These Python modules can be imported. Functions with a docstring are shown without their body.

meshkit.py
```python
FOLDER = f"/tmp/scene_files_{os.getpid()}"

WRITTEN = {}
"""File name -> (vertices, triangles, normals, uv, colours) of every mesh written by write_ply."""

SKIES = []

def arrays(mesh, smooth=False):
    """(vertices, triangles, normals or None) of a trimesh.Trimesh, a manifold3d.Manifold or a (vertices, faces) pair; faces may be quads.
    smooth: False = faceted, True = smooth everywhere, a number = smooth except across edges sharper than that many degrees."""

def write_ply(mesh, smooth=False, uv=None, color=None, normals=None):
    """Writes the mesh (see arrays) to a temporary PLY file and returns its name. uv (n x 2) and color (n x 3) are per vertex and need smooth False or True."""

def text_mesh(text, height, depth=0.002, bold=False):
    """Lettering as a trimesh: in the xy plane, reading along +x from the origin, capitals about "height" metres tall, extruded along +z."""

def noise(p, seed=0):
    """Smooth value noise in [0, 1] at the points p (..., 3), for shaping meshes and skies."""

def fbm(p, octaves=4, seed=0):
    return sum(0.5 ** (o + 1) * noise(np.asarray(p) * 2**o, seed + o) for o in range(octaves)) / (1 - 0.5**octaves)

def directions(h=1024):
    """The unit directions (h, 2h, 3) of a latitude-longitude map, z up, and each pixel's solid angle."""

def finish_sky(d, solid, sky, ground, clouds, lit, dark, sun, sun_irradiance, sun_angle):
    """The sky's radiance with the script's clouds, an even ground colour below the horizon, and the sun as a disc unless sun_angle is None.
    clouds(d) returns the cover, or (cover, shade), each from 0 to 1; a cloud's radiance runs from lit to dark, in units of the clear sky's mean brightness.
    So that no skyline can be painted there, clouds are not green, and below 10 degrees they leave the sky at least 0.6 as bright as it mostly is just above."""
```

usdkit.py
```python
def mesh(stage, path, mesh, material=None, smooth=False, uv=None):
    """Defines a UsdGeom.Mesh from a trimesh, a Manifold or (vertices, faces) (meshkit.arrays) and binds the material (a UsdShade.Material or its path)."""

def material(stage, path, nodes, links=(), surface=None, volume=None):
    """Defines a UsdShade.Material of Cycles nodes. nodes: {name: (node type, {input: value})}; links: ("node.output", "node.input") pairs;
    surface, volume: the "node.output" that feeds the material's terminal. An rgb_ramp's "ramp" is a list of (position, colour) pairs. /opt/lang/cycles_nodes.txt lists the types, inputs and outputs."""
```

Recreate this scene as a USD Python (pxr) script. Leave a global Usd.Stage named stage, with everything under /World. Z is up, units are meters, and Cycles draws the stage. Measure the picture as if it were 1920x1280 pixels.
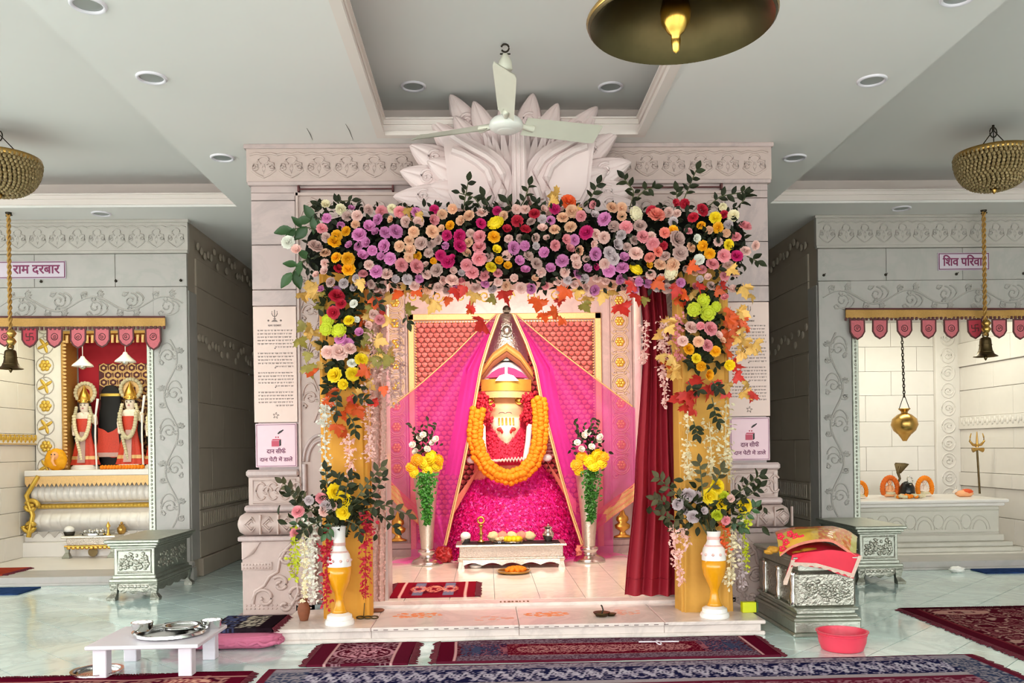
import math, random
import numpy as np, trimesh, manifold3d, shapely
from shapely import affinity
from shapely.geometry import Polygon, LineString, Point, box as sbox
import meshkit, usdkit
from pxr import Usd, UsdGeom, UsdLux, UsdShade, Gf, Sdf, Vt

stage = Usd.Stage.CreateInMemory()
UsdGeom.SetStageUpAxis(stage, UsdGeom.Tokens.z)
UsdGeom.SetStageMetersPerUnit(stage, 1.0)
UsdGeom.Xform.Define(stage, '/World'); UsdGeom.Scope.Define(stage, '/World/Looks')
R = random.Random(7); NR = np.random.default_rng(7)

# ------------------------------------------------------------------ camera
FPX, YAW, ROLL, SY, EYE = 1650.0, math.atan(48 / 1650), 0.0138, 199.0, np.array([0, 0, 1.5])
FW = np.array([math.sin(YAW), math.cos(YAW), 0]); R0 = np.array([math.cos(YAW), -math.sin(YAW), 0]); U0 = np.array([0, 0, 1.0])
RT = R0 * math.cos(ROLL) - U0 * math.sin(ROLL); UP = U0 * math.cos(ROLL) + R0 * math.sin(ROLL)
cam = UsdGeom.Camera.Define(stage, '/World/Camera')
m4 = Gf.Matrix4d(*[float(x) for x in (*RT, 0, *UP, 0, *(-FW), 0, *EYE, 1)])
UsdGeom.Xformable(cam).AddTransformOp().Set(m4)
cam.CreateHorizontalApertureAttr(36.0); cam.CreateVerticalApertureAttr(24.0)
cam.CreateFocalLengthAttr(FPX / 1920 * 36.0)
cam.CreateVerticalApertureOffsetAttr(SY / 1920 * 36.0)
cam.CreateClippingRangeAttr(Gf.Vec2f(0.05, 200))
EXPOSURE = 0.3
cam.CreateExposureAttr(EXPOSURE)

def sc(r, g, b):
    """sRGB 0-255 to linear"""
    c = np.array([r, g, b]) / 255.0
    return tuple(np.where(c <= 0.04045, c / 12.92, ((c + 0.055) / 1.055) ** 2.4))

# ------------------------------------------------------------------ light: daylight through the open hall sides, lamps in the shrines
dome = UsdLux.DomeLight.Define(stage, '/World/Sky')
dome.CreateColorAttr(Gf.Vec3f(0.975, 1.0, 0.99)); dome.CreateIntensityAttr(1.5)

def rect_light(name, pos, aim, w, h, power, color):
    l = UsdLux.RectLight.Define(stage, '/World/' + name)
    p = np.array(pos, float); z = p - np.array(aim, float); z /= np.linalg.norm(z)
    a = np.array([1.0, 0, 0]) if abs(z[0]) < 0.9 else np.array([0, 1.0, 0])
    y = np.cross(z, a); y /= np.linalg.norm(y); x = np.cross(y, z)
    UsdGeom.Xformable(l).AddTransformOp().Set(Gf.Matrix4d(*[float(q) for q in (*x, 0, *y, 0, *z, 0, *p, 1)]))
    l.CreateWidthAttr(w); l.CreateHeightAttr(h); l.CreateIntensityAttr(power); l.CreateColorAttr(Gf.Vec3f(*color))
    return l

XC = 0.256            # the shrine's axis
H, HT = 4.22, 4.6     # flat ceiling, ceiling of the trays
YS, YB, YN = 7.9, 10.42, 11.15   # shrine front, side buildings' front, back wall of the niche
rect_light('niche_lamp', (XC, 8.25, 3.3), (XC, 10.6, 1.9), 1.7, 0.22, 118, (1.0, 0.80, 0.66))
rect_light('niche_lamp_low', (XC, 8.6, 3.32), (XC, 9.8, 0.3), 1.5, 0.2, 30, (1.0, 0.9, 0.82))
rect_light('left_shrine_lamp', (-5.3, 11.5, 3.42), (-5.3, 11.55, 0), 1.7, 0.5, 9, (1.0, 0.99, 0.72))
rect_light('right_shrine_lamp', (5.6, 11.6, 3.42), (5.6, 11.65, 0), 1.7, 0.5, 12.5, (1.0, 1.0, 0.82))

# ------------------------------------------------------------------ pixel -> world on a real plane
def ray(px, py): return FW + RT * ((px - 960) / FPX) - UP * ((py - 640 - SY) / FPX)
def P(px, py, Y):
    d = ray(px, py); return EYE + d * (Y / d[1])
def G(px, py, z=0.0):
    d = ray(px, py); return EYE + d * ((z - 1.5) / d[2])

# ------------------------------------------------------------------ meshes are (vertices, triangles)
def cat(ms):
    vs, fs, n = [], [], 0
    for v, f in ms:
        vs.append(v); fs.append(np.asarray(f) + n); n += len(v)
    return np.vstack(vs), np.vstack(fs)
def tm(m):
    if hasattr(m, 'to_mesh'):
        q = m.to_mesh(); return np.array(q.vert_properties[:, :3], float), np.array(q.tri_verts, int)
    if hasattr(m, 'vertices'): return np.array(m.vertices, float), np.array(m.faces, int)
    return m
BF = np.array([[0,2,1],[0,3,2],[4,5,6],[4,6,7],[0,1,5],[0,5,4],[1,2,6],[1,6,5],[2,3,7],[2,7,6],[3,0,4],[3,4,7]])
def box(x0, x1, y0, y1, z0, z1):
    x0, x1, y0, y1, z0, z1 = min(x0,x1), max(x0,x1), min(y0,y1), max(y0,y1), min(z0,z1), max(z0,z1)
    return np.array([[x0,y0,z0],[x1,y0,z0],[x1,y1,z0],[x0,y1,z0],[x0,y0,z1],[x1,y0,z1],[x1,y1,z1],[x0,y1,z1]], float), BF
def hull(pts): return tm(manifold3d.Manifold.hull_points(np.asarray(pts, float).tolist()))
def cbox(x0, x1, y0, y1, z0, z1, c=0.006):
    pts = []
    for x, sx in ((x0, 1), (x1, -1)):
        for y, sy in ((y0, 1), (y1, -1)):
            for z, sz in ((z0, 1), (z1, -1)):
                pts += [(x + sx*c, y + sy*c, z), (x + sx*c, y, z + sz*c), (x, y + sy*c, z + sz*c)]
    return hull(pts)
def tr(m, t=(0,0,0), rz=0.0, rx=0.0, ry=0.0, s=1.0):
    v, f = m; v = np.asarray(v, float) * np.asarray(s, float)
    for ang, (i, j) in ((rx, (1, 2)), (ry, (2, 0)), (rz, (0, 1))):
        if ang:
            c, q = math.cos(ang), math.sin(ang); a, b = v[:, i] * c - v[:, j] * q, v[:, i] * q + v[:, j] * c
            v = v.copy(); v[:, i], v[:, j] = a, b
    return v + np.asarray(t, float), f
def lathe(prof, n=32):
    p = np.asarray(prof, float); k = len(p); a = np.arange(n) * 2 * np.pi / n
    v = np.stack([np.outer(np.cos(a), p[:, 0]), np.outer(np.sin(a), p[:, 0]), np.tile(p[:, 1], (n, 1))], -1).reshape(-1, 3)
    i, j = np.meshgrid(np.arange(n), np.arange(k - 1), indexing='ij'); i2 = (i + 1) % n
    q = np.stack([i*k + j, i2*k + j, i2*k + j + 1, i*k + j + 1], -1).reshape(-1, 4)
    return v, np.vstack([q[:, [0, 1, 2]], q[:, [0, 2, 3]]])
def tube(pts, r, n=8, cap=True):
    p = np.asarray(pts, float); k = len(p)
    t = np.gradient(p, axis=0); t /= np.linalg.norm(t, axis=1, keepdims=True) + 1e-12
    ref = np.array([0, 0, 1.0]) if abs(t[:, 2]).mean() < 0.8 else np.array([0, 1.0, 0])
    a = np.cross(t, ref); a /= np.linalg.norm(a, axis=1, keepdims=True) + 1e-9
    b = np.cross(t, a); ang = np.arange(n) * 2 * np.pi / n; rr = np.broadcast_to(np.asarray(r, float), (k,))
    v = (p[:, None] + rr[:, None, None] * (np.cos(ang)[None, :, None] * a[:, None] + np.sin(ang)[None, :, None] * b[:, None])).reshape(-1, 3)
    i, j = np.meshgrid(np.arange(k - 1), np.arange(n), indexing='ij'); j2 = (j + 1) % n
    q = np.stack([i*n + j, (i+1)*n + j, (i+1)*n + j2, i*n + j2], -1).reshape(-1, 4)
    f = np.vstack([q[:, [0, 1, 2]], q[:, [0, 2, 3]]])
    if cap:
        c0, c1 = len(v), len(v) + 1; v = np.vstack([v, p[:1], p[-1:]]); jj = np.arange(n)
        f = np.vstack([f, np.stack([np.full(n, c0), jj, (jj+1) % n], 1), np.stack([np.full(n, c1), (k-1)*n + (jj+1) % n, (k-1)*n + jj], 1)])
    return v, f
def grid(fn, nu, nv):
    u, w = np.meshgrid(np.linspace(0, 1, nu + 1), np.linspace(0, 1, nv + 1), indexing='ij')
    v = np.asarray(fn(u.ravel(), w.ravel()), float)
    if v.shape[0] == 3 and v.shape[1] != 3: v = v.T
    i, j = np.meshgrid(np.arange(nu), np.arange(nv), indexing='ij'); n = nv + 1
    q = np.stack([i*n + j, (i+1)*n + j, (i+1)*n + j + 1, i*n + j + 1], -1).reshape(-1, 4)
    return v, np.vstack([q[:, [0, 1, 2]], q[:, [0, 2, 3]]])
def ext(poly, y0, y1):
    """a polygon drawn in x-z, extruded from y0 to y1"""
    out = []
    for g in getattr(poly, 'geoms', [poly]):
        if g.is_empty or g.area < 1e-9: continue
        v, f = tm(trimesh.creation.extrude_polygon(g, y1 - y0, engine='earcut'))
        out.append((np.stack([v[:, 0], y0 + v[:, 2], v[:, 1]], 1), f[:, ::-1]))
    return cat(out)
def extz(poly, z0, z1):
    return cat([tr(tm(trimesh.creation.extrude_polygon(g, z1 - z0, engine='earcut')), (0, 0, z0)) for g in getattr(poly, 'geoms', [poly])])
def ball(c, r, n=1, s=(1, 1, 1)):
    return tr(tm(trimesh.creation.icosphere(subdivisions=n, radius=r)), c, s=s) if True else None
def relief(lines, w, d, y, n=5):
    """rounded raised ridges along x-z polylines, standing proud of the plane y (towards -y)"""
    out = []
    for l in lines:
        l = np.asarray(l, float)
        if len(l) < 2: continue
        v, f = tube(np.stack([l[:, 0], np.zeros(len(l)), l[:, 1]], 1), w, n)
        v = v.copy(); v[:, 1] = v[:, 1] * (d / w) + y; out.append((v, f))
    return cat(out)
def spiral(cx, cz, r, turns=1.4, a0=0.0, sgn=1, k=18, r1=0.18):
    t = np.linspace(0, 1, k); rad = r * (1 - (1 - r1) * t); a = a0 + sgn * turns * 2 * np.pi * t
    return np.stack([cx + rad * np.cos(a), cz + rad * np.sin(a)], 1)
def arc(cx, cz, rx, rz, a0, a1, k=14):
    a = np.radians(np.linspace(a0, a1, k)); return np.stack([cx + rx * np.cos(a), cz + rz * np.sin(a)], 1)
def ell(cx, cz, rx, rz, k=18): return Polygon(arc(cx, cz, rx, rz, 0, 360, k + 1)[:-1])

# ------------------------------------------------------------------ prims
FRAME, COUNT = {}, {}
def uniq(parent, name):
    k = (parent, name); n = COUNT.get(k, 0); COUNT[k] = n + 1
    return f'{parent}/{name}' if n == 0 else f'{parent}/{name}_{n:03d}'
def keys(prim, label=None, cat_=None, group=None, kind=None):
    for k, v in (('label', label), ('category', cat_), ('group', group), ('kind', kind)):
        if v: prim.SetCustomDataByKey(k, v)
def thing(name, label=None, cat_=None, loc=(0, 0, 0), rz=0.0, group=None, kind=None):
    p = uniq('/World', name); x = UsdGeom.Xform.Define(stage, p)
    loc = np.asarray(loc, float); x.AddTranslateOp().Set(Gf.Vec3d(*map(float, loc)))
    if rz: x.AddRotateZOp().Set(math.degrees(rz))
    FRAME[p] = (loc, rz); keys(x.GetPrim(), label, cat_, group, kind); return p
def local(path, v):
    loc, rz = FRAME.get(path, (np.zeros(3), 0.0)); v = np.asarray(v, float) - loc
    if rz:
        c, s = math.cos(-rz), math.sin(-rz); v = np.stack([v[:, 0]*c - v[:, 1]*s, v[:, 0]*s + v[:, 1]*c, v[:, 2]], 1)
    return v
def part(parent, name, mesh, material, smooth=False, label=None, kind=None, col=None, world=True):
    """one Mesh prim under a thing (or part); mesh in world coordinates unless world=False (the thing's own frame)"""
    if isinstance(mesh, list): mesh = cat(mesh)
    v, f = tm(mesh); p = uniq(parent, name)
    root = '/'.join(parent.split('/')[:3])
    if world and root in FRAME: v = local(root, v)
    if col is not None and smooth not in (False, True): smooth = True
    mm = usdkit.mesh(stage, p, (v, f), MAT[material], smooth)
    if col is not None:
        UsdGeom.PrimvarsAPI(mm).CreatePrimvar('col', Sdf.ValueTypeNames.Color3fArray, 'vertex').Set(Vt.Vec3fArray.FromNumpy(np.asarray(col, np.float32)))
    keys(mm.GetPrim(), label, None, None, kind); return p
def solo(name, mesh, material, label, cat_, smooth=False, group=None, kind=None, col=None, loc=None):
    """a thing that is one mesh"""
    if isinstance(mesh, list): mesh = cat(mesh)
    v, f = tm(mesh); p = uniq('/World', name)
    loc = np.array([(v[:, 0].min() + v[:, 0].max()) / 2, (v[:, 1].min() + v[:, 1].max()) / 2, v[:, 2].min()]) if loc is None else np.asarray(loc, float)
    mm = usdkit.mesh(stage, p, (v - loc, f), MAT[material], smooth); mm.AddTranslateOp().Set(Gf.Vec3d(*map(float, loc)))
    if col is not None:
        UsdGeom.PrimvarsAPI(mm).CreatePrimvar('col', Sdf.ValueTypeNames.Color3fArray, 'vertex').Set(Vt.Vec3fArray.FromNumpy(np.asarray(col, np.float32)))
    keys(mm.GetPrim(), label, cat_, group, kind); FRAME[p] = (loc, 0.0); return p
def dup(src, loc, rz=0.0, label=None, group=None):
    a = stage.GetPrimAtPath(src); name = src.split('/')[-1]
    base = name[:-4] if name[-4:-3] == '_' and name[-3:].isdigit() else name
    p = uniq('/World', base); x = UsdGeom.Xform.Define(stage, p)
    x.GetPrim().GetReferences().AddInternalReference(src)
    x.ClearXformOpOrder(); x.AddTranslateOp().Set(Gf.Vec3d(*map(float, loc)))
    if rz: x.AddRotateZOp().Set(math.degrees(rz))
    else:
        x.AddRotateZOp().Set(0.0)
    x.GetPrim().SetInstanceable(True)
    d = a.GetCustomData(); keys(x.GetPrim(), label or d.get('label'), d.get('category'), group or d.get('group')); return p

# ------------------------------------------------------------------ materials
MAT = {}
def mat(name, col, rough=0.5, metal=0.0, var=0.0, vs=6.0, bump=0.0, bs=40.0, rnd=0.0, coat=0.0, sub=0.0, trans=0.0, vein=None, attr=False, spec=0.5, alpha=1.0, det=4.0, sheen=0.0):
    N = {'p': ('principled_bsdf', {'roughness': rough, 'metallic': metal, 'base_color': col, 'coat_weight': coat, 'specular_ior_level': spec, 'sheen_weight': sheen}),
         'tc': ('texture_coordinate', {})}
    L, out = [], None
    if attr:
        N['at'] = ('attribute', {'attribute': 'col'}); out = 'at.color'
    else:
        N['c0'] = ('mix', {'fac': 0.0, 'color1': col, 'color2': col}); out = 'c0.color'
    if vein:
        vc, vsc, lo, hi = vein
        N['vn'] = ('noise_texture', {'scale': vsc, 'detail': 6.0, 'roughness': 0.6, 'distortion': 1.6})
        N['vr'] = ('rgb_ramp', {'ramp': [(lo, (0, 0, 0)), ((lo + hi) / 2, (1, 1, 1)), (hi, (0, 0, 0))]})
        N['vm'] = ('mix', {'color2': vc})
        L += [('tc.object', 'vn.vector'), ('vn.fac', 'vr.fac'), ('vr.color', 'vf.value1'), ('vf.value', 'vm.fac'), (out, 'vm.color1')]
        N['vf'] = ('math', {'math_type': 'multiply', 'value2': 0.45}); out = 'vm.color'
    if var:
        N['n1'] = ('noise_texture', {'scale': vs, 'detail': det, 'roughness': 0.6})
        N['mr'] = ('math', {'math_type': 'multiply_add', 'value2': 2 * var, 'value3': 1 - var})
        N['mm'] = ('mix', {'mix_type': 'multiply', 'fac': 1.0}); N['cc'] = ('combine_color', {})
        L += [('tc.object', 'n1.vector'), ('n1.fac', 'mr.value1'), ('mr.value', 'cc.r'), ('mr.value', 'cc.g'), ('mr.value', 'cc.b'), (out, 'mm.color1'), ('cc.color', 'mm.color2')]
        out = 'mm.color'
    if rnd:
        N['oi'] = ('object_info', {}); N['rr'] = ('math', {'math_type': 'multiply_add', 'value2': 2 * rnd, 'value3': 1 - rnd})
        N['rm'] = ('mix', {'mix_type': 'multiply', 'fac': 1.0}); N['rc'] = ('combine_color', {})
        L += [('oi.random', 'rr.value1'), ('rr.value', 'rc.r'), ('rr.value', 'rc.g'), ('rr.value', 'rc.b'), (out, 'rm.color1'), ('rc.color', 'rm.color2')]
        out = 'rm.color'
    if bump:
        N['bn'] = ('noise_texture', {'scale': bs, 'detail': 4.0}); N['bu'] = ('bump', {'strength': bump, 'distance': 0.01})
        L += [('tc.object', 'bn.vector'), ('bn.fac', 'bu.height'), ('bu.normal', 'p.normal')]
    L.append((out, 'p.base_color')); surf = 'p.BSDF'
    if sub:      # thin things that let light through
        N['tl'] = ('translucent_bsdf', {'color': col}); N['ms'] = ('mix_closure', {'fac': sub})
        L += [(out, 'tl.color'), (surf, 'ms.closure1'), ('tl.BSDF', 'ms.closure2')]; surf = 'ms.closure'
    if trans:
        N['tp'] = ('transparent_bsdf', {'color': (1, 1, 1)}); N['mt'] = ('mix_closure', {'fac': trans})
        L += [(surf, 'mt.closure1'), ('tp.BSDF', 'mt.closure2')]; surf = 'mt.closure'
    MAT[name] = usdkit.material(stage, '/World/Looks/' + name, N, L, surface=surf)
mat('marble', sc(192, 171, 168), 0.3, var=0.07, vs=2.2, vein=(sc(160, 146, 144), 1.3, 0.42, 0.58), bump=0.03, bs=9)
mat('marble_carved', sc(192, 170, 163), 0.42, var=0.12, vs=9, bump=0.06, bs=30)
mat('marble_warm', sc(206, 182, 150), 0.45)
mat('marble_white', sc(232, 226, 220), 0.35, var=0.05, vs=5)
mat('marble_grey', sc(180, 173, 168), 0.35, var=0.08, vs=3, vein=(sc(164, 163, 156), 1.2, 0.42, 0.58))
mat('marble_grey_carved', sc(183, 175, 168), 0.42, var=0.1, vs=10)
mat('passage_stone', sc(174, 160, 144), 0.55, var=0.12, vs=3, bump=0.1, bs=20)  # darker, browner copy of the marble: the passage's shade put into its colour
mat('drape_blush', sc(222, 180, 166), 0.6, var=0.15, vs=40, bump=0.2, bs=120)
mat('altar_stone', sc(208, 203, 190), 0.4, var=0.08, vs=6)
mat('cloth_border', sc(212, 184, 166), 0.6, var=0.3, vs=60)
mat('lit_podium_marble', sc(228, 214, 206), 0.25, var=0.06, vs=2.5, vein=(sc(196, 184, 178), 1.4, 0.44, 0.56))  # paler copy of the marble, with light from the niche put into its colour
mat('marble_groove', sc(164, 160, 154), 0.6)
mat('sign_ink', sc(128, 44, 86), 0.6)
mat('silver_bright', sc(214, 208, 194), 0.36, 0.85, var=0.15, vs=18, bump=0.4, bs=60)
mat('silver_chased', sc(206, 196, 184), 0.4, 0.8, var=0.3, vs=50, bump=1.0, bs=70)
mat('lotus_marble', sc(228, 206, 204), 0.4, var=0.05, vs=6)
mat('rose_base', sc(224, 14, 140), 0.7, var=0.2, vs=60)
mat('floor_tile', sc(222, 244, 240), 0.12, var=0.05, vs=2.0, rnd=0.05, vein=(sc(190, 210, 212), 1.6, 0.42, 0.58), coat=0.4)
mat('floor_grout', sc(140, 150, 150), 0.7)
mat('shrine_tile', sc(236, 226, 212), 0.14, var=0.04, vs=2.0, rnd=0.03, vein=(sc(214, 206, 194), 1.5, 0.44, 0.56))
mat('ceiling_paint', sc(228, 222, 219), 0.75, var=0.03, vs=0.7)
mat('cove_paint', sc(228, 214, 208), 0.6, var=0.03, vs=2)
mat('crack', sc(110, 106, 100), 0.9)
mat('outside_paving', sc(206, 204, 196), 0.9, var=0.1, vs=1)
mat('hall_plaster', sc(214, 214, 206), 0.8, var=0.04, vs=1)
mat('lamp_glass', sc(150, 152, 150), 0.35)
mat('fan_paint', sc(226, 222, 206), 0.4, var=0.06, vs=5)
mat('fan_white', sc(236, 234, 228), 0.3)
mat('dark_metal', sc(60, 54, 46), 0.5, 0.8)
mat('brass', sc(190, 150, 82), 0.28, 1.0, var=0.25, vs=7, bump=0.08, bs=25)
mat('brass_old', sc(94, 78, 52), 0.38, 1.0, var=0.35, vs=9, bump=0.1, bs=20)
mat('brass_bright', sc(226, 176, 84), 0.22, 1.0, var=0.1)
mat('gold', sc(222, 176, 84), 0.3, 1.0, var=0.15, vs=20, bump=0.1, bs=60)
mat('gold_paint', sc(214, 176, 74), 0.35, 0.55, var=0.15, vs=30)
mat('gold_cloth', sc(184, 140, 72), 0.5, 0.35, var=0.25, vs=60, bump=0.25, bs=160)
mat('gold_lace', sc(228, 186, 126), 0.45, 0.3, var=0.3, vs=90, bump=0.3, bs=200)
mat('silver', sc(176, 178, 166), 0.42, 0.9, var=0.25, vs=14, bump=0.35, bs=55)
mat('silver_relief', sc(166, 164, 152), 0.36, 0.9, var=0.3, vs=30, bump=1.0, bs=38)
mat('silver_smooth', sc(214, 212, 206), 0.18, 1.0)
mat('steel', sc(220, 220, 218), 0.12, 1.0)
mat('saffron_cloth', sc(228, 160, 52), 0.7, var=0.12, vs=5, sub=0.15)
mat('saffron_dull', sc(206, 152, 62), 0.75, var=0.14, vs=5, bump=0.3, bs=18)
mat('amber', sc(232, 158, 12), 0.25, var=0.1, vs=6, coat=0.5)
mat('white_ceramic', sc(240, 236, 230), 0.2, coat=0.5)
mat('curtain_red', sc(146, 8, 34), 0.7, var=0.12, vs=3)
mat('niche_red', sc(178, 12, 40), 0.7, var=0.12, vs=4)
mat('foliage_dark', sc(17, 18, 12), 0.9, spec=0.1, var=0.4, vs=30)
mat('leaf_green', sc(50, 84, 40), 0.42, var=0.2, vs=30, rnd=0.3, sub=0.12)
mat('leaf_dark', sc(38, 43, 22), 0.6, spec=0.25, var=0.2, vs=30, rnd=0.35, sub=0.08)
mat('leaf_grey', sc(80, 76, 50), 0.65, spec=0.25, var=0.25, vs=30, rnd=0.35, sub=0.08)
mat('leaf_bright', sc(58, 132, 40), 0.45, var=0.3, vs=40, rnd=0.25, sub=0.15)
mat('stem', sc(84, 84, 50), 0.7)
for n_, c_ in dict(lilac=(216, 132, 186), pink=(236, 150, 158), peach=(240, 190, 156), magenta=(212, 30, 112), yellow=(244, 214, 24), amber=(246, 176, 10), cream=(238, 226, 190), white=(240, 238, 226), red=(196, 30, 56), rosy=(232, 48, 84), dusty=(208, 172, 164), blush=(240, 198, 188), salmon=(246, 142, 126), orange=(232, 92, 40), lime=(206, 214, 40), mauve=(208, 190, 192)).items():
    mat('petal_' + n_, sc(*c_), 0.6, var=0.12, vs=40, rnd=0.12, sub=0.22)
mat('maple_orange', sc(226, 92, 36), 0.5, var=0.2, vs=30, rnd=0.2, sub=0.25)
mat('maple_red', sc(222, 58, 48), 0.5, var=0.2, vs=30, rnd=0.15, sub=0.25)
mat('maple_gold', sc(226, 176, 92), 0.42, 0.15, var=0.25, vs=30, rnd=0.2, sub=0.15)
mat('maple_olive', sc(150, 134, 56), 0.5, var=0.25, vs=30, rnd=0.2, sub=0.2)
mat('rose_petals', sc(232, 16, 150), 0.6, var=0.25, vs=60, sub=0.1, attr=True)
mat('marigold', sc(250, 138, 0), 0.7, var=0.25, vs=70, rnd=0.08, sub=0.1)
mat('veil', sc(250, 72, 196), 0.6, trans=0.5, sub=0.4)
mat('veil_light', sc(244, 92, 178), 0.6, trans=0.5, sub=0.4)
mat('veil_dense', sc(220, 24, 160), 0.6, trans=0.2, sub=0.35)
mat('rug', (0.5, 0.5, 0.5), 1.0, attr=True, var=0.2, vs=70, bump=0.3, bs=150, spec=0.0)
mat('rug_fringe', sc(96, 26, 40), 0.95, var=0.3, vs=80)
mat('mat_blue', sc(40, 62, 110), 0.95, var=0.2, vs=60)
mat('painted', (0.5, 0.5, 0.5), 0.5, attr=True, var=0.06, vs=20)
mat('painted_gloss', (0.5, 0.5, 0.5), 0.25, attr=True, coat=0.3)
mat('ink', sc(120, 62, 92), 0.6)
mat('ink_grey', sc(120, 104, 100), 0.7)
mat('ink_red', sc(190, 74, 96), 0.6)
mat('ink_black', sc(40, 34, 36), 0.6)
mat('plaque_pink', sc(228, 194, 204), 0.4)
mat('plaque_cream', sc(222, 196, 186), 0.4)
mat('plaque_lilac', sc(206, 192, 204), 0.45)
mat('black_stone', sc(20, 20, 20), 0.25)
mat('hair_black', sc(14, 10, 12), 0.7)
mat('skin_orange', sc(246, 176, 124), 0.5, var=0.06, vs=12)
mat('skin_marble', sc(240, 222, 206), 0.35)
mat('cloth_red_orange', sc(206, 62, 40), 0.55, var=0.25, vs=50, bump=0.3, bs=120)
mat('cloth_crimson', sc(222, 34, 62), 0.6, var=0.12, vs=8, bump=0.1, bs=20)
mat('cloth_brocade', sc(226, 132, 40), 0.4, 0.35, var=0.4, vs=34, bump=0.3, bs=60)
mat('cloth_ochre', sc(196, 140, 40), 0.6, var=0.2, vs=20)
mat('cloth_pink', sc(206, 110, 142), 0.8, var=0.14, vs=14, bump=0.4, bs=40)
mat('cloth_pinkish', sc(232, 140, 118), 0.7, var=0.2, vs=40, bump=0.2, bs=100)
mat('plastic_pink', sc(242, 74, 98), 0.35, var=0.03, sub=0.15)
mat('plastic_yellow', sc(206, 214, 0), 0.35)
mat('white_paint', sc(226, 218, 226), 0.35, var=0.03)
mat('terracotta', sc(128, 72, 44), 0.75, var=0.25, vs=30)
mat('toran_pink', sc(206, 104, 112), 0.65, var=0.2, vs=40, bump=0.2, bs=120)
mat('toran_red', sc(188, 54, 70), 0.65, var=0.15, vs=40)
mat('trim_dark', sc(92, 44, 44), 0.7)
mat('sequin', sc(238, 130, 124), 0.35, 0.15, rnd=0.2, coat=0.3)
mat('sequin_back', sc(110, 40, 34), 0.7)
mat('crystal', sc(146, 124, 84), 0.4, 0.35, var=0.3, vs=60)
mat('food', sc(226, 200, 150), 0.8, var=0.2, vs=40)
mat('foil_red', sc(170, 30, 30), 0.5)
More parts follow.
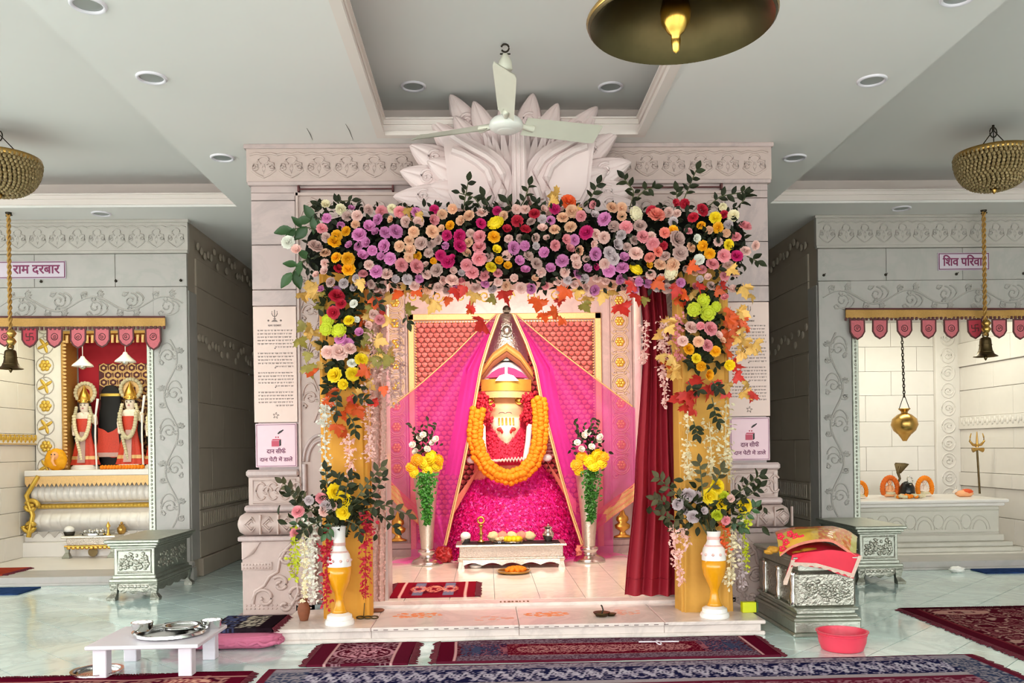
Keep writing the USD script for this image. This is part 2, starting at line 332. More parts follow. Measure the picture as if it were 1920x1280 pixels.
TEXTS = {'ram':((606,124),[[[248,-20,249,-4,600,-4,602,-6,602,-20,587,-21,588,-38,583,-52,577,-59,564,-67,583,-88,597,-98,597,-102,587,-112,584,-112,550,-80,535,-59,535,-48,539,-43,552,-41,561,-46,566,-43,569,-35,566,-21,520,-23,519,-110,503,-110,501,-108,501,-21,479,-22,479,-109,462,-110,460,-108,460,-86,445,-91,423,-89,408,-78,403,-64,406,-46,412,-38,432,-29,459,-31,460,-21,391,-21,391,-38,386,-52,380,-59,367,-67,386,-88,400,-98,400,-102,390,-112,387,-112,353,-80,341,-65,337,-54,339,-46,346,-41,355,-41,366,-46,372,-35,371,-22,315,-21,314,-47,289,-49,281,-52,275,-59,274,-68,280,-78,292,-82,297,-82,298,-72,306,-66,317,-66,326,-73,328,-84,321,-95,331,-112,319,-119,315,-119,304,-99,288,-99,272,-94,263,-87,256,-73,256,-54,262,-43,275,-34,295,-31,295,-21],[442,-46,454,-63,459,-66,460,-48,446,-46],[423,-63,427,-71,434,-74,442,-73,426,-53,423,-56]],[[4,-20,5,-4,212,-4,214,-6,214,-20,197,-23,197,-109,179,-109,177,-70,150,-70,148,-81,141,-86,132,-85,126,-81,117,-69,116,-60,121,-54,130,-52,130,-22,104,-21,102,-23,102,-109,85,-110,83,-108,83,-22,64,-21,64,-38,59,-52,53,-59,40,-67,59,-88,73,-98,73,-102,63,-112,60,-112,26,-80,14,-65,10,-54,12,-46,19,-41,28,-41,39,-46,45,-35,44,-23],[149,-52,178,-53,178,-21,149,-21]]]),'shiv':((690,160),[[[285,-64,286,-48,386,-48,384,-34,388,-19,397,-10,414,-4,437,-5,457,-12,476,-26,494,-48,684,-48,686,-50,686,-64,671,-65,672,-82,667,-96,661,-103,648,-111,667,-132,681,-142,681,-146,671,-156,668,-156,634,-124,619,-103,619,-92,623,-87,636,-85,645,-90,650,-87,653,-79,650,-65,604,-67,603,-154,587,-154,585,-152,585,-66,563,-65,563,-152,561,-154,545,-154,544,-131,531,-135,508,-133,496,-125,489,-108,491,-93,500,-81,517,-74,543,-75,544,-65,477,-65,477,-82,472,-96,466,-103,453,-111,472,-132,486,-142,486,-146,476,-156,473,-156,439,-124,427,-109,423,-98,425,-90,432,-85,441,-85,452,-90,458,-79,457,-66,411,-65,409,-67,409,-153,392,-154,390,-152,390,-66,369,-65,368,-152,366,-154,350,-154,349,-126,337,-130,321,-130,305,-121,298,-105,298,-67],[509,-108,512,-115,520,-118,533,-116,544,-107,544,-93,523,-91,516,-93,509,-100],[404,-32,408,-48,471,-47,455,-31,434,-22,423,-21,411,-24],[317,-103,319,-109,327,-113,337,-112,348,-106,348,-65,317,-65]],[[4,-64,4,-49,15,-47,12,-34,16,-19,25,-10,42,-4,65,-5,85,-12,104,-26,122,-48,251,-49,251,-64,235,-66,235,-152,233,-154,216,-153,215,-131,203,-135,183,-134,171,-128,162,-114,162,-96,166,-87,172,-81,189,-74,215,-75,215,-65,146,-65,146,-151,144,-154,128,-154,127,-67,113,-65,111,-54,104,-55,112,-71,111,-93,106,-104,95,-116,116,-140,117,-146,103,-154,78,-124,61,-123,53,-117,51,-112,52,-104,57,-99,71,-98,79,-103,89,-95,66,-89,57,-78,55,-62,53,-65,37,-67,37,-153,20,-154,18,-152,18,-66],[181,-108,184,-115,192,-118,205,-116,216,-107,216,-93,195,-91,188,-93,181,-100],[32,-32,36,-48,52,-48,54,-50,55,-62,64,-50,74,-46,86,-46,104,-53,83,-31,62,-22,51,-21,39,-24],[74,-70,81,-76,93,-76,91,-68,83,-63,74,-64]]]),'dan1':((544,168),[[[259,-64,260,-48,335,-48,332,-38,333,-20,340,-10,354,-4,371,-5,380,-10,393,-30,399,-48,538,-48,540,-50,539,-65,488,-66,488,-87,510,-84,522,-90,529,-102,530,-119,526,-135,520,-146,516,-148,502,-140,511,-119,511,-108,504,-101,495,-103,488,-111,488,-151,486,-154,469,-153,468,-126,458,-130,444,-130,428,-121,421,-105,421,-67,419,-65,400,-67,400,-153,383,-154,381,-152,381,-66,360,-65,359,-152,357,-154,340,-153,340,-112,311,-113,296,-110,294,-113,302,-122,326,-143,325,-147,316,-156,313,-156,283,-127,266,-103,265,-95,269,-87,284,-85,292,-89,294,-80,292,-66],[440,-104,445,-112,449,-113,458,-112,469,-105,468,-65,440,-65],[351,-38,356,-48,380,-47,372,-28,365,-22,357,-22,352,-25],[310,-94,329,-96,340,-94,340,-65,312,-65,313,-82]],[[4,-64,5,-48,224,-48,225,-64,209,-66,209,-151,207,-154,190,-153,189,-106,168,-106,164,-121,153,-124,146,-121,139,-114,134,-104,134,-96,141,-89,189,-89,188,-65,120,-66,119,-154,103,-154,101,-152,101,-66,70,-65,70,-91,45,-93,37,-96,31,-103,30,-112,36,-122,48,-126,53,-126,54,-116,62,-110,73,-110,82,-117,84,-128,77,-139,87,-156,71,-163,60,-143,44,-143,28,-138,19,-131,12,-117,12,-98,18,-87,31,-78,51,-75,51,-65]]]),'dan2':((906,169),[[[652,-65,653,-49,864,-49,861,-37,853,-24,847,-22,836,-25,831,-23,828,-8,836,-5,852,-5,862,-9,874,-23,883,-49,900,-49,902,-51,901,-66,885,-68,884,-155,868,-155,866,-153,865,-98,859,-100,853,-106,847,-121,830,-117,833,-105,831,-101,820,-98,813,-102,811,-111,814,-119,840,-143,840,-148,830,-157,827,-157,806,-138,793,-117,793,-99,801,-87,814,-81,828,-81,845,-88,853,-83,866,-81,865,-66,778,-66,776,-155,760,-155,758,-153,758,-67,736,-66,734,-91,698,-91,693,-94,693,-99,698,-104,721,-102,736,-109,743,-120,742,-138,728,-152,717,-155,701,-155,685,-151,674,-145,658,-131,656,-125,665,-117,671,-116,680,-127,696,-136,711,-138,722,-135,724,-125,722,-121,709,-119,693,-123,682,-115,674,-101,674,-90,681,-79,694,-74,715,-74,716,-67]],[[514,-65,515,-49,581,-48,578,-37,570,-24,560,-22,550,-25,548,-23,545,-13,546,-7,569,-5,579,-9,586,-16,595,-15,603,-21,604,-31,598,-39,599,-46,601,-49,616,-49,618,-51,618,-65,601,-68,600,-155,584,-155,582,-152,581,-115,554,-115,552,-126,545,-131,536,-130,526,-122,521,-114,520,-105,525,-99,534,-97,534,-67],[553,-97,582,-98,582,-66,553,-66]],[[259,-65,260,-49,321,-48,318,-37,310,-24,304,-22,293,-25,288,-23,285,-13,286,-7,309,-5,323,-12,333,-27,341,-49,398,-49,396,-25,401,-14,407,-9,418,-5,435,-6,444,-11,451,-19,462,-49,479,-49,481,-51,480,-66,464,-68,464,-154,447,-155,445,-153,444,-66,416,-66,415,-98,389,-101,381,-105,377,-112,377,-125,388,-136,400,-138,414,-135,423,-130,429,-131,433,-146,407,-155,386,-154,372,-148,363,-139,357,-120,360,-102,369,-91,382,-84,396,-82,396,-66,342,-66,342,-153,340,-155,324,-155,323,-127,311,-131,295,-131,279,-122,272,-106,272,-68],[416,-40,420,-49,444,-48,436,-29,429,-23,421,-23,416,-26],[291,-104,293,-110,301,-114,311,-113,322,-107,322,-66,291,-66]],[[4,-65,5,-49,224,-49,225,-65,209,-67,209,-152,207,-155,190,-154,189,-107,168,-107,164,-122,153,-125,146,-122,139,-115,134,-105,134,-97,141,-90,189,-90,188,-66,120,-67,119,-155,103,-155,101,-153,101,-67,70,-66,70,-92,45,-94,37,-97,31,-104,30,-113,36,-123,48,-127,53,-127,54,-117,62,-111,73,-111,82,-118,84,-129,77,-140,87,-157,71,-164,60,-144,44,-144,28,-139,19,-132,12,-118,12,-99,18,-88,31,-79,51,-76,51,-66]]])}
# ================================================================== the hall
def text(key, x, z, height, y, depth=0.004, width=None):
    """lettering on an x-z face at depth y, left end x, head line top z"""
    (w, h), gs = TEXTS[key]; s = height / 113.0; sx = width / w if width else s
    polys = []
    for g in gs:
        r = [np.array(q, float).reshape(-1, 2) for q in g]
        polys.append(Polygon(r[0], [q for q in r[1:]]).buffer(0))
    u = shapely.union_all(polys); b = u.bounds
    return ext(affinity.affine_transform(u, [sx, 0, 0, s, x - b[0] * sx, z - (b[1]) * s]), y - depth, y)
def motif_frieze(x0, x1, z0, z1, y, n, w=0.010):
    """a carved band: omega scrolls over pendant leaves"""
    L, p = [], (x1 - x0) / n
    h = z1 - z0
    for i in range(n):
        c = x0 + p * (i + 0.5)
        L.append(arc(c, z0 + .66 * h, .2 * p, .15 * h, -60, 240, 12))
        for s in (-1, 1):
            L.append(spiral(c + s * .3 * p, z0 + .40 * h, .12 * p, 1.1, math.pi / 2, s, 10))
            L.append(np.array([[c + s * .18 * p, z0 + .58 * h], [c + s * .36 * p, z0 + .56 * h], [c + s * .42 * p, z0 + .30 * h], [c + s * .2 * p, z0 + .14 * h], [c, z0 + .05 * h]]))
        L.append(np.array([[c, z0 + .52 * h], [c - .07 * p, z0 + .38 * h], [c, z0 + .22 * h], [c + .07 * p, z0 + .38 * h], [c, z0 + .52 * h]]))
        L.append(np.array([[c - .5 * p, z0 + .86 * h], [c - .25 * p, z0 + .93 * h], [c, z0 + .88 * h], [c + .25 * p, z0 + .93 * h], [c + .5 * p, z0 + .86 * h]]))
    return relief(L, w, w * .9, y, 5)
def vine(x0, z0, length, width, horizontal=False, rev=False, pitch=None):
    """polylines of a scrolling stem with curls, lobed flowers and leaves, running up from (x0, z0)"""
    pitch = pitch or width * 1.9; n = max(1, round(length / pitch)); pitch = length / n; L = []
    t = np.linspace(0, n * np.pi, n * 12 + 1)
    L.append(np.stack([width * .27 * np.sin(t), t / np.pi * pitch], 1))
    def leaf(q, a, r, w=.34):
        d = np.array([math.cos(a), math.sin(a)]); m = np.array([-d[1], d[0]]); q = np.asarray(q, float)
        return np.stack([q, q + d * r * .35 + m * r * w, q + d * r * .75 + m * r * w * .6, q + d * r, q + d * r * .7 - m * r * w * .5, q + d * r * .3 - m * r * w, q])
    for i in range(n):
        s = 1 if i % 2 == 0 else -1; zc = (i + .5) * pitch
        L.append(spiral(-s * width * .12, zc + .06 * pitch, width * .30, 1.35, math.pi * (0 if s < 0 else 1), -s, 16))
        L.append(arc(-s * width * .16, zc + .10 * pitch, width * .30, pitch * .30, 20, 200, 12))
        for k in (-2, -1, 0, 1, 2): L.append(leaf((s * width * .36, zc + .16 * pitch), math.radians(90 + k * 36), width * .19))
        L.append(leaf((s * width * .20, zc - .30 * pitch), math.radians(90 - s * 55), width * .30)); L.append(leaf((s * width * .27, zc), math.radians(90 + s * 70), width * .24))
        L.append(spiral(s * width * .36, zc - .24 * pitch, width * .13, 1.0, -math.pi / 2, s, 10))
        L.append(leaf((-s * width * .34, zc - .18 * pitch), math.radians(90 + s * 20), width * .24))
    out = []
    for l in L:
        l = l if not rev else l * [-1, 1]
        out.append((l[:, ::-1] + [x0, z0]) if horizontal else (l + [x0, z0]))
    return out
def dots(x0, x1, z, y, n, r, d=.008):
    return [tr(ball((0, 0, 0), 1, 1), (x0 + (x1 - x0) * (i + .5) / n, y, z), s=(r, d, r)) for i in range(n)]

# floor of 40 cm tiles laid at 45 degrees
fl = thing('floor', 'white marble tile floor laid on the diagonal across the hall', 'floor', kind='structure')
part(fl, 'floor_base', box(-10, 11, -3.5, 17.2, -.12, -.004), 'floor_grout')
TS, V0, U0_ = .4055, 2.41, -2.04
tiles = []
for a in range(-50, 20):
    for b in range(-14, 60):
        u, v = U0_ + (a + .5) * TS, V0 + (b + .5) * TS
        x, y = (u + v) / 2 ** .5, (v - u) / 2 ** .5
        if not (-7.6 < x < 8.4 and 3.2 < y < 16.8): continue
        if abs(x - XC) < 1.6 and y > 7.2 and y < 12.6: continue
        if abs(x - XC) > 4.1 and y > 10.8: continue
        w = np.array([x, y, 0]) - EYE; de = w @ FW; px = 960 + FPX * (w @ RT) / de; py = 640 + SY - FPX * (w @ UP) / de
        vis = -30 < px < 1950 and py < 1310
        tiles.append((0 if vis else 1, y, x))
tiles.sort(); rest = []
gh = TS / 2 - .003
tile_mesh = tr(box(-gh, gh, -gh, gh, -.03, 0), rz=math.pi / 4)
for k, (h_, y, x) in enumerate(tiles):
    if k < 300 and h_ == 0: part(fl, 'tile', tr(tile_mesh, (x, y, 0)), 'floor_tile')
    else: rest.append(tr(tile_mesh, (x, y, 0)))
part(fl, 'tile_field', rest, 'floor_tile', kind='stuff')
part(fl, 'hall_floor_slab', [box(-10, 11, -3.5, 3.3, -.04, 0), box(-10, -7.4, 3.3, 17, -.04, 0), box(8.2, 11, 3.3, 17, -.04, 0)], 'floor_tile')
cy = thing('courtyard', 'pale paved courtyard outside the open hall', 'courtyard', kind='structure')
part(cy, 'paving', box(-60, 60, -60, 60, -.3, -.14), 'outside_paving')

# ceiling with three sunk trays
CW = 1.14
def rim(x0, x1, y0, y1, w, z0, z1):
    return ext_ring(sbox(x0 - w, y0 - w, x1 + w, y1 + w).difference(sbox(x0, y0, x1, y1)), z0, z1)
def ext_ring(p, z0, z1): return extz(p, z0, z1)
holes = [(XC - CW, XC + CW, -1.5, 7.66), (-9.0, XC - 2.99, 1.0, 9.86), (XC + 2.99, 10.0, 1.0, 9.86)]
ce = thing('ceiling', 'pale painted ceiling with sunk trays and downlights', 'ceiling', kind='structure')
pl = sbox(-10, -3.5, 11, 17.2)
for a, b, c, d in holes: pl = pl.difference(sbox(a, c, b, d))
part(ce, 'ceiling_panel', extz(pl, H, H + .10), 'ceiling_paint')
part(ce, 'slab', box(-10, 11, -3.5, 17.2, HT + .001, HT + .12), 'ceiling_paint')
for a, b, c, d in holes:
    o = sbox(a - .42, c - .42, b + .42, d + .42)
    part(ce, 'tray_wall', extz(o.buffer(.04, join_style=2).difference(o), H + .05, HT + .01), 'cove_paint')
    i0 = sbox(a, c, b, d)
    ring = lambda w0, w1, z0, z1: extz(i0.buffer(w1, join_style=2).difference(i0.buffer(w0, join_style=2)), z0, z1)
    part(ce, 'tray_moulding', ([ring(-.045, .03, H - .012, H + .025)] if abs(a - XC) < 2 else []) + [ring(-.02, .03, H + .025, H + .085), ring(-.035, .05, H + .085, H + .125), ring(-.055, .0, H + .125, H + .14)], 'cove_paint')
for s_ in ([(575, 240), (582, 252), (586, 262)], [(648, 232), (655, 244), (662, 262)]):
    pts = np.array([G(*q, z=H) for q in s_]); part(ce, 'crack', tube(pts - [0, 0, .001], [.0012, .004, .0015], 5), 'crack')

# downlights
def downlight(px, py, z, label, r=.105):
    g = G(px, py, z); t = thing('downlight', label, 'ceiling light', (g[0], g[1], z))
    part(t, 'ring', lathe([(r * .8, .0), (r * .82, -.012), (r * .95, -.016), (r * 1.03, -.008), (r * 1.04, .0)], 32), 'white_paint', True, world=False)
    part(t, 'lens', lathe([(0.0001, -.004), (r * .5, -.003), (r * .82, -.002), (r * .82, .0)], 32), 'lamp_glass', True, world=False)
for px, py, z, l in ((165, 8, H, 'unlit round downlight nearest the camera on the left ceiling strip'), (284, 145, H, 'unlit round downlight in the middle of the left ceiling strip'),
        (417, 295, H, 'unlit round downlight nearest the shrine on the left ceiling strip'), (1797, -6, H, 'unlit round downlight nearest the camera on the right ceiling strip'),
        (1635, 150, H, 'unlit round downlight in the middle of the right ceiling strip'), (1490, 295, H, 'unlit round downlight nearest the shrine on the right ceiling strip'),
        (775, 161, HT, 'unlit downlight left of the fan in the sunk central ceiling tray'), (1145, 162, HT, 'unlit downlight right of the fan in the sunk central ceiling tray'),
        (190, 400, H, 'unlit downlight above the carved frieze of the left side shrine'), (1690, 390, H, 'unlit downlight above the carved frieze of the right side shrine')):
    downlight(px, py, z, l)

# the hall's outer walls: right wall closed, left side and front open between piers
wl = thing('wall_right', 'plain plastered right wall of the hall', 'wall', kind='structure')
part(wl, 'wall_panel', box(10.2, 10.5, -3.5, 17.2, 0, HT), 'hall_plaster')
wl = thing('wall_left', 'left side of the hall with open bays between piers', 'wall', kind='structure')
part(wl, 'wall_panel', box(-9.8, -9.5, 8.0, 17.2, 0, HT), 'hall_plaster')
for y in (-3.2, .5, 4.2): part(wl, 'pier', cbox(-9.85, -9.45, y, y + .45, 0, H), 'hall_plaster')
wl = thing('wall_front', 'open front of the hall with piers towards the courtyard', 'wall', kind='structure')
for x in (-6.2, -2.6, 2.6, 6.4): part(wl, 'pier', cbox(x, x + .45, -3.6, -3.15, 0, H), 'hall_plaster')
wl = thing('wall_back', 'dark end wall of the passage around the shrine', 'wall', kind='structure')
part(wl, 'wall_panel', box(-9.8, 10.5, 17.0, 17.2, 0, HT), 'marble_grey')
# ================================================================== central shrine front
def zs(py, hor=845.0, Y=YS): return 1.5 + (hor - py) * Y / FPX
WX = 2.32                      # half width
X0, X1 = XC - WX, XC + WX
OX = 1.15                      # half width of the opening
ws = thing('wall_center', 'carved white marble front of the central shrine', 'wall', (XC, YS, 0), kind='structure')
ZF0, ZF1 = 3.885, H
part(ws, 'core', [box(X0 + .03, XC - OX, YS + .03, YS + .35, 0, H), box(XC + OX, X1 - .03, YS + .03, YS + .35, 0, H), box(XC - OX, XC + OX, YS + .03, YS + .35, 3.25, H)], 'marble')
fz = part(ws, 'frieze_panel', [box(X0 - .03, X1 + .03, YS - .03, YS + .04, ZF0, H - .035)], 'marble_carved')
part(fz, 'frieze_carving', motif_frieze(X0, X1, ZF0 + .03, H - .06, YS - .03, 19, .011), 'marble_carved', True, kind='stuff')
part(ws, 'cornice', [cbox(X0 - .05, X1 + .05, YS - .05, YS + .04, H - .04, H, .006), cbox(X0 - .02, X1 + .02, YS - .045, YS + .03, ZF0 - .03, ZF0 + .005, .006)], 'marble')
part(ws, 'plain_band', [box(X0, X1, YS, YS + .04, 3.80, ZF0 - .03)], 'marble')
for a, b in ((XC - 1.90, XC - 1.05), (XC + 1.05, XC + 1.90)):
    part(ws, 'curtain_rail', [tube([(a, YS - .03, 3.822), (b, YS - .03, 3.822)], .007, 8), box(a, a + .015, YS - .05, YS + .01, 3.80, 3.85), box(b - .015, b, YS - .05, YS + .01, 3.80, 3.85)], 'trim_dark', label='thin dark rail on two hooks')
PW = .39                       # pilaster width
JZ = (3.80, 3.73, 3.335, 2.935, 2.79)
for s, xa, xb in ((-1, X0, X0 + PW), (1, X1 - PW, X1)):
    for k in range(4):
        part(ws, 'marble_block', cbox(xa, xb, YS - .005, YS + .04, JZ[k + 1] + .003, JZ[k] - .003, .004), 'marble')
    # inscription slab and donation notice
    mx = (xa + xb) / 2; w = PW / 2 - .012
    sl = part(ws, 'inscription_slab', cbox(xa + .004, xb - .004, YS - .008, YS + .03, 1.755, 2.786, .003), 'plaque_cream', label='cream slab with rows of small dark script')
    rr = random.Random(3); bars = []; z = 2.60
    bars += text('ram', mx - .06, 2.607, .016, YS - .008, .003, .12),
    for blk, nl in enumerate((5, 4, 4, 4)):
        for l in range(nl + 1):
            z -= .0295
            xl, xr = (mx - w + .03, mx + w - .02) if l < nl else (mx + .0, mx + w - .02)
            x = xl
            while x < xr - .01:
                ww = min(rr.uniform(.012, .034), xr - x)
                bars.append(box(x, x + ww, YS - .0095, YS - .008, z + .005, z + .0072))
                q = x + .003
                while q < x + ww - .002:
                    bars.append(box(q, q + .0022, YS - .0095, YS - .008, z - .005 + rr.uniform(-.002, .002), z + .005)); q += rr.uniform(.004, .007)
                x += ww + .006
        z -= .014
        if blk < 3: bars.append(tr(ball((0, 0, 0), .006, 1), (mx, YS - .008, z + .004), s=(1, .3, 1)))
        z -= .012
    part(sl, 'inscription', bars, 'ink_grey', kind='stuff')
    e = [np.array([[mx, 2.66], [mx, 2.755]]), np.array([[mx - .022, 2.745], [mx - .024, 2.72], [mx - .014, 2.70], [mx, 2.695], [mx + .014, 2.70], [mx + .024, 2.72], [mx + .022, 2.745]]), np.array([[mx - .012, 2.675], [mx + .012, 2.675]])]
    part(sl, 'trident_emblem', [relief(e, .0035, .002, YS - .009, 6), ext(Polygon([(mx - .03, 2.65), (mx + .03, 2.65), (mx + .012, 2.665), (mx - .012, 2.665)]), YS - .011, YS - .008)] + dots(mx - .11, mx + .11, 2.66, YS - .009, 2, .009, .003), 'ink_grey')
    part(sl, 'flower_emblem', [relief([spiral(mx + .018 * math.cos(a), 1.815 + .018 * math.sin(a), .010, .9, a, 1, 8) for a in np.arange(5) * 1.257], .0028, .002, YS - .009, 5)], 'ink_grey')
    nt = part(ws, 'donation_notice', [cbox(xa + .012, xb - .012, YS - .012, YS + .02, 1.355, 1.745, .004)], 'plaque_pink', label='pink notice with a box drawing and two lines of red script')
    part(nt, 'notice_border', ext(sbox(xa + .022, 1.365, xb - .022, 1.735).difference(sbox(xa + .026, 1.369, xb - .026, 1.731)), YS - .0145, YS - .011), 'ink')
    part(nt, 'lettering', [text('dan1', mx - .085, 1.475, .038, YS - .012, .003, .17), text('dan2', mx - .147, 1.405, .033, YS - .012, .003, .294),
         relief([arc(mx + .066, 1.512, .011, .012, 200, -20, 8)], .003, .002, YS - .013, 5)], 'ink')
    part(nt, 'box_drawing', [ext(sbox(mx - .04, 1.54, mx + .025, 1.59), YS - .015, YS - .011), ext(Polygon([(mx - .04, 1.594), (mx + .03, 1.594), (mx + .04, 1.606), (mx - .028, 1.606)]), YS - .015, YS - .011)] + dots(mx - .012, mx + .028, 1.622, YS - .012, 2, .007, .003), 'ink_red')
    part(nt, 'box_drawing_side', ext(Polygon([(mx + .028, 1.54), (mx + .043, 1.55), (mx + .043, 1.604), (mx + .028, 1.592)]), YS - .015, YS - .011), 'ink_black')
    part(nt, 'hand_drawing', ext(Polygon([(mx + .012, 1.655), (mx + .03, 1.674), (mx + .062, 1.69), (mx + .068, 1.684), (mx + .045, 1.664), (mx + .02, 1.648)]), YS - .015, YS - .011), 'ink_black')
    # pedestal
    ox = s * .03
    xo = (xa - .035, xb + .01) if s < 0 else (xa - .01, xb + .035)
    part(ws, 'pedestal_cap', [cbox(xo[0] - .03, xo[1], YS - .07, YS + .04, 1.27, 1.335, .018) if s < 0 else cbox(xo[0], xo[1] + .03, YS - .07, YS + .04, 1.27, 1.335, .018)], 'marble')
    pb = part(ws, 'pedestal_block', cbox(xo[0] - .01, xo[1] + .01, YS - .05, YS + .04, 1.02, 1.27, .006), 'marble_carved')
    part(pb, 'panel_carving', relief([np.array([[xo[0] + .03, 1.045], [xo[1] - .03, 1.045], [xo[1] - .03, 1.245], [xo[0] + .03, 1.245], [xo[0] + .03, 1.045]])] + [arc(xo[0] + .10 + q * .105, 1.145, .045, .075, 40, 320, 14) for q in range(4)] + [spiral(xo[0] + .15 + q * .105, 1.145, .05, 1, 0, 1, 12) for q in range(3)], .011, .014, YS - .05, 6), 'marble_carved', True)
    part(ws, 'pedestal_moulding', [cbox(xo[0] - .04 * (s < 0) - .005, xo[1] + .04 * (s > 0) + .005, YS - .075, YS + .04, .963, 1.02, .016)], 'marble')
    a_, b_ = (xo[0] - .09, xo[1] + .12) if s < 0 else (xo[0] - .12, xo[1] + .09)
    rol = tube([(a_ - .02 + .0, YS - .02, .855), (a_, YS - .02, .855), (a_ + .05, YS - .02, .855), (b_ - .05, YS - .02, .855), (b_, YS - .02, .855), (b_ + .02, YS - .02, .855)], [.03, .075, .105, .105, .075, .03], 20)
    ro = part(ws, 'roll_moulding', rol, 'marble_carved', 40)
    dia = []
    for q in range(4):
        cx = a_ + .12 + q * .155
        if cx > b_ - .05: break
        for r_ in (.062, .036):
            dia.append(np.array([[cx - r_, .855], [cx, .855 + r_], [cx + r_, .855], [cx, .855 - r_], [cx - r_, .855]]))
        dia.append(np.array([[cx + .078, .77], [cx + .078, .94]])); 
    part(ro, 'roll_carving', relief(dia, .012, .02, YS - .115, 6), 'marble_carved', True)
    part(ws, 'pedestal_ledge', cbox(a_ + .0, b_ + .0, YS - .13, YS + .04, .71, .752, .008), 'marble')
    bb = part(ws, 'base_block', [cbox(a_ + .03, b_ + .02, YS - .10, YS + .04, .06, .71, .006)], 'marble_carved')
    car = []
    xm = a_ + .03
    car += [box(xm - .005, xm + .26, YS - .112, YS - .09, .455, .525)]
    sp = lambda cx: (cx if s < 0 else a_ + b_ + .05 - cx)
    ls = []
    for (cx, cz, r_, tn, a0, sg) in ((a_ + .22, .20, .10, 1.1, math.pi, -1), (a_ + .36, .33, .075, 1.2, 2.4, -1), (a_ + .42, .56, .07, 1.2, 1.2, 1), (a_ + .50, .23, .09, 1.1, 0, 1), (a_ + .40, .14, .05, 1, 0, -1)):
        l = spiral(cx, cz, r_, tn, a0, sg, 18); l[:, 0] = [sp(q) for q in l[:, 0]]; ls.append(l)
    l = np.array([[a_ + .12, .16], [a_ + .14, .27], [a_ + .22, .32], [a_ + .27, .40], [a_ + .34, .44], [a_ + .36, .54], [a_ + .42, .64], [a_ + .48, .70]]); l[:, 0] = [sp(q) for q in l[:, 0]]; ls.append(l)
    l = np.array([[a_ + .46, .14], [a_ + .52, .26], [a_ + .50, .38], [a_ + .44, .46], [a_ + .46, .52]]); l[:, 0] = [sp(q) for q in l[:, 0]]; ls.append(l)
    car.append(relief(ls, .017, .02, YS - .10, 6))
    car += dots(a_ + .04, b_, .145, YS - .10, 16, .012) + dots(a_ + .04, b_, .115, YS - .10, 16, .009) + dots(xm, xm + .25, .505, YS - .112, 9, .009) + dots(xm, xm + .25, .475, YS - .112, 9, .009)
    car += [ext(Polygon([(xm, .70), (xm + .16, .70), (xm + .10, .60), (xm, .55)]), YS - .115, YS - .09)] if s < 0 else []
    part(bb, 'base_carving', car, 'marble_carved', True)
    part(ws, 'plinth', cbox(a_ - .02, b_ + .06, YS - .16, YS + .04, 0, .06, .006), 'marble')
    # carved inner panel
    ia, ib = (xb + .01, XC - OX) if s < 0 else (XC + OX, xa - .01)
    pn = part(ws, 'carved_panel', [box(ia, ib, YS - .01, YS + .04, .12, 3.79), box(ia, ia + .02, YS - .035, YS, .12, 3.79) if s < 0 else box(ib - .02, ib, YS - .035, YS, .12, 3.79)], 'marble_carved')
    vx = ia + .13 if s < 0 else ib - .13
    ls = vine(vx, 1.75, 1.95, .20, rev=s > 0) + vine(vx + s * -.32, 1.75, 1.95, .20, rev=s < 0)
    part(pn, 'vine_carving', relief(ls, .010, .012, YS - .01, 5), 'marble_carved', True, kind='stuff')
    ax = ia + .20 if s < 0 else ib - .20
    part(pn, 'niche_arch', [relief([arc(ax, 1.40, .165, .24, 0, 180, 18), arc(ax, 1.40, .125, .19, 0, 180, 16)], .016, .02, YS - .012, 6), tube([(ax - .155, YS - .03, .3), (ax - .155, YS - .03, 1.38)], .022, 10), tube([(ax + .155, YS - .03, .3), (ax + .155, YS - .03, 1.38)], .022, 10)], 'marble', True)
lt = part(ws, 'lintel_panel', [box(XC - OX, XC + OX, YS - .01, YS + .04, 3.25, 3.79), box(X0 + PW, X1 - PW, YS - .035, YS, 3.765, 3.79)], 'marble_carved')
part(lt, 'lintel_carving', relief([spiral(X0 + PW + .14 + q * .2, 3.66, .085, 1.5, math.pi / 2 * (1 + q % 2), 1 if q % 2 else -1, 16) for q in range(19)] + [spiral(X0 + PW + .14 + q * .2, 3.47, .085, 1.5, math.pi / 2 * (q % 2), 1 if q % 2 else -1, 16) for q in range(19)], .011, .013, YS - .01, 5), 'marble_carved', True, kind='stuff')

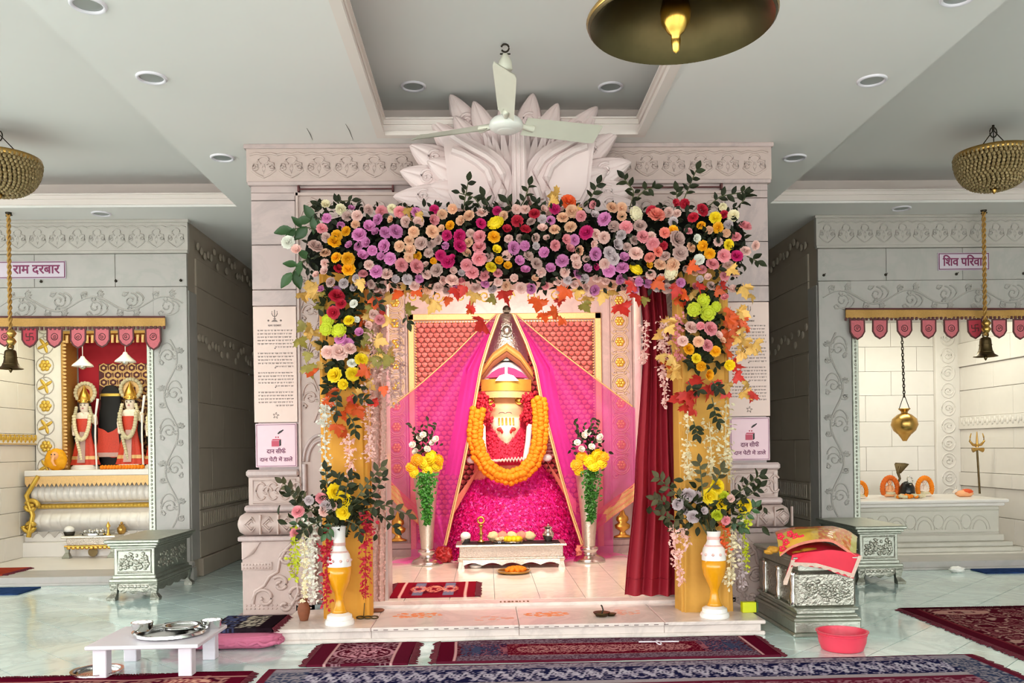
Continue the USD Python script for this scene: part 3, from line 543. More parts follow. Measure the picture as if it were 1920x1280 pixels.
# lotus canopy over the arch
lo = thing('lotus_canopy', 'large white marble lotus relief rising over the flower arch into the ceiling tray', 'carving', (XC, YS - .05, 3.0))
def leaf_poly(b, t, w, k=12):
    b, t = np.array(b), np.array(t); d = t - b; n = np.array([-d[1], d[0]]) / np.linalg.norm(d)
    u = np.linspace(0, 1, k); pr = np.sin(np.pi * u ** .8) ** .8 * (1 - .25 * u)
    pr[-1] = 0; L = b + d * u[:, None] + n * (w * pr)[:, None]; Rr = b + d * u[:, None] - n * (w * pr)[:, None]
    return Polygon(np.vstack([L, Rr[::-1][1:-1]])).buffer(0)
def pxz(px, py, Y): q = P(px, py, Y); return np.array([q[0], q[2]])
base = pxz(966, 395, 7.72)
lo_n = [0]
def petal(tip, frac, w, y, d=.05, curl=True):
    y -= .12 + .0041 * lo_n[0] % .037
    t = pxz(*tip, y); b = t + (base - t) * frac; g = t - b; n = np.array([-g[1], g[0]]) / np.linalg.norm(g); c = b + g * .58
    def f(u, v):
        q = 2 * v - 1; pr = np.sin(np.pi * np.clip(u, 0, 1) ** .85) ** .75 * (1 - .18 * u); e = np.abs(q)
        xz = b + g * u[:, None] + n * (w * pr * q)[:, None]
        dome = np.where(e > .8, (1 - e) / .2 * .8, .8 + .2 * np.cos(e / .8 * 1.57) - .14 * np.exp(-(q / .1) ** 2) - .10 * np.exp(-((e - .66) / .07) ** 2))
        return np.stack([xz[:, 0], y + .03 - (d + .045) * dome * np.sin(np.pi * np.clip(u * .96 + .04, 0, 1)) ** .35, xz[:, 1]], 1)
    ms = [grid(f, 26, 24)]
    if curl: ms.append(relief([spiral(c[0], c[1], w * .40, 1.5, 1.0, 1, 18)], .013, .014, y - d - .008, 6))
    part(lo, 'petal', ms, 'lotus_marble', True)
    lo_n[0] += 1
# rear ring, nearer rings, stem, wings
for tip, w in (((804, 221), .15), ((843, 174), .16), ((1000, 172), .16), ((1122, 197), .16), ((1160, 246), .15)): petal(tip, .62, w, 7.78)
for tip, w in (((887, 187), .14), ((945, 182), .13), ((1047, 191), .14), ((1090, 225), .13), ((850, 215), .13)): petal(tip, .6, w, 7.73, curl=False)
for tip, w in (((767, 271), .17), ((749, 319), .17), ((1185, 302), .17), ((1192, 355), .17)): petal(tip, .58, w, 7.72)
for tip, w in (((800, 300), .16), ((800, 350), .15), ((1140, 320), .16), ((1130, 360), .15)): petal(tip, .56, w, 7.65, curl=False)
for tip, w in (((736, 367), .15), ((760, 392), .13), ((1200, 385), .14)): petal(tip, .6, w, 7.68)
for i, px in enumerate((905, 922, 940, 956, 990, 1006, 1024, 1040)):
    fy = -.12 - .003 * i; t = pxz(px, 248 + (i % 2) * 6, 7.5); b = pxz(972 + (px - 972) * .35, 372, 7.62)
    part(lo, 'fan_petal', [ext(leaf_poly(b, t, .055), 7.59 + fy, 7.66 + fy), ext(affinity.scale(leaf_poly(b, t, .055), .6, .85), 7.578 + fy, 7.6 + fy)], 'lotus_marble')
def wing(mir):
    f = lambda q: (1944 - q[0] if mir else q[0], q[1] - (7 if mir else 0))
    o = [(835, 258), (852, 256), (868, 263), (888, 276), (908, 286), (925, 295), (942, 309), (954, 325), (961, 348), (958, 378), (947, 402), (905, 408), (857, 400), (843, 372), (840, 340), (836, 305), (833, 280)]
    p = Polygon([pxz(*f(q), 7.58) for q in o]).buffer(.0)
    if not p.is_valid: p = p.buffer(0)
    r1 = [(848, 270), (866, 282), (890, 296), (912, 308), (930, 322), (942, 342), (942, 370), (934, 395)]
    r2 = [(850, 296), (872, 304), (896, 318), (914, 334), (922, 354), (920, 380), (912, 400)]
    o_ = .1 + .002 * mir; ms = [ext(p, 7.50 - o_, 7.64 - o_), ext(p.buffer(-.03), 7.485 - o_, 7.51 - o_)]
    ms.append(relief([np.array([pxz(*f(q), 7.58) for q in r]) for r in (r1, r2)], .036, .055, 7.485 - o_, 8))
    part(lo, 'wing_petal', ms, 'lotus_marble')
wing(False); wing(True)
st = [pxz(958, 250, 7.5), pxz(985, 250, 7.5), pxz(987, 400, 7.5), pxz(960, 400, 7.5)]
sx0, sx1 = st[0][0], st[1][0]
part(lo, 'stem', [cbox(sx0, sx1, 7.34, 7.66, st[2][1], st[0][1] + .02, .03)] + [cbox(sx0 + (sx1 - sx0) * q, sx0 + (sx1 - sx0) * (q + .22), 7.328, 7.36, st[2][1], st[0][1] + .01, .01) for q in (.1, .4, .7)], 'lotus_marble')
part(lo, 'bracket', cbox(XC - .55, XC + .75, 7.64, YS, 3.55, 4.15, .02), 'lotus_marble')

# niche behind the front
nc = thing('wall_niche', 'lit marble niche behind the central arch', 'wall', (XC, YN, 0), kind='structure')
NX0, NX1 = XC - 1.95, XC + 1.95
nl = thing('wall_niche_left', 'plain marble left wall of the niche', 'wall', (NX0, YN, 0), kind='structure'); part(nl, 'side_wall', box(NX0 - .05, NX0, YS + .3, YN, 0, 3.5), 'marble'); nr_ = thing('wall_niche_right', 'plain marble right wall of the niche', 'wall', (NX1, YN, 0), kind='structure'); part(nr_, 'side_wall', box(NX1, NX1 + .05, YS + .3, YN, 0, 3.5), 'marble')
nk = thing('ceiling_niche', 'marble ceiling of the niche', 'ceiling', (XC, 9.5, 3.5), kind='structure'); part(nk, 'niche_ceiling', box(NX0 - .05, NX1 + .05, YS + .3, YN + .1, 3.5, 3.55), 'marble')
part(nc, 'back_wall', box(NX0 - .05, NX1 + .05, YN, YN + .1, 0, 3.5), 'marble')
for nm_, b_ in (('left', box(X0, X0 + .05, YS + .36, 13.14, 0, H)), ('right', box(X1 - .05, X1, YS + .36, 13.14, 0, H)), ('back', box(X0, X1, 13.15, 13.2, 0, H))):
    st2 = thing('wall_shrine_' + nm_, nm_ + ' outer wall of the central shrine along the passage', 'wall', (XC, 10.5, 0), kind='structure'); part(st2, 'wall_panel', b_, 'marble_grey')
zn = lambda py, px=945: P(px, py, YN)[2]
xn = lambda px, py=800: P(px, py, YN)[0]
part(nc, 'skirting', [cbox(NX0, NX1, YN - .06, YN, .13, .24, .01), cbox(NX0, NX1, YN - .035, YN, .24, .32, .01)], 'marble')
# gold frame and its sequinned panel
fr = part(nc, 'panel_frame', [cbox(xn(768), xn(779), YN - .05, YN, zn(1040), zn(588), .008), cbox(xn(1117), xn(1129), YN - .05, YN, zn(1040), zn(588), .008), cbox(xn(768), xn(1129), YN - .05, YN, zn(600), zn(588), .008)], 'gold_lace', label='gilded frame')
part(fr, 'frame_beading', dots(xn(782), xn(1115), zn(603), YN - .02, 60, .012, .014) + [tr(ball((0, 0, 0), .012, 1), (xx, YN - .02, z)) for xx in (xn(782), xn(1114)) for z in np.arange(.4, zn(605), .035)], 'gold_lace', True)
PX0, PX1, PZ0, PZ1 = xn(782), xn(1115), .3, zn(604)
part(nc, 'panel_back', box(PX0, PX1, YN - .012, YN, PZ0, PZ1), 'sequin_back')
dx, dz = .0775, .062; sq = []
rowz = np.arange(PZ1 - .03, PZ0, -dz)
for i, z in enumerate(rowz):
    for x in np.arange(PX0 + .03 + (dx / 2 if i % 2 else 0), PX1 - .02, dx): sq.append((abs(x - XC - .03) < .55, -z, x, z))
scale_mesh = hull([(-.036, -.010, .006), (.036, -.010, .006), (-.02, -.02, -.012), (.02, -.02, -.012), (0, -.024, .024), (0, -.008, .03), (0, -.034, -.006), (-.03, -.008, .02), (.03, -.008, .02), (0, -.012, -.032), (-.018, -.01, -.026), (.018, -.01, -.026)])
sq.sort(); rest = []
for k, (hid, _, x, z) in enumerate(sq):
    m_ = tr(scale_mesh, (x, YN - .008, z))
    if k < 300: part(nc, 'scale', m_, 'sequin')
    else: rest.append(m_)
part(nc, 'scale_field', rest, 'sequin', kind='stuff')
# side bands with gold roundels
for s in (-1, 1):
    cx = xn(742, 700) if s < 0 else xn(1163, 700)
    bd = part(nc, 'medallion_band', [cbox(cx - .15, cx - .13, YN - .03, YN, .3, 3.4, .005), cbox(cx + .13, cx + .15, YN - .03, YN, .3, 3.4, .005)], 'marble')
    for k in range(9):
        z = zn(642) - k * .262 + .26 * 2
        md = part(nc, 'medallion', relief([arc(cx, z, .105, .115, 0, 360, 24), arc(cx, z, .085, .092, 0, 360, 20)] + [spiral(cx + .07 * math.cos(a), z + .13 * s2, .04, 1, a, 1, 8) for a, s2 in ((0, 1), (math.pi, -1))], .009, .014, YN, 5), 'marble_warm', True)
        part(md, 'medallion_flower', [tr(ball((0, 0, 0), 1, 1), (cx + .036 * math.cos(a), YN - .004, z + .036 * math.sin(a)), s=(.028, .014, .028)) for a in np.arange(6) * math.pi / 3] + [tr(ball((0, 0, 0), 1, 1), (cx, YN - .012, z), s=(.022, .018, .022))], 'gold_paint', True)
    part(nc, 'lamp_relief', tr(lathe([(0.001, .34), (.11, .34), (.11, .36), (.05, .38), (.03, .42), (.09, .46), (.10, .50), (.05, .53), (.08, .56), (.075, .60), (.04, .63), (.012, .70), (0.001, .72)], 18), (cx, YN - .01, 0), s=(1, .4, 1)), 'gold', True, label='gilded pot relief at the foot of the band')
part(nc, 'upper_band', relief([spiral(NX0 + .5 + k * .3, 3.42, .08, 1.3, 0, 1 if k % 2 else -1, 14) for k in range(10)], .01, .012, YN, 5), 'gold_paint', True)

# podium and niche floor
pd = thing('podium', 'low white marble podium of two shallow steps before the central shrine', 'podium', (XC, 6.9, 0), kind='structure')
PH = 1.917
def slab(x0, x1, y0, y1, z0, z1, c=.004): return cbox(x0, x1, y0, y1, z0, z1, c)
part(pd, 'core', box(XC - PH + .03, XC + PH - .03, 6.88, YS + .3, 0, .09), 'marble')
xs = [XC - PH, XC - 1.17, XC - .02, XC + 1.12, XC + PH]
for i in range(4):
    part(pd, 'top_slab', slab(xs[i] + .0015, xs[i + 1] - .0015, 6.84, 7.68, .09, .12, .006), 'lit_podium_marble')
    part(pd, 'riser_slab', slab(xs[i] + .03 * (i == 0) + .0015, xs[i + 1] - .03 * (i == 3) - .0015, 6.87, 6.90, .03, .09, .004), 'lit_podium_marble')
part(pd, 'base_moulding', [cbox(XC - PH + .0, XC + PH - .0, 6.85, 6.9, 0, .032, .008)], 'lit_podium_marble')
part(pd, 'inlay_dash', [box(x, x + .035, 6.8385, 6.845, .1, .106) for x in np.arange(XC - 1.15, XC + 1.15, .078)], 'ink_grey', kind='stuff')
part(pd, 'side_step', cbox(XC - PH - .42, XC - PH + .02, 7.35, YS, 0, .045, .006), 'lit_podium_marble')
part(pd, 'threshold', slab(XC - 1.55, XC + 1.55, 7.66, 7.86, .10, .148, .006), 'lit_podium_marble')
fn = thing('niche_floor', 'square white marble tiles on the niche floor before the deity', 'floor', (XC, 8, 0), kind='structure')
part(fn, 'floor_base', box(NX0, NX1, 7.8, YN, .0, .14), 'floor_grout')
for i in range(-5, 6):
    for j in range(0, 9):
        xa, xb = max(NX0, .057 + i * .405 + .0025), min(NX1, .057 + (i + 1) * .405 - .0025)
        ya, yb = 7.862 + j * .405, min(YN, 7.862 + (j + 1) * .405 - .004)
        if xb - xa > .03 and yb - ya > .03 and not (ya < YS + .32 and (xa < XC - OX - .3 or xb > XC + OX + .3)): part(fn, 'tile', box(xa, xb, ya, yb, .135, .15), 'shrine_tile')
# faded rangoli prints on the podium
def rangoli(px, py, z, n, r, m, name='rangoli_print'):
    c = G(px, py, z); out = []
    for k in range(n):
        a = R.uniform(0, 6.28); q = r * math.sqrt(R.random()); s = R.uniform(.012, .028)
        out.append(tr(lathe([(0.0001, .0015), (1, .001), (1, 0)], 7), (c[0] + q * 1.35 * math.cos(a), c[1] + q * .75 * math.sin(a), z), s=(s, s * .8, 1)))
    part(pd, name, out, m, kind='stuff')
mat('rangoli_orange', sc(226, 136, 84), 0.8); mat('rangoli_pale', sc(216, 158, 138), 0.8); mat('rangoli_brown', sc(120, 84, 60), 0.8)
rangoli(783, 1153, .12, 55, .15, 'rangoli_orange'); rangoli(918, 1158, .12, 26, .14, 'rangoli_pale'); rangoli(1026, 1151, .12, 55, .13, 'rangoli_orange'); rangoli(1165, 1148, .12, 30, .15, 'rangoli_pale')
th = [box(q, q + R.uniform(.012, .03), 7.70, 7.76, .1485, .150) for q in np.arange(.10, .36, .034)]
part(pd, 'worn_lettering', th, 'rangoli_brown', kind='stuff')
# ================================================================== side shrine buildings
def blocks(parent, fn, u0, u1, zlist, bl, m, off=0.0, d=.0022):
    """courses of marble slabs; fn(ua, ub, za, zb) -> mesh"""
    for k in range(len(zlist) - 1):
        a = u0 - (bl * .5 if (k + off) % 2 else 0)
        while a < u1 - .02:
            ua, ub = max(a, u0), min(a + bl, u1)
            if ub - ua > .03: part(parent, 'marble_block', fn(ua + d, ub - d, zlist[k] + d, zlist[k + 1] - d), m)
            a += bl
ZFR, ZSG, ZLN, ZOP = 3.86, 3.44, 3.06, 2.98     # frieze foot, sign band foot, lintel carving foot, opening top
ZS_ = .10                                       # step height
for s, side in ((-1, 'left'), (1, 'right')):
    xc = XC + s * 3.735; xo = XC + s * 4.206; xf = XC + s * 5.75 * 1.0     # corner, opening's inner edge
    xe = XC + s * 6.75; far = XC + s * 9.6
    lo_, hi_ = (lambda a, b: (min(a, b), max(a, b)))(xc, far)
    w = thing('wall_' + side + '_shrine', f'pale marble front of the {side} side shrine with carved jamb and frieze', 'wall', (xc, YB, 0), kind='structure')
    part(w, 'core', [box(*sorted((xc - s * -.02, xo)), YB + .03, YB + .35, 0, H), box(*sorted((xe, far)), YB + .03, YB + .35, 0, H), box(*sorted((xo, xe)), YB + .03, YB + .35, ZOP, H)], 'marble_grey')
    f = part(w, 'frieze_panel', [box(*sorted((xc - s * .02, far)), YB - .025, YB + .04, ZFR, H - .03), cbox(*sorted((xc - s * .04, far)), YB - .05, YB + .04, H - .035, H, .006), cbox(*sorted((xc - s * .02, far)), YB - .035, YB + .03, ZFR - .03, ZFR + .004, .006)], 'marble_grey_carved')
    nf = 24
    part(f, 'frieze_carving', motif_frieze(*sorted((xc, xc + s * nf * .228)), ZFR + .02, H - .05, YB - .025, nf, .009), 'marble_grey_carved', True, kind='stuff')
    xs_ = [xc + s * q for q in (0, .83, 1.76, 2.7, 3.6, 4.6, 5.8)]
    for a, b in zip(xs_, xs_[1:]):
        a, b = sorted((a, b)); part(w, 'marble_block', cbox(a + .002, b - .002, YB - .006, YB + .04, ZSG + .003, ZFR - .033, .004), 'marble_grey')
    for k, q in enumerate((.07, .82, 1.68, 2.5)):
        part(w, 'fixing_hook', [tr(lathe([(.0001, 0), (.016, .0), (.016, .012), (.006, .02), (.0001, .022)], 10), (xc + s * q, YB - .006, ZSG + .07), rx=math.pi / 2), tube([(xc + s * q, YB - .03, ZSG + .07), (xc + s * q + .012, YB - .04, ZSG + .085)], .004, 5)], 'dark_metal')
    # carved architrave and jamb
    jw = abs(xo - xc) - .08
    ja, jb = sorted((xc, xc + s * jw))
    jm = part(w, 'jamb_panel', cbox(ja, jb, YB - .02, YB + .04, ZS_, ZSG - .004, .005), 'marble_grey')
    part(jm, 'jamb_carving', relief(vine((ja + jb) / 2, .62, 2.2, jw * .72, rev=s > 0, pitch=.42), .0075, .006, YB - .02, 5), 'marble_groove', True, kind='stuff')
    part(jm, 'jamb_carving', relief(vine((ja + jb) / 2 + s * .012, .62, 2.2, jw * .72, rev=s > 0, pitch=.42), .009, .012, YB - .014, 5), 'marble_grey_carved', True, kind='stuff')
    la, lb = sorted((xc + s * jw, far))
    am = part(w, 'architrave_panel', box(la, lb, YB - .018, YB + .04, ZOP, ZSG - .004), 'marble_grey')
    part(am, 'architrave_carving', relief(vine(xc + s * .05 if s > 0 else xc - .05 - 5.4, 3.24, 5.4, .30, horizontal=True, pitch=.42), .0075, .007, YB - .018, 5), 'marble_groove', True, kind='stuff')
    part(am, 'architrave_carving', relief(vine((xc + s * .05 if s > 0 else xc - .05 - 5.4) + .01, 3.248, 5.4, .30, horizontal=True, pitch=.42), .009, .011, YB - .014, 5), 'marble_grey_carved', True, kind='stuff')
    part(w, 'base_moulding', [cbox(*sorted((xc - s * .06, xo - s * .09)), YB - .10, YB + .03, 0, .16, .01), cbox(*sorted((xc - s * .04, xo - s * .09)), YB - .06, YB + .03, .16, .22, .01)], 'marble_grey')
    # silver clad door frame
    fx = sorted((xc + s * jw, xo))
    df = part(w, 'door_frame', [cbox(*fx, YB - .03, YB + .36, ZS_, ZOP + .02, .006)], 'silver', label='beaten silver door frame')
    part(df, 'frame_beading', [tr(ball((0, 0, 0), 1, 1), (fx[0] + (fx[1] - fx[0]) * .5, YB - .032, z), s=(.012, .008, .016)) for z in np.arange(.5, 2.95, .045)], 'silver_relief', True, kind='stuff')
    # reveal to the passage
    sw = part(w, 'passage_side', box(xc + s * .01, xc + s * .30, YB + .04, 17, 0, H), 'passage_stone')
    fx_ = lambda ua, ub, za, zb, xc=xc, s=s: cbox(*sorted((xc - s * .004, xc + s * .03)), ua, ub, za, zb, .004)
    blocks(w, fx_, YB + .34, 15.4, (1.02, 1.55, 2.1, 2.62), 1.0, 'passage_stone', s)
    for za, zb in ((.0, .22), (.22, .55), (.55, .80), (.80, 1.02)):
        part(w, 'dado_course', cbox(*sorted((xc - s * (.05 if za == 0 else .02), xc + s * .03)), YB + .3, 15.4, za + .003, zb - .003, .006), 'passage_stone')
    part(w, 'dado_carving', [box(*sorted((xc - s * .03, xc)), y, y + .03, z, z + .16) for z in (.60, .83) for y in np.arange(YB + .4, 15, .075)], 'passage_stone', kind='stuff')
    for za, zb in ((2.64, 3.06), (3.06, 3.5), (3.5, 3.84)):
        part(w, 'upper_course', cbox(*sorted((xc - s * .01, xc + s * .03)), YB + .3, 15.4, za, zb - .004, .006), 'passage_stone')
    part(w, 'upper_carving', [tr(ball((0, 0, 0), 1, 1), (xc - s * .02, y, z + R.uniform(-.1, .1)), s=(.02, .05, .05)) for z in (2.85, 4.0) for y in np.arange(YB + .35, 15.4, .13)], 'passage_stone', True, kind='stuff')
    part(w, 'corner_strip', [cbox(*sorted((xc - s * .012, xc + s * .04)), YB + .02, YB + .30, .22, 3.4, .005)], 'marble_grey')
    # step, floor, sanctum
    st_ = thing('floor_' + side + '_shrine', f'raised marble floor of the {side} side shrine', 'floor', (xo, YB, 0), kind='structure')
    part(st_, 'step', [cbox(*sorted((xo - s * .05, far)), 10.17, YB + .36, 0, ZS_, .006), cbox(*sorted((xo - s * .03, far)), 10.14, 10.2, 0, .03, .006)], 'marble_grey')
    part(st_, 'inner_floor', box(*sorted((xc + s * .05, far)), YB + .36, 13.1, .02, ZS_ - .0), 'marble_white')
    sc_ = thing('wall_' + side + '_sanctum', f'marble lined inner room of the {side} side shrine', 'wall', (xo, 13, 0), kind='structure')
    sk_ = thing('ceiling_' + side + '_sanctum', f'ceiling of the inner room of the {side} side shrine', 'ceiling', (xo, 12, 3.5), kind='structure'); part(sk_, 'sanctum_ceiling', box(*sorted((xc + s * .05, far)), YB + .3, 13.1, 3.55, 3.6), 'marble_white')
    se_ = thing('wall_' + side + '_sanctum_end', f'inner end wall of the {side} side shrine', 'wall', (xo, 12, 0), kind='structure'); part(se_, 'sanctum_end_wall', box(*sorted((xc + s * .30, xc + s * .34)), YB + .36, 13.1, .02, 3.6), 'marble_white')

# left sanctum -----------------------------------------------------------------
YL = 12.55
xl = lambda px, py=800, Y=YL: P(px, py, Y)[0]
zl = lambda py, px=150, Y=YL: P(px, py, Y)[2]
SL = '/World/wall_left_sanctum'
XLW = xl(64)
SB = thing('wall_left_sanctum_back', 'back wall of the left side shrine with gilded roundels and a red lined niche', 'wall', (-5, 13, 0), kind='structure')
part(SL, 'core_wall', box(XLW - .1, XLW - .03, YB + .36, 13.1, 0, 3.6), 'marble_white'); part(SB, 'core_wall', [box(XLW, XC - 3.735, 13.05, 13.1, 0, 3.6)], 'marble_white')
zz = [.10, .40, .72, 1.06, 1.40, 1.62, 1.78, 2.12, 2.47, 2.82, 3.17, 3.55]
for k in range(len(zz) - 1):
    if k == 5: continue
    a = YB + .36 - (.45 if k % 2 else 0)
    while a < YL:
        ya, yb = max(a, YB + .36), min(a + .9, YL + .3)
        if yb - ya > .05: part(SL, 'marble_block', cbox(XLW - .03, XLW - (0 if k not in (0,) else -.04), ya + .002, yb - .002, zz[k] + .003, zz[k + 1] - .003, .004), 'marble_white')
        a += .9
gb = part(SL, 'gilded_band', cbox(XLW - .03, XLW + .03, YB + .36, YL, 1.625, 1.775, .006), 'marble_white')
part(gb, 'band_carving', [tr(ball((0, 0, 0), 1, 1), (XLW + .03, y, 1.70 + .03 * (k % 2)), s=(.014, .028, .045)) for k, y in enumerate(np.arange(YB + .4, YL - .02, .055))] + [box(XLW + .02, XLW + .036, YB + .36, YL, z, z + .012) for z in (1.635, 1.755)], 'gold_paint', True, kind='stuff')
xp0, xp1, xg = xl(66), xl(117), xl(128)
pil = part(SB, 'roundel_pilaster', [cbox(xp0, xp1, YL, YL + .4, .1, 3.5, .01)], 'marble_white')
for k in range(11):
    z = zl(684, 84) + .28 * 2 - .284 * k
    if z < .5: break
    cx = xl(86)
    ro = part(SB, 'roundel', relief([arc(cx, z, .118, .122, 0, 360, 24), arc(cx + .03, z + .12, .05, .05, 90, 270, 8)], .008, .012, YL, 5), 'marble_grey_carved', True)
    if k % 2 == 0:
        g = [tr(ball((0, 0, 0), 1, 1), (cx + .05 * math.cos(a), YL, z + .05 * math.sin(a)), s=(.036, .02, .036)) for a in np.arange(6) * math.pi / 3] + [tr(ball((0, 0, 0), 1, 1), (cx, YL - .012, z), s=(.03, .02, .03))]
    else:
        g = [tr(ball((0, 0, 0), 1, 1), (0, 0, 0), ry=-a, s=1) if False else tr(tr(ball((0, 0, 0), 1, 1), s=(.065, .016, .024)), (cx + .05 * math.cos(a), YL - .002, z + .05 * math.sin(a)), ry=-a) for a in (.6, 2.2, 3.6, 5.0)] + [tr(tr(ball((0, 0, 0), 1, 1), s=(.03, .018, .02)), (cx, YL, z))]
    part(ro, 'roundel_flower', g, 'gold_paint', True)
gf = part(SB, 'gilded_frame', [cbox(xp1 + .01, xg - .03, YL - .04, YL + .36, 1.28, 3.3, .006), cbox(xp1, -3.9, YL - .04, YL + .36, 3.18, 3.3, .006)], 'gold_cloth', label='gilded frame of the red niche')
part(gf, 'frame_beading', [tr(ball((0, 0, 0), 1, 1), (xg - .02, YL - .045, z), s=(.03, .018, .02)) for z in np.arange(1.32, 3.1, .05)] + [box(x, x + .035, YL - .05, YL - .02, 3.05, 3.16) for x in np.arange(xg, -3.9, .07)], 'gold_lace', True, kind='stuff')
part(SB, 'red_backcloth', box(xg - .05, -3.8, 13.0, 13.04, 1.2, 3.3), 'niche_red', label='deep red cloth lining of the niche')
xk0 = xl(186, 750, 12.97)
bk = part(SB, 'patterned_backdrop', box(xk0, -3.9, 12.97, 12.99, 1.3, P(200, 682, 12.97)[2]), 'trim_dark', label='brown cloth with gold honeycomb rings')
hx = []
for i in range(14):
    for j in range(9):
        cx, cz = xk0 + .07 + j * .135 + (.0675 if i % 2 else 0), P(200, 682, 12.97)[2] - .06 - i * .105
        if cx < -3.95 and cz > 1.4: hx += [relief([arc(cx, cz, .062, .062, 30, 390, 7)], .011, .006, 12.968, 5), tr(ball((0, 0, 0), 1, 1), (cx, 12.968, cz), s=(.022, .006, .022))]
part(bk, 'ring_pattern', hx, 'gold_lace', kind='stuff')
# altar
al = thing('altar', 'white and gilded marble altar under the robed idols of the left shrine', 'altar', (-5.3, YL, .1))
xa = xl(66); xb = -3.85
def gad(x0, x1, z0, z1, y, r, p, ogee=0.0):
    """a bulging moulding with upright flutes"""
    n = max(1, int((x1 - x0) / p))
    def f(u, w):
        k = np.abs(np.sin(np.pi * n * u)) ** .45; b = np.sin(np.pi * w) ** (.6 + ogee) * (1 - ogee * .5 * w)
        return np.stack([x0 + (x1 - x0) * u, y - r * b * (.78 + .22 * k), z0 + (z1 - z0) * w], 1)
    return [grid(f, n * 8, 14)]
part(al, 'altar_top', cbox(xa + .03, xb, YL - .38, 12.97, zl(888) - .02, zl(880), .01), 'marble_white')
part(al, 'altar_core', [box(xa + .06, xb, YL - .22, 12.9, .1, 1.2), cbox(xa - .02, xb, YL - .42, YL, .1, .30, .01), cbox(xa, xb, YL - .36, YL, .30, .42, .01)], 'marble_white')
part(al, 'fringe_cloth', [box(xa + .05, xb, YL - .395, YL - .385, zl(903), zl(888) - .02)] + [ext(Polygon([(x, zl(903)), (x + .06, zl(903)), (x + .03, zl(910))]), YL - .395, YL - .385) for x in np.arange(xa + .05, xb - .06, .06)], 'gold_lace', label='gold trellis fringe')
part(al, 'gadroon', gad(xa + .1, xb, zl(940), zl(906), YL - .22, .15, .085), 'marble_white', True)
part(al, 'gilded_rope', gad(xa + .16, xb, zl(951), zl(941), YL - .24, .09, .05), 'gold_paint', True)
part(al, 'lower_gadroon', gad(xa + .08, xb, .44, zl(952), YL - .24, .16, .13, .6), 'marble_white', True)
part(al, 'lower_ogee', [ext(Polygon([(x, .44), (x + .15, .44), (x + .075, .36)]), YL - .375, YL - .36) for x in np.arange(xa + .05, xb - .15, .15)], 'marble_grey_carved')
sc0 = xl(84)
part(al, 'gilded_scroll', [relief([spiral(sc0, zl(945), .10, 1.3, 0, 1, 20), spiral(sc0 - .02, zl(980), .09, 1.2, math.pi, 1, 20), np.array([[sc0 + .1, zl(890)], [sc0 - .06, zl(925)], [sc0 + .02, zl(960)], [sc0 - .04, zl(1000)]])], .03, .04, YL - .40, 8)], 'gold_paint', True)

# right sanctum ----------------------------------------------------------------
YR = 12.95
SR = '/World/wall_right_sanctum'
xr = lambda px, py=800, Y=YR: P(px, py, Y)[0]
zr = lambda py, px=1680, Y=YR: P(px, py, Y)[2]
XRW = xr(1797)
SQ = thing('wall_right_sanctum_back', 'back wall of the right side shrine in white marble courses', 'wall', (5, 13, 0), kind='structure')
part(SR, 'core_wall', box(XRW + .03, XRW + .1, YB + .36, 13.1, 0, 3.6), 'marble_white'); part(SQ, 'core_wall', [box(XC + 3.735, XRW + .1, YR + .03, 13.1, 0, 3.6)], 'marble_white')
zz = [zr(q) for q in (976, 929, 882, 837, 790, 741, 696, 650, 604, 560)] 
zz = [.10] + zz
blocks(SQ, lambda ua, ub, za, zb: cbox(ua, ub, YR, YR + .04, za, zb, .0025), xr(1575), xr(1752), zz, .78, 'marble_white', 0)
cp = part(SQ, 'corner_pilaster', [cbox(xr(1752), XRW, YR - .06, YR + .04, .1, 3.55, .006)], 'marble_white')
cx = (xr(1752) + XRW) / 2
part(cp, 'pilaster_carving', relief([q for k in range(12) for q in (arc(cx, .7 + .26 * k, .10, .11, 0, 360, 20), spiral(cx, .7 + .26 * k, .07, 1.3, k, 1 if k % 2 else -1, 14))], .011, .014, YR - .06, 5), 'marble_white', True, kind='stuff')
zq = [.1, .45, .85, 1.05, 1.40, zr(805, 1797), zr(782, 1797), 2.25, 2.60, 2.95, 3.3, 3.55]
for k in range(len(zq) - 1):
    if abs(zq[k] - zr(805, 1797)) < 1e-6: continue
    a = YB + .36 - (.35 if k % 2 else 0)
    while a < YR:
        ya, yb = max(a, YB + .36), min(a + .8, YR)
        if yb - ya > .05: part(SR, 'marble_block', cbox(XRW - (.03 if k in (2, 8) else .0), XRW + .04, ya + .002, yb - .002, zq[k] + .004, zq[k + 1] - .004, .004), 'marble_white')
        a += .8
rb = part(SR, 'carved_band', cbox(XRW - .03, XRW + .03, YB + .36, YR - .06, zr(805, 1797), zr(782, 1797), .006), 'marble_white')
part(rb, 'band_carving', [tr(ball((0, 0, 0), 1, 1), (XRW - .03, y, zr(793, 1797) + .03 * (k % 2)), s=(.014, .03, .045)) for k, y in enumerate(np.arange(YB + .4, YR - .1, .06))], 'marble_white', True, kind='stuff')
al2 = thing('stone_altar', 'pale carved stone altar in the right shrine bearing the small idols', 'altar', (5.6, 11.5, .1))
ya0 = 11.05; za = P(1700, 938, ya0)[2]
xa0, xa1 = XC + 4.0, P(1893, 938, ya0)[0]
part(al2, 'altar_top', [cbox(xa0, xa1, ya0, 12.35, za - .045, za, .012), cbox(xa0, xa1 - .04, ya0 + .03, 12.33, za - .09, za - .045, .012)], 'marble_white')
bd = part(al2, 'altar_body', [cbox(xa0, xa1 - .09, ya0 + .08, 12.3, .30, za - .09, .01)], 'altar_stone')
zb0, zb1 = P(1700, 998, ya0)[2], P(1700, 962, ya0)[2]
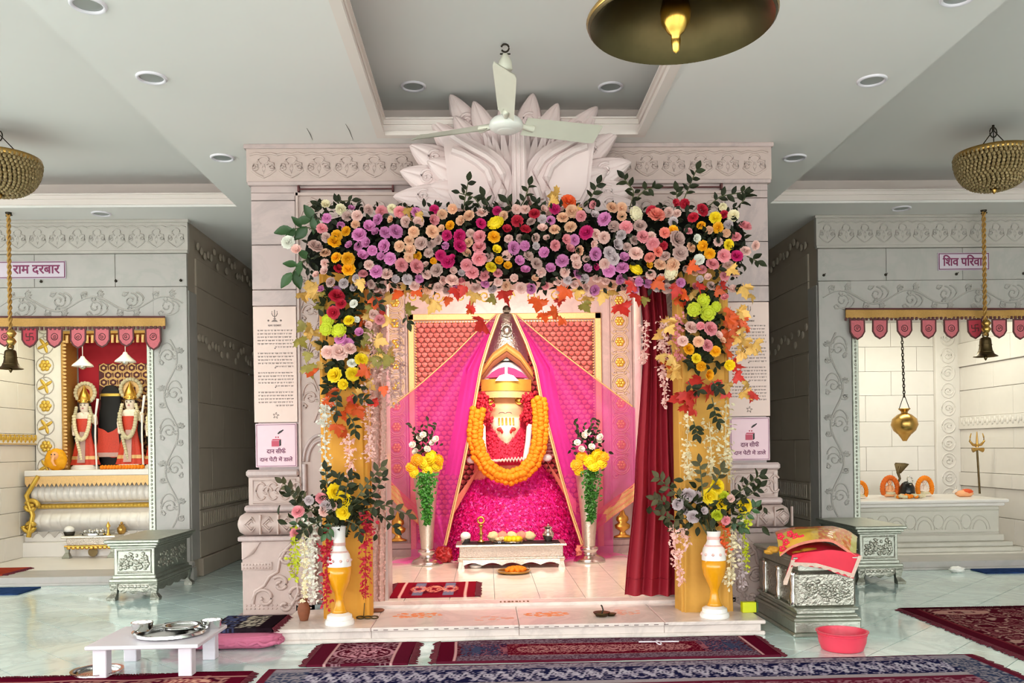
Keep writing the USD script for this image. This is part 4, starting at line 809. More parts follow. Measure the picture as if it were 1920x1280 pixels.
part(bd, 'frieze_carving', relief([q for k in range(5) for q in (arc(xa0 + .45 + k * .36, (zb0 + zb1) / 2, .07, .09, 0, 360, 18), arc(xa0 + .63 + k * .36, zb0 + .02, .13, .17, 0, 180, 16), arc(xa0 + .63 + k * .36, zb0 + .02, .09, .12, 0, 180, 14))] + [np.array([[xa0, z], [xa1 - .1, z]]) for z in (zb0 - .02, zb1 + .02)], .010, .012, ya0 + .08, 5), 'altar_stone', True)
part(al2, 'altar_foot', [cbox(xa0, xa1 - .05, ya0 + .03, 12.33, .22, .31, .012), cbox(xa0, xa1 + .02, ya0 - .04, 12.36, .16, .22, .012), cbox(xa0, xa1 + .10, ya0 - .10, 12.4, .10, .16, .012)], 'altar_stone')
# ================================================================== hanging things: signs, torans, bells, chandeliers, fan
for key, (pxa, pxb, pya, pyb), tw, lab in (('ram', (-14, 123, 490, 523), 'left', 'lilac sign in Hindi over the left shrine with its edge cut by the picture frame'), ('shiv', (1759, 1855, 474, 507), 'right', 'lilac sign in Hindi over the right shrine behind the hanging bell chain')):
    a, b = P(pxa, pyb, YB - .02), P(pxb, pya, YB - .02); z0 = P((pxa + pxb) / 2, pyb, YB)[2]; z1 = P((pxa + pxb) / 2, pya, YB)[2]
    t = thing('name_sign', lab, 'sign', (a[0], YB - .01, z0))
    part(t, 'board', cbox(a[0], b[0], YB - .022, YB - .006, z0, z1, .003), 'plaque_lilac')
    part(t, 'border', ext(sbox(a[0] + .008, z0 + .008, b[0] - .008, z1 - .008).difference(sbox(a[0] + .018, z0 + .018, b[0] - .018, z1 - .018)), YB - .025, YB - .02), 'ink')
    if key == 'ram': part(t, 'lettering', text('ram', P(26, 500, YB)[0], z0 + .05, .105, YB - .022, .004, P(115, 500, YB)[0] - P(26, 500, YB)[0]), 'sign_ink')
    else: part(t, 'lettering', text('shiv', P(1766, 490, YB)[0], z0 + .05, .10, YB - .022, .004, P(1849, 490, YB)[0] - P(1766, 490, YB)[0]), 'sign_ink')

def toran(side, xs_px, ytop, end_px, label):
    s = -1 if side == 'left' else 1; Y = YB - .07
    t = thing('door_valance', label, 'valance', (P(end_px, ytop, Y)[0], Y, P(end_px, ytop, Y)[2]))
    far_px = -160 if s < 0 else 2080
    n = 40
    def band(za, zb, d):
        def f(u, w):
            x = end_px + (far_px - end_px) * u
            p0 = np.array([P(q, ytop, Y) for q in x]); sag = .012 * np.sin(u * 9) * (1 - w)
            return np.stack([p0[:, 0], Y + d + .012 * np.sin(u * 60) * w, p0[:, 2] + za + (zb - za) * w + sag], 1)
        return grid(f, n * 2, 3)
    part(t, 'gold_band', [band(.0, -.105, 0.0), band(0, -.105, -.012)], 'gold_cloth', True)
    part(t, 'top_cord', tube([P(q, ytop, Y) + [0, -.012, .004] for q in np.linspace(end_px, far_px, 30)], .012, 6), 'trim_dark')
    fr = [box(x - .012, x + .012, Y - .02, Y - .005, P(end_px, ytop, Y)[2] - .135, P(end_px, ytop, Y)[2] - .10) for x in np.arange(*sorted((P(end_px, ytop, Y)[0], P(far_px, ytop, Y)[0])), .05)]
    part(t, 'bead_fringe', fr, 'trim_dark', kind='stuff')
    step = 46 if s > 0 else -45
    allx = list(xs_px); q = allx[-1]
    while (q < 1990 if s > 0 else q > -80): q += step; allx.append(q)
    for k, px in enumerate(allx):
        c = P(px, ytop, Y); zt = c[2] - .115; w, h = .092, R.uniform(.225, .25) + (.02 if k == 0 else 0)
        sh = [(-w, 0), (w, 0), (w, -h * .62), (w * .62, -h * .86), (0, -h), (-w * .62, -h * .86), (-w, -h * .62)]
        p = Polygon(sh); a = R.uniform(-.05, .05)
        def put(pp, y0, y1): return tr(tr(ext(pp, y0, y1), ry=a), (c[0], Y, zt))
        red = k in ((5,) if s > 0 else (5,))
        pe = part(t, 'pennant', put(p.buffer(-.012), -.012, -.004), 'toran_red' if red else 'toran_pink')
        part(pe, 'pennant_edge', put(p.difference(p.buffer(-.016)), -.016, -.002), 'trim_dark')
        if red: em = relief([np.array([[-.04, -.11], [.04, -.11]]), np.array([[0, -.15], [0, -.07]]), np.array([[.04, -.11], [.04, -.15]]), np.array([[-.04, -.11], [-.04, -.07]]), np.array([[0, -.07], [.04, -.07]]), np.array([[0, -.15], [-.04, -.15]])], .006, .004, -.012, 5)
        else: em = relief([arc(0, -.11, .038, .038, 0, 360, 16), spiral(0, -.11, .024, 1.2, k, 1, 10)], .005, .004, -.012, 5)
        part(pe, 'pennant_emblem', tr(tr(em, ry=a), (c[0], Y, zt)), 'trim_dark')
toran('left', (287, 236, 192, 147, 103, 56, 10), 595, 310, 'gold and pink pennant valance across the left shrine doorway')
toran('right', (1606, 1649, 1694, 1740, 1782, 1826, 1872, 1912), 580, 1585, 'gold and pink pennant valance across the right shrine doorway')

def bell_profile(r, h):
    return [(.0001, h), (r * .28, h * .99), (r * .42, h * .93), (r * .47, h * .8), (r * .5, h * .5), (r * .56, h * .3), (r * .70, h * .12), (r * .93, h * .03), (r * 1.0, 0), (r * .96, -.004), (r * .86, h * .03), (r * .64, h * .14), (r * .5, h * .3), (r * .44, h * .5), (r * .42, h * .85), (.0001, h * .94)]
def hung_bell(px, py_rim, py_top, Y, r_px, label, chain, m):
    c = P(px, py_rim, Y); r = r_px / FPX * Y; h = P(px, py_top, Y)[2] - c[2]
    t = thing('hanging_bell', label, 'bell', (c[0], Y, c[2]))
    part(t, 'bell_body', tr(lathe(bell_profile(r, h), 36), c), m, 60)
    part(t, 'rim_bands', [tr(lathe([(r * .60, h * .26), (r * .625, h * .25), (r * .62, h * .22)], 36), c), tr(lathe([(r * .505, h * .62), (r * .53, h * .61), (r * .52, h * .57)], 36), c)], m, True)
    part(t, 'clapper', [tr(lathe([(.0001, h * .8), (r * .05, h * .8), (r * .05, h * .1), (r * .13, h * .0), (r * .16, -h * .06), (r * .1, -h * .14), (r * .05, -h * .2), (.0001, -h * .22)], 14), c)], m, True)
    part(t, 'crown_loop', tube([c + [.25 * r * math.cos(a), 0, h + .22 * r + .25 * r * math.sin(a)] for a in np.linspace(0, 6.28, 16)], r * .07, 6), m, True)
    zt = H; pts = []
    if chain == 'rope':
        z = np.linspace(c[2] + h + .02, zt, 120); ms = []
        for ph in (0, math.pi): ms.append(tube(np.stack([c[0] + .013 * np.cos(z * 48 + ph), Y + .013 * np.sin(z * 48 + ph), z], 1), .013, 6))
        part(t, 'rope', ms, 'gold_cloth', True, label='twisted gilt rope')
    part(t, 'ceiling_hook', [tr(lathe([(.0001, 0), (.035, 0), (.03, -.02), (.0001, -.03)], 14), (c[0], Y, zt)), tube([(c[0] - .03, Y, zt - .04), (c[0] + .04, Y, zt - .03)], .008, 6)], 'dark_metal')
    return t
hung_bell(20, 691, 655, 10.05, 22, 'aged brass bell hanging on a rope before the left shrine', 'rope', 'brass_old')
hung_bell(1848, 668, 632, 10.2, 22, 'aged brass bell hanging on a rope before the right shrine', 'rope', 'brass_old')
# ornaments over each bell
for px, Y, pys in ((21, 10.05, (625, 640, 650)), (1849, 10.2, (606, 617, 627))):
    c = P(px, pys[0], Y)
    part('/World/hanging_bell' if px < 100 else '/World/hanging_bell_001', 'bell_finial', [tr(lathe([(.0001, .05), (.03, .04), (.055, 0), (.03, -.04), (.0001, -.05)], 16), P(px, q, Y)) for q in pys[:2]], 'brass', True)
# great bell near the camera
Yb = 2.3
R_b = .243; zc = 1.5 + 725 * (Yb + R_b) / FPX
bc = np.array([P(1277, 30, Yb)[0], Yb, zc - .002])
gb = thing('temple_bell', 'great brass bell hanging overhead at the top of the picture', 'bell', bc)
part(gb, 'bell_body', tr(lathe([(.0001, .42), (.08, .415), (.13, .38), (.15, .30), (.163, .18), (.185, .09), (.222, .02), (R_b, 0), (R_b + .002, -.006), (R_b - .004, -.012), (.222, .0), (.205, .025), (.172, .08), (.148, .18), (.136, .30), (.115, .36), (.0001, .39)], 64), bc), 'brass_old', 70)
part(gb, 'rim_band', tr(lathe([(R_b - .012, .012), (R_b - .002, .014), (R_b + .006, .004), (R_b + .002, -.004)], 64), bc), 'brass', True)
part(gb, 'clapper', tr(lathe([(.0001, .36), (.012, .36), (.012, .14), (.018, .12), (.016, .085), (.022, .075), (.034, .05), (.041, .02), (.038, -.01), (.022, -.035), (.012, -.045), (.013, -.06), (.009, -.085), (.0001, -.092)], 28), bc + [-.008, .03, .02]), 'brass_bright', True, label='bright brass clapper')
part(gb, 'crown_loop', tube([bc + [.05 * math.cos(a), 0, .47 + .05 * math.sin(a)] for a in np.linspace(0, 6.28, 20)], .014, 8), 'brass_old', True)
lk = []
for k in range(int((HT - bc[2] - .5) / .05)):
    z = bc[2] + .53 + k * .05
    lk.append(tube([bc * [1, 1, 0] + [.018 * math.cos(a) * (k % 2), .018 * math.cos(a) * (1 - k % 2), z + .032 * math.sin(a)] for a in np.linspace(0, 6.28, 12)], .006, 5))
part(gb, 'chain', lk, 'dark_metal', True)

# crystal bowl chandeliers in the side trays
def chandelier(px, py_hook, py_top, py_bot, rpx, Y, label):
    c = P(px, py_top, Y); zb = P(px, py_bot, Y)[2]; r = rpx / FPX * Y; h = c[2] - zb
    t = thing('chandelier', label, 'chandelier', (c[0], Y, HT))
    part(t, 'gilt_ring', tr(lathe([(r * .96, 0), (r * 1.02, .02), (r * 1.04, -.02), (r * .97, -.05), (r * .96, 0)], 40), c), 'brass', True)
    part(t, 'lamp_pan', tr(lathe([(.001, .02), (r * .5, .06), (r * .95, .0), (r * .9, -.01), (.001, -.01)], 30), c), 'brass_old', True)
    gem = tm(trimesh.creation.icosphere(subdivisions=0, radius=1)); ms = []
    for i in range(15):
        q = i / 14; rr = r * math.cos(q * 1.45) ** .75; z = -h * math.sin(q * 1.5) * .95 - .02
        n = max(3, int(2 * math.pi * rr / .04))
        for k in range(n):
            a = 2 * math.pi * (k + .5 * (i % 2)) / n
            ms.append(tr(gem, c + [rr * math.cos(a), rr * math.sin(a), z], rz=R.uniform(0, 3), s=(.02, .02, .027)))
    part(t, 'crystal_beads', ms, 'crystal', kind='stuff')
    part(t, 'finial', tr(lathe([(.0001, 0), (.03, -.02), (.02, -.06), (.0001, -.08)], 12), c + [0, 0, -h * .95]), 'brass', True)
    ms = [tube([(c[0], Y, HT), (c[0], Y, HT - .06)], .012, 8)]
    z0 = HT - .05
    for a in (0, 2.1, 4.2): ms.append(tube([(c[0], Y, z0), (c[0] + r * .5 * math.cos(a), Y + r * .5 * math.sin(a), c[2] + .06)], .005, 5))
    ms.append(tube([(c[0] + .035 * math.cos(a), Y, z0 - .02 + .05 * math.sin(a)) for a in np.linspace(0, 6.28, 14)], .006, 5))
    part(t, 'hanger', ms, 'dark_metal', True)
chandelier(1863, 255, 290, 352, 68, 8.5, 'gilt crystal bowl chandelier on the right side of the hall')
chandelier(-2, 268, 300, 362, 70, 8.5, 'gilt crystal bowl chandelier cut by the left edge of the picture')

# ceiling fan, at rest
hub = P(949, 236, 6.75)
fan = thing('ceiling_fan', 'cream three bladed ceiling fan hanging from the central tray', 'ceiling fan', (hub[0], hub[1], HT))
part(fan, 'motor', tr(lathe([(.0001, -.045), (.09, -.04), (.125, -.02), (.132, .0), (.125, .03), (.10, .055), (.05, .07), (.03, .09), (.0001, .09)], 40), hub), 'fan_white', 50)
part(fan, 'motor_cap', tr(lathe([(.0001, -.05), (.06, -.048), (.075, -.04), (.08, -.035)], 36), hub), 'fan_white', True)
part(fan, 'down_rod', tube([hub + [0, 0, .08], (hub[0], hub[1], HT - .1)], .012, 10), 'fan_paint', True)
part(fan, 'canopy', [tr(lathe([(.0001, .12), (.018, .12), (.05, .06), (.055, .0), (.0001, .0)], 20), (hub[0], hub[1], HT - .20)), tr(lathe([(.0001, .0), (.04, .0), (.05, .05), (.02, .09), (.0001, .09)], 20), hub + [0, 0, .09])], 'fan_paint', True)
part(fan, 'hook', [tube([(hub[0] + .03 * math.cos(a), hub[1], HT - .035 + .03 * math.sin(a)) for a in np.linspace(-2.6, 2.8, 12)], .007, 6), tube([(hub[0] - .04, hub[1], HT - .08), (hub[0] + .04, hub[1], HT - .08)], .006, 6)], 'dark_metal', True)
for a in (-92, 28, 148):
    a = math.radians(a); d = np.array([math.cos(a), math.sin(a), 0]); n = np.array([-d[1], d[0], 0])
    def f(u, w, d=d, n=n):
        wd = .060 + .022 * u - .03 * np.clip(u - .93, 0, 1) * 6; c = hub[:, None] * 1 + d[:, None] * (.16 + .70 * u)
        return (c + n[:, None] * ((w - .5) * 2 * wd) + np.array([0, 0, 1.])[:, None] * (.02 - .09 * (w - .5) + .05 * u)).T
    v, fc = grid(f, 12, 6); bl = (np.vstack([v, v + [0, 0, .006]]), np.vstack([fc[:, ::-1], fc + len(v)]))
    b_ = part(fan, 'blade', bl, 'fan_paint', True)
    part(b_, 'blade_iron', [tube([hub + d * .11 + [0, 0, .02], hub + d * .24 + [0, 0, .018]], [.016, .03], 6)], 'fan_paint', True)

# brass water pot on a chain, trident, lamps in the side shrines
c = P(1696, 800, 11.6)
pot = thing('hanging_pot', 'round brass water pot hanging on a chain over the black stone', 'pot', c)
k = 11.6 / FPX
part(pot, 'pot_body', tr(lathe([(.0001, -27 * k), (3.5 * k, -27 * k), (7 * k, -21 * k), (12 * k, -14 * k), (13 * k, -13.5 * k), (20 * k, -7 * k), (24.5 * k, 4 * k), (22 * k, 15 * k), (13 * k, 23 * k), (6 * k, 26 * k), (6 * k, 29 * k), (11 * k, 34 * k), (11 * k, 35 * k), (5 * k, 31 * k)], 36), c), 'brass', True)
ch = []
top = P(1690, 620, 11.6)
for i in range(34):
    q = i / 33; p_ = c + np.array([0, 0, 60 * k]) * (1 - q) + (np.array([c[0] - .03, 11.6, 3.5]) - c) * q
    ch.append(tube([p_ + [.014 * math.cos(a) * (i % 2), .014 * math.cos(a) * (1 - i % 2), .03 * math.sin(a)] for a in np.linspace(0, 6.28, 10)], .006, 5))
for dx_ in (-10, 10): ch.append(tube([c + [dx_ * k, 0, 34 * k], c + [0, 0, 62 * k]], .005, 5))
part(pot, 'chain', ch, 'dark_metal', True)
c = P(1837, 925, 12.0); k = 12.0 / FPX
tri = thing('trident', 'tall thin brass trident standing on the right end of the stone altar', 'trident', c)
hd = c + [-4 * k, 0, 86 * k]
part(tri, 'shaft', tube([c, hd], .014, 8), 'brass_old', True)
pr = [np.array([[0, 0, 2], [0, 0, 32]]), *[np.array([[0, 0, 6], [s * 8, 0, 7], [s * 14, 0, 14], [s * 13, 0, 22], [s * 11, 0, 29]]) for s in (-1, 1)]]
part(tri, 'prongs', [tube(hd + p_ * k, np.linspace(.022, .006, len(p_)), 7) for p_ in pr], 'brass', True)
part(tri, 'hand_drum', [tube([hd + [-10 * k, -.02, -3 * k], hd + [0, -.02, -1 * k], hd + [10 * k, -.02, -3 * k]], [.035, .014, .035], 10)], 'brass', True)
for px, py, lab in ((155, 681, 'white pendant lamp over the left of the robed idols'), (235, 673, 'white pendant lamp over the right of the robed idols')):
    c = P(px, py, 12.35); k = 12.35 / FPX
    t = thing('pendant_lamp', lab, 'lamp', c)
    part(t, 'shade', tr(lathe([(3 * k, 13 * k), (5 * k, 9 * k), (8 * k, 6 * k), (11 * k, 3 * k), (18 * k, -3 * k), (19 * k, -6 * k), (17 * k, -6 * k), (10 * k, 0), (2 * k, 8 * k)], 24), c), 'white_ceramic', True)
    part(t, 'cord', tube([c + [0, 0, 12 * k], (c[0], c[1], 3.54)], .006, 5), 'fan_white', True)
    part(t, 'bulb', tr(ball((0, 0, 0), .05, 2), c + [0, 0, -5 * k]), 'silver_smooth', True)
# ================================================================== rugs
def rug(name, label, cat_, x0, x1, y0, y1, z, fn, fr=None, res=.012, wav=.004, seed=1, th=.012, edge=0.0):
    """woven rug: grid with the weave's own colours; fn(u, v, U, V) in metres from the lower left corner"""
    w, d = x1 - x0, y1 - y0; nu, nv = max(6, int(w / res)), max(6, int(d / res))
    g = random.Random(seed)
    def f(u, v):
        X, Y = x0 + u * w, y0 + v * d
        n1 = meshkit.noise(np.stack([X * 2.2, Y * 2.2, X * 0 + seed], -1), seed) - .5
        ex = edge * (meshkit.noise(np.stack([X * 3, X * 0 + seed, Y * 0], -1), seed + 3) - .5)
        return np.stack([X + n1 * .02, Y + ex * (v - .3), z + th + wav * (n1 + .5)], 1)
    v, fc = grid(f, nu, nv)
    uu, vv = np.meshgrid(np.linspace(0, w, nu + 1), np.linspace(0, d, nv + 1), indexing='ij')
    col = fn(uu.ravel(), vv.ravel(), w, d)
    nb = len(v); bot = v.copy(); bot[:, 2] = z
    idx = np.arange((nu + 1) * (nv + 1)).reshape(nu + 1, nv + 1)
    per = np.concatenate([idx[:, 0], idx[-1, 1:], idx[-2::-1, -1], idx[0, -2:0:-1]])
    q = np.stack([per, np.roll(per, -1), np.roll(per, -1) + nb, per + nb], -1)
    fc = np.vstack([fc, np.stack([q[:, 0], q[:, 2], q[:, 1]], -1), np.stack([q[:, 0], q[:, 3], q[:, 2]], -1)])
    t = thing(name, label, cat_, ((x0 + x1) / 2, (y0 + y1) / 2, z))
    part(t, 'pile', (np.vstack([v, bot]), fc), 'rug', True, col=np.vstack([col, col]))
    for side in (fr or ''):
        ms = []
        if side in 'lr':
            n = int(d / .016)
            for k in range(n):
                y = y0 + (k + .5) * d / n; s = -1 if side == 'l' else 1; xx = x0 if s < 0 else x1; L = g.uniform(.03, .062)
                ms.append(tube([(xx, y, z + th), (xx + s * L * .6, y + g.uniform(-.012, .012), z + .006), (xx + s * L, y + g.uniform(-.02, .02), z + .003)], [.007, .006, .003], 4))
        else:
            n = int(w / .018)
            for k in range(n):
                x = x0 + (k + .5) * w / n; s = -1 if side == 'n' else 1; yy = y0 if s < 0 else y1; L = g.uniform(.02, .05)
                ms.append(tube([(x, yy, z + th), (x + g.uniform(-.012, .012), yy + s * L * .6, z + .006), (x + g.uniform(-.02, .02), yy + s * L, z + .003)], [.007, .006, .003], 4))
        part(t, 'fringe', ms, 'rug_fringe', True, kind='stuff')
    return t
def C(*c): return np.array(sc(*c))
def mixc(c, mask, k): c[mask] = k
def floral(u, v, s, seed=0):
    """an all-over floral field, 0..1"""
    p = np.stack([u / s, v / s, u * 0 + seed * 3.7], -1)
    return .5 + .5 * np.sin(6.3 * meshkit.noise(p, seed) * 2 + 3 * np.sin(u / s * 2.1) * np.cos(v / s * 2.1))
def fn_runner(u, v, w, d):
    c = np.tile(C(92, 34, 52), (len(u), 1)); e = d - v       # distance from the far edge
    f = floral(u, v, .035, 2)
    mixc(c, e > .015, C(150, 136, 146)); mixc(c, (e > .02) & (e < .12) & (f > .6), C(96, 84, 104))
    nb = (e > .13) & (e < .46); mixc(c, nb, C(30, 30, 62))
    ph = (u / .23) % 1 - .5; q = (e - .295) / .15
    mo = np.abs(np.sin(ph * 6.28 * 2) * .55 - q) < .22
    mo |= (np.hypot(ph * 2.2, q) < .35) & (np.hypot(ph * 2.2, q) > .18) | (np.hypot((np.abs(ph) - .5) * 2.2, q) < .25)
    mixc(c, nb & mo, C(184, 176, 190)); mixc(c, nb & (f > .82), C(150, 140, 160))
    mixc(c, (e > .46) & (e < .54), C(160, 148, 152)); mixc(c, e > .54, C(100, 34, 52)); mixc(c, (e > .58) & (f > .6), C(150, 100, 112))
    sd = np.minimum(u, w - u); mixc(c, (sd < .06), C(104, 34, 50)); mixc(c, (sd >= .06) & (sd < .3) & (e > .02) & (f > .5), C(140, 132, 140)); mixc(c, (sd >= .06) & (sd < .3) & (e > .1) & (f <= .5), C(58, 66, 92))
    return c
def fn_red(u, v, w, d, base=(90, 24, 42), pale=(184, 132, 144), dark=(50, 20, 44), seed=5, pans=1):
    c = np.tile(C(*base), (len(u), 1)); f = floral(u, v, .028, seed); sd = np.minimum(u, w - u); e = np.minimum(v, d - v)
    inn = (sd > .13) & (e > .03)
    mixc(c, inn & (f > .55), C(*pale)); mixc(c, inn & (f < .25), C(*dark))
    fr = (sd > .13) & (sd < .24) | (e > .03) & (e < .11) & (sd > .13)
    mixc(c, fr, C(*[int(q * .82) for q in base])); mixc(c, fr & (f > .6), C(*[int(q * .8) for q in pale]))
    for k in range(pans):
        cx = w * (k + .5) / pans; r = np.hypot((u - cx) / (w / pans * .30), (v - d / 2) / (d * .26))
        mixc(c, r < 1, C(*[int(q * .9) for q in base])); mixc(c, (r < .82) & (f > .42), C(*[min(255, int(q * 1.1)) for q in pale])); mixc(c, (r > .93) & (r < 1.04), C(*pale))
    mixc(c, (sd > .115) & (sd < .128), C(196, 150, 150))
    return c
def fn_long(u, v, w, d):
    c = fn_red(u, v, w, d, (88, 16, 36), (146, 88, 98), (48, 32, 62), 8, 1); f = floral(u, v, .022, 9); sd = np.minimum(u, w - u); e = np.minimum(v, d - v)
    field = (sd > .5) & (e > .15); mixc(c, field, C(92, 14, 34)); mixc(c, field & (f > .93), C(150, 80, 84))
    for k in range(6):
        cx = .72 + (w - 1.44) * k / 5; r = np.hypot((u - cx) / .14, (v - d / 2) / .10); mixc(c, (r < 1) & (f > .45), C(176, 122, 122)); mixc(c, (r > .9) & (r < 1.1) & (f > .3), C(170, 116, 116))
    a = (sd > .25) & (sd < .45) & (np.abs(v - d / 2) < (sd - .2) * 1.2); mixc(c, a & (f > .4), C(60, 66, 92))
    mixc(c, (sd > .16) & (sd < .30) & (e > .04) & (f < .7), C(62, 72, 100))
    brd = (e < .15) & (sd > .14); mixc(c, brd, C(82, 50, 66)); mixc(c, brd & (f > .5), C(124, 104, 116)); mixc(c, (e > .148) & (e < .158) & (sd > .5), C(160, 120, 124)); mixc(c, (e < .015), C(90, 28, 44))
    return c
def fn_niche(u, v, w, d):
    c = np.tile(C(128, 22, 38), (len(u), 1)); f = floral(u, v, .03, 11); sd = np.minimum(u, w - u)
    e = np.minimum(v, d - v)
    mixc(c, (e > .14) & (sd > .16) & (f > .5), C(86, 22, 34)); mixc(c, (sd > .2) & (sd < .3) & (e > .06), C(112, 112, 136)); mixc(c, (sd > .08) & (sd < .1), C(232, 170, 160))
    for k in range(3):
        r = np.hypot((u - w / 2 - (k - 1) * .15) / .075, (v - d / 2) / .2); mixc(c, (r < 1) & (f > .35), C(220, 140, 120)); mixc(c, r < .4, C(130, 30, 44))
    return c
def fn_left(u, v, w, d):
    c = np.tile(C(92, 14, 34), (len(u), 1)); f = floral(u, v, .05, 14); e = d - v; sd = np.minimum(u, w - u)
    fi = (e > .16) & (sd > .1); mixc(c, fi & (f > .52), C(174, 122, 112)); mixc(c, fi & (f < .18), C(70, 18, 34))
    mixc(c, (e > .12) & (e < .145), C(176, 120, 116)); mixc(c, (sd > .24) & (sd < .27) & (e > .1), C(170, 120, 110))
    for cx in (1.95,): r = np.hypot((u - w + .35) / .16, (e - .25) / .09); mixc(c, (r < 1), C(120, 24, 44)); mixc(c, (r < .9) & (f > .35), C(216, 160, 140))
    return c
def fn_right(u, v, w, d):
    c = fn_red(u, v, w, d, (76, 16, 30), (166, 112, 106), (44, 16, 26), 17, 1); f = floral(u, v, .055, 18); e = np.minimum(u, d - v)
    mixc(c, (u < .10), C(82, 20, 34)); mixc(c, (u > .1) & (u < .14), C(120, 44, 52)); mixc(c, (d - v < .08), C(60, 18, 28)); f2 = floral(u, v, .13, 19); mixc(c, (u > .16) & (d - v > .1), C(84, 22, 36)); mixc(c, (u > .16) & (np.abs(f2 - .55) < .16) & (d - v > .1), C(176, 134, 124)); mixc(c, (u > .16) & (np.abs(f2 - .1) < .08) & (d - v > .1), C(130, 70, 74))
    r = np.hypot((u - .42) / .25, (d - v - .25) / .10); mixc(c, (r < 1) & (r > .5), C(190, 140, 130)); return c
rug('runner_rug', 'long navy and grey patterned runner across the very front of the floor', 'rug', -1.50, 3.36, 4.75, 6.05, 0, fn_runner, 'r', .012, .004, 3, edge=.03)
rug('prayer_rug', 'small maroon floral rug left of centre before the podium', 'rug', -1.27, -.56, 6.13, 6.80, 0, fn_red, 'lr', .009, .006, 5, edge=.03)
rug('long_rug', 'long maroon rug with a row of medallions before the podium', 'rug', -.37, 2.06, 6.14, 6.80, 0, fn_long, 'lr', .009, .007, 8, edge=.05)
rug('niche_rug', 'small red rug on the bright niche floor before the deity', 'rug', -.90, -.12, 8.0, 8.84, .15, fn_niche, 'lr', .012, .004, 11)
rug('left_carpet', 'maroon carpet under the low white table at the lower left corner', 'rug', -4.2, -1.60, 5.0, 5.98, 0, fn_left, 'rf', .014, .008, 14, edge=.12)
rug('right_carpet', 'dark maroon floral carpet on the tiles at the right edge of the picture', 'rug', 3.68, 5.9, 5.2, 7.78, 0, fn_right, 'lf', .014, .006, 17)
def plain(c, seed):
    def f(u, v, w, d): return np.tile(C(*c), (len(u), 1)) * (0.8 + .4 * floral(u, v, .05, seed))[:, None]
    return f
rug('door_mat', 'plain dark blue mat at the step of the left shrine', 'mat', -6.4, -5.02, 9.55, 10.02, 0, plain((44, 64, 104), 21), '', .04, .004, 21)
rug('door_mat', 'plain dark blue mat at the step of the right shrine', 'mat', 5.62, 7.4, 9.78, 10.10, 0, plain((40, 58, 100), 22), '', .04, .004, 22)
rug('shrine_mat', 'reddish mat on the raised floor of the left shrine', 'mat', -6.9, -5.62, 10.35, 10.98, .10, plain((150, 60, 44), 23), 'r', .03, .004, 23)

# ================================================================== silver offering benches
def bench(x0, x1, y0, y1, label):
    t = thing('silver_bench', label, 'bench', ((x0 + x1) / 2, (y0 + y1) / 2, 0))
    w, d = x1 - x0, y1 - y0; cx, cy = (x0 + x1) / 2, (y0 + y1) / 2
    def lay(m, z0, z1, c=.008): return cbox(x0 + m, x1 - m, y0 + m, y1 - m, z0, z1, c)
    part(t, 'bench_top', [lay(-.03, .585, .62, .01), lay(-.005, .555, .587), lay(.015, .53, .557)], 'silver')
    bd = part(t, 'body', [lay(.045, .25, .532, .006)], 'silver')
    part(bd, 'front_relief', [relief([np.array([[x0 + .08, .28], [x1 - .08, .28], [x1 - .08, .505], [x0 + .08, .505], [x0 + .08, .28]])], .012, .012, y0 + .045, 6)] + [tr(ball((0, 0, 0), 1, 1), (R.uniform(x0 + .11, x1 - .11), y0 + .045, R.uniform(.31, .475)), s=(R.uniform(.012, .024), .014, R.uniform(.012, .024))) for _ in range(70)], 'silver_relief', True, kind='stuff')
    for xx, sg in ((x0 + .045, -1), (x1 - .045, 1)):
        part(bd, 'side_relief', [tr(ball((0, 0, 0), 1, 1), (xx, R.uniform(y0 + .12, y1 - .12), R.uniform(.31, .475)), s=(.014, R.uniform(.015, .03), R.uniform(.012, .026))) for _ in range(70)], 'silver_relief', True, kind='stuff')
    part(t, 'base_moulding', [lay(.03, .215, .255), lay(.005, .185, .22), lay(.0, .17, .188)], 'silver')
    for sx, xx in ((-1, x0 + .05), (1, x1 - .05)):
        for sy, yy in ((-1, y0 + .05), (1, y1 - .05)):
            part(t, 'leg', [hull([(xx + sx * q * sx * 0 + a, yy + b, .175) for a in (-.045, .045) for b in (-.045, .045) for q in (1,)] + [(xx + a, yy + b, .06) for a in (-.025, .025) for b in (-.025, .025)]),
                hull([(xx + a, yy + b, .07) for a in (-.026, .026) for b in (-.026, .026)] + [(xx + sx * .018 + a, yy + sy * .018 + b, .0) for a in (-.042, .042) for b in (-.042, .042)] + [(xx + sx * .02 + a, yy + sy * .02 + b, .028) for a in (-.045, .045) for b in (-.045, .045)])], 'silver_relief', 40)
    ap = Polygon([(x0 + .09, .175)] + [(x0 + .09 + (w - .18) * q, .115 - .03 * abs(math.sin(q * math.pi * 3)) - .02 * math.sin(q * math.pi)) for q in np.linspace(0, 1, 25)] + [(x1 - .09, .175)])
    part(t, 'apron', [ext(ap, y0 + .02, y0 + .035)] + [tr(ball((0, 0, 0), 1, 1), (x0 + .12 + (w - .24) * q, y0 + .018, .14), s=(.022, .01, .016)) for q in np.linspace(0, 1, 8)], 'silver_relief', True)
    ap2 = Polygon([(y0 + .09, .175)] + [(y0 + .09 + (d - .18) * q, .115 - .03 * abs(math.sin(q * math.pi * 4))) for q in np.linspace(0, 1, 33)] + [(y1 - .09, .175)])
    for xx in (x0 + .02, x1 - .035): part(t, 'side_apron', tr(ext(ap2, 0, .015), rz=math.pi / 2, t=(xx + .015, 0, 0)), 'silver_relief')
    return t
bl_ = bench(-3.86, -3.36, 9.05, 10.12, 'silver clad offering bench beside the left shrine doorway')
dup(bl_, (4.15, 9.72, 0), 0.0, 'silver clad offering bench beside the right shrine doorway, behind the donation box')

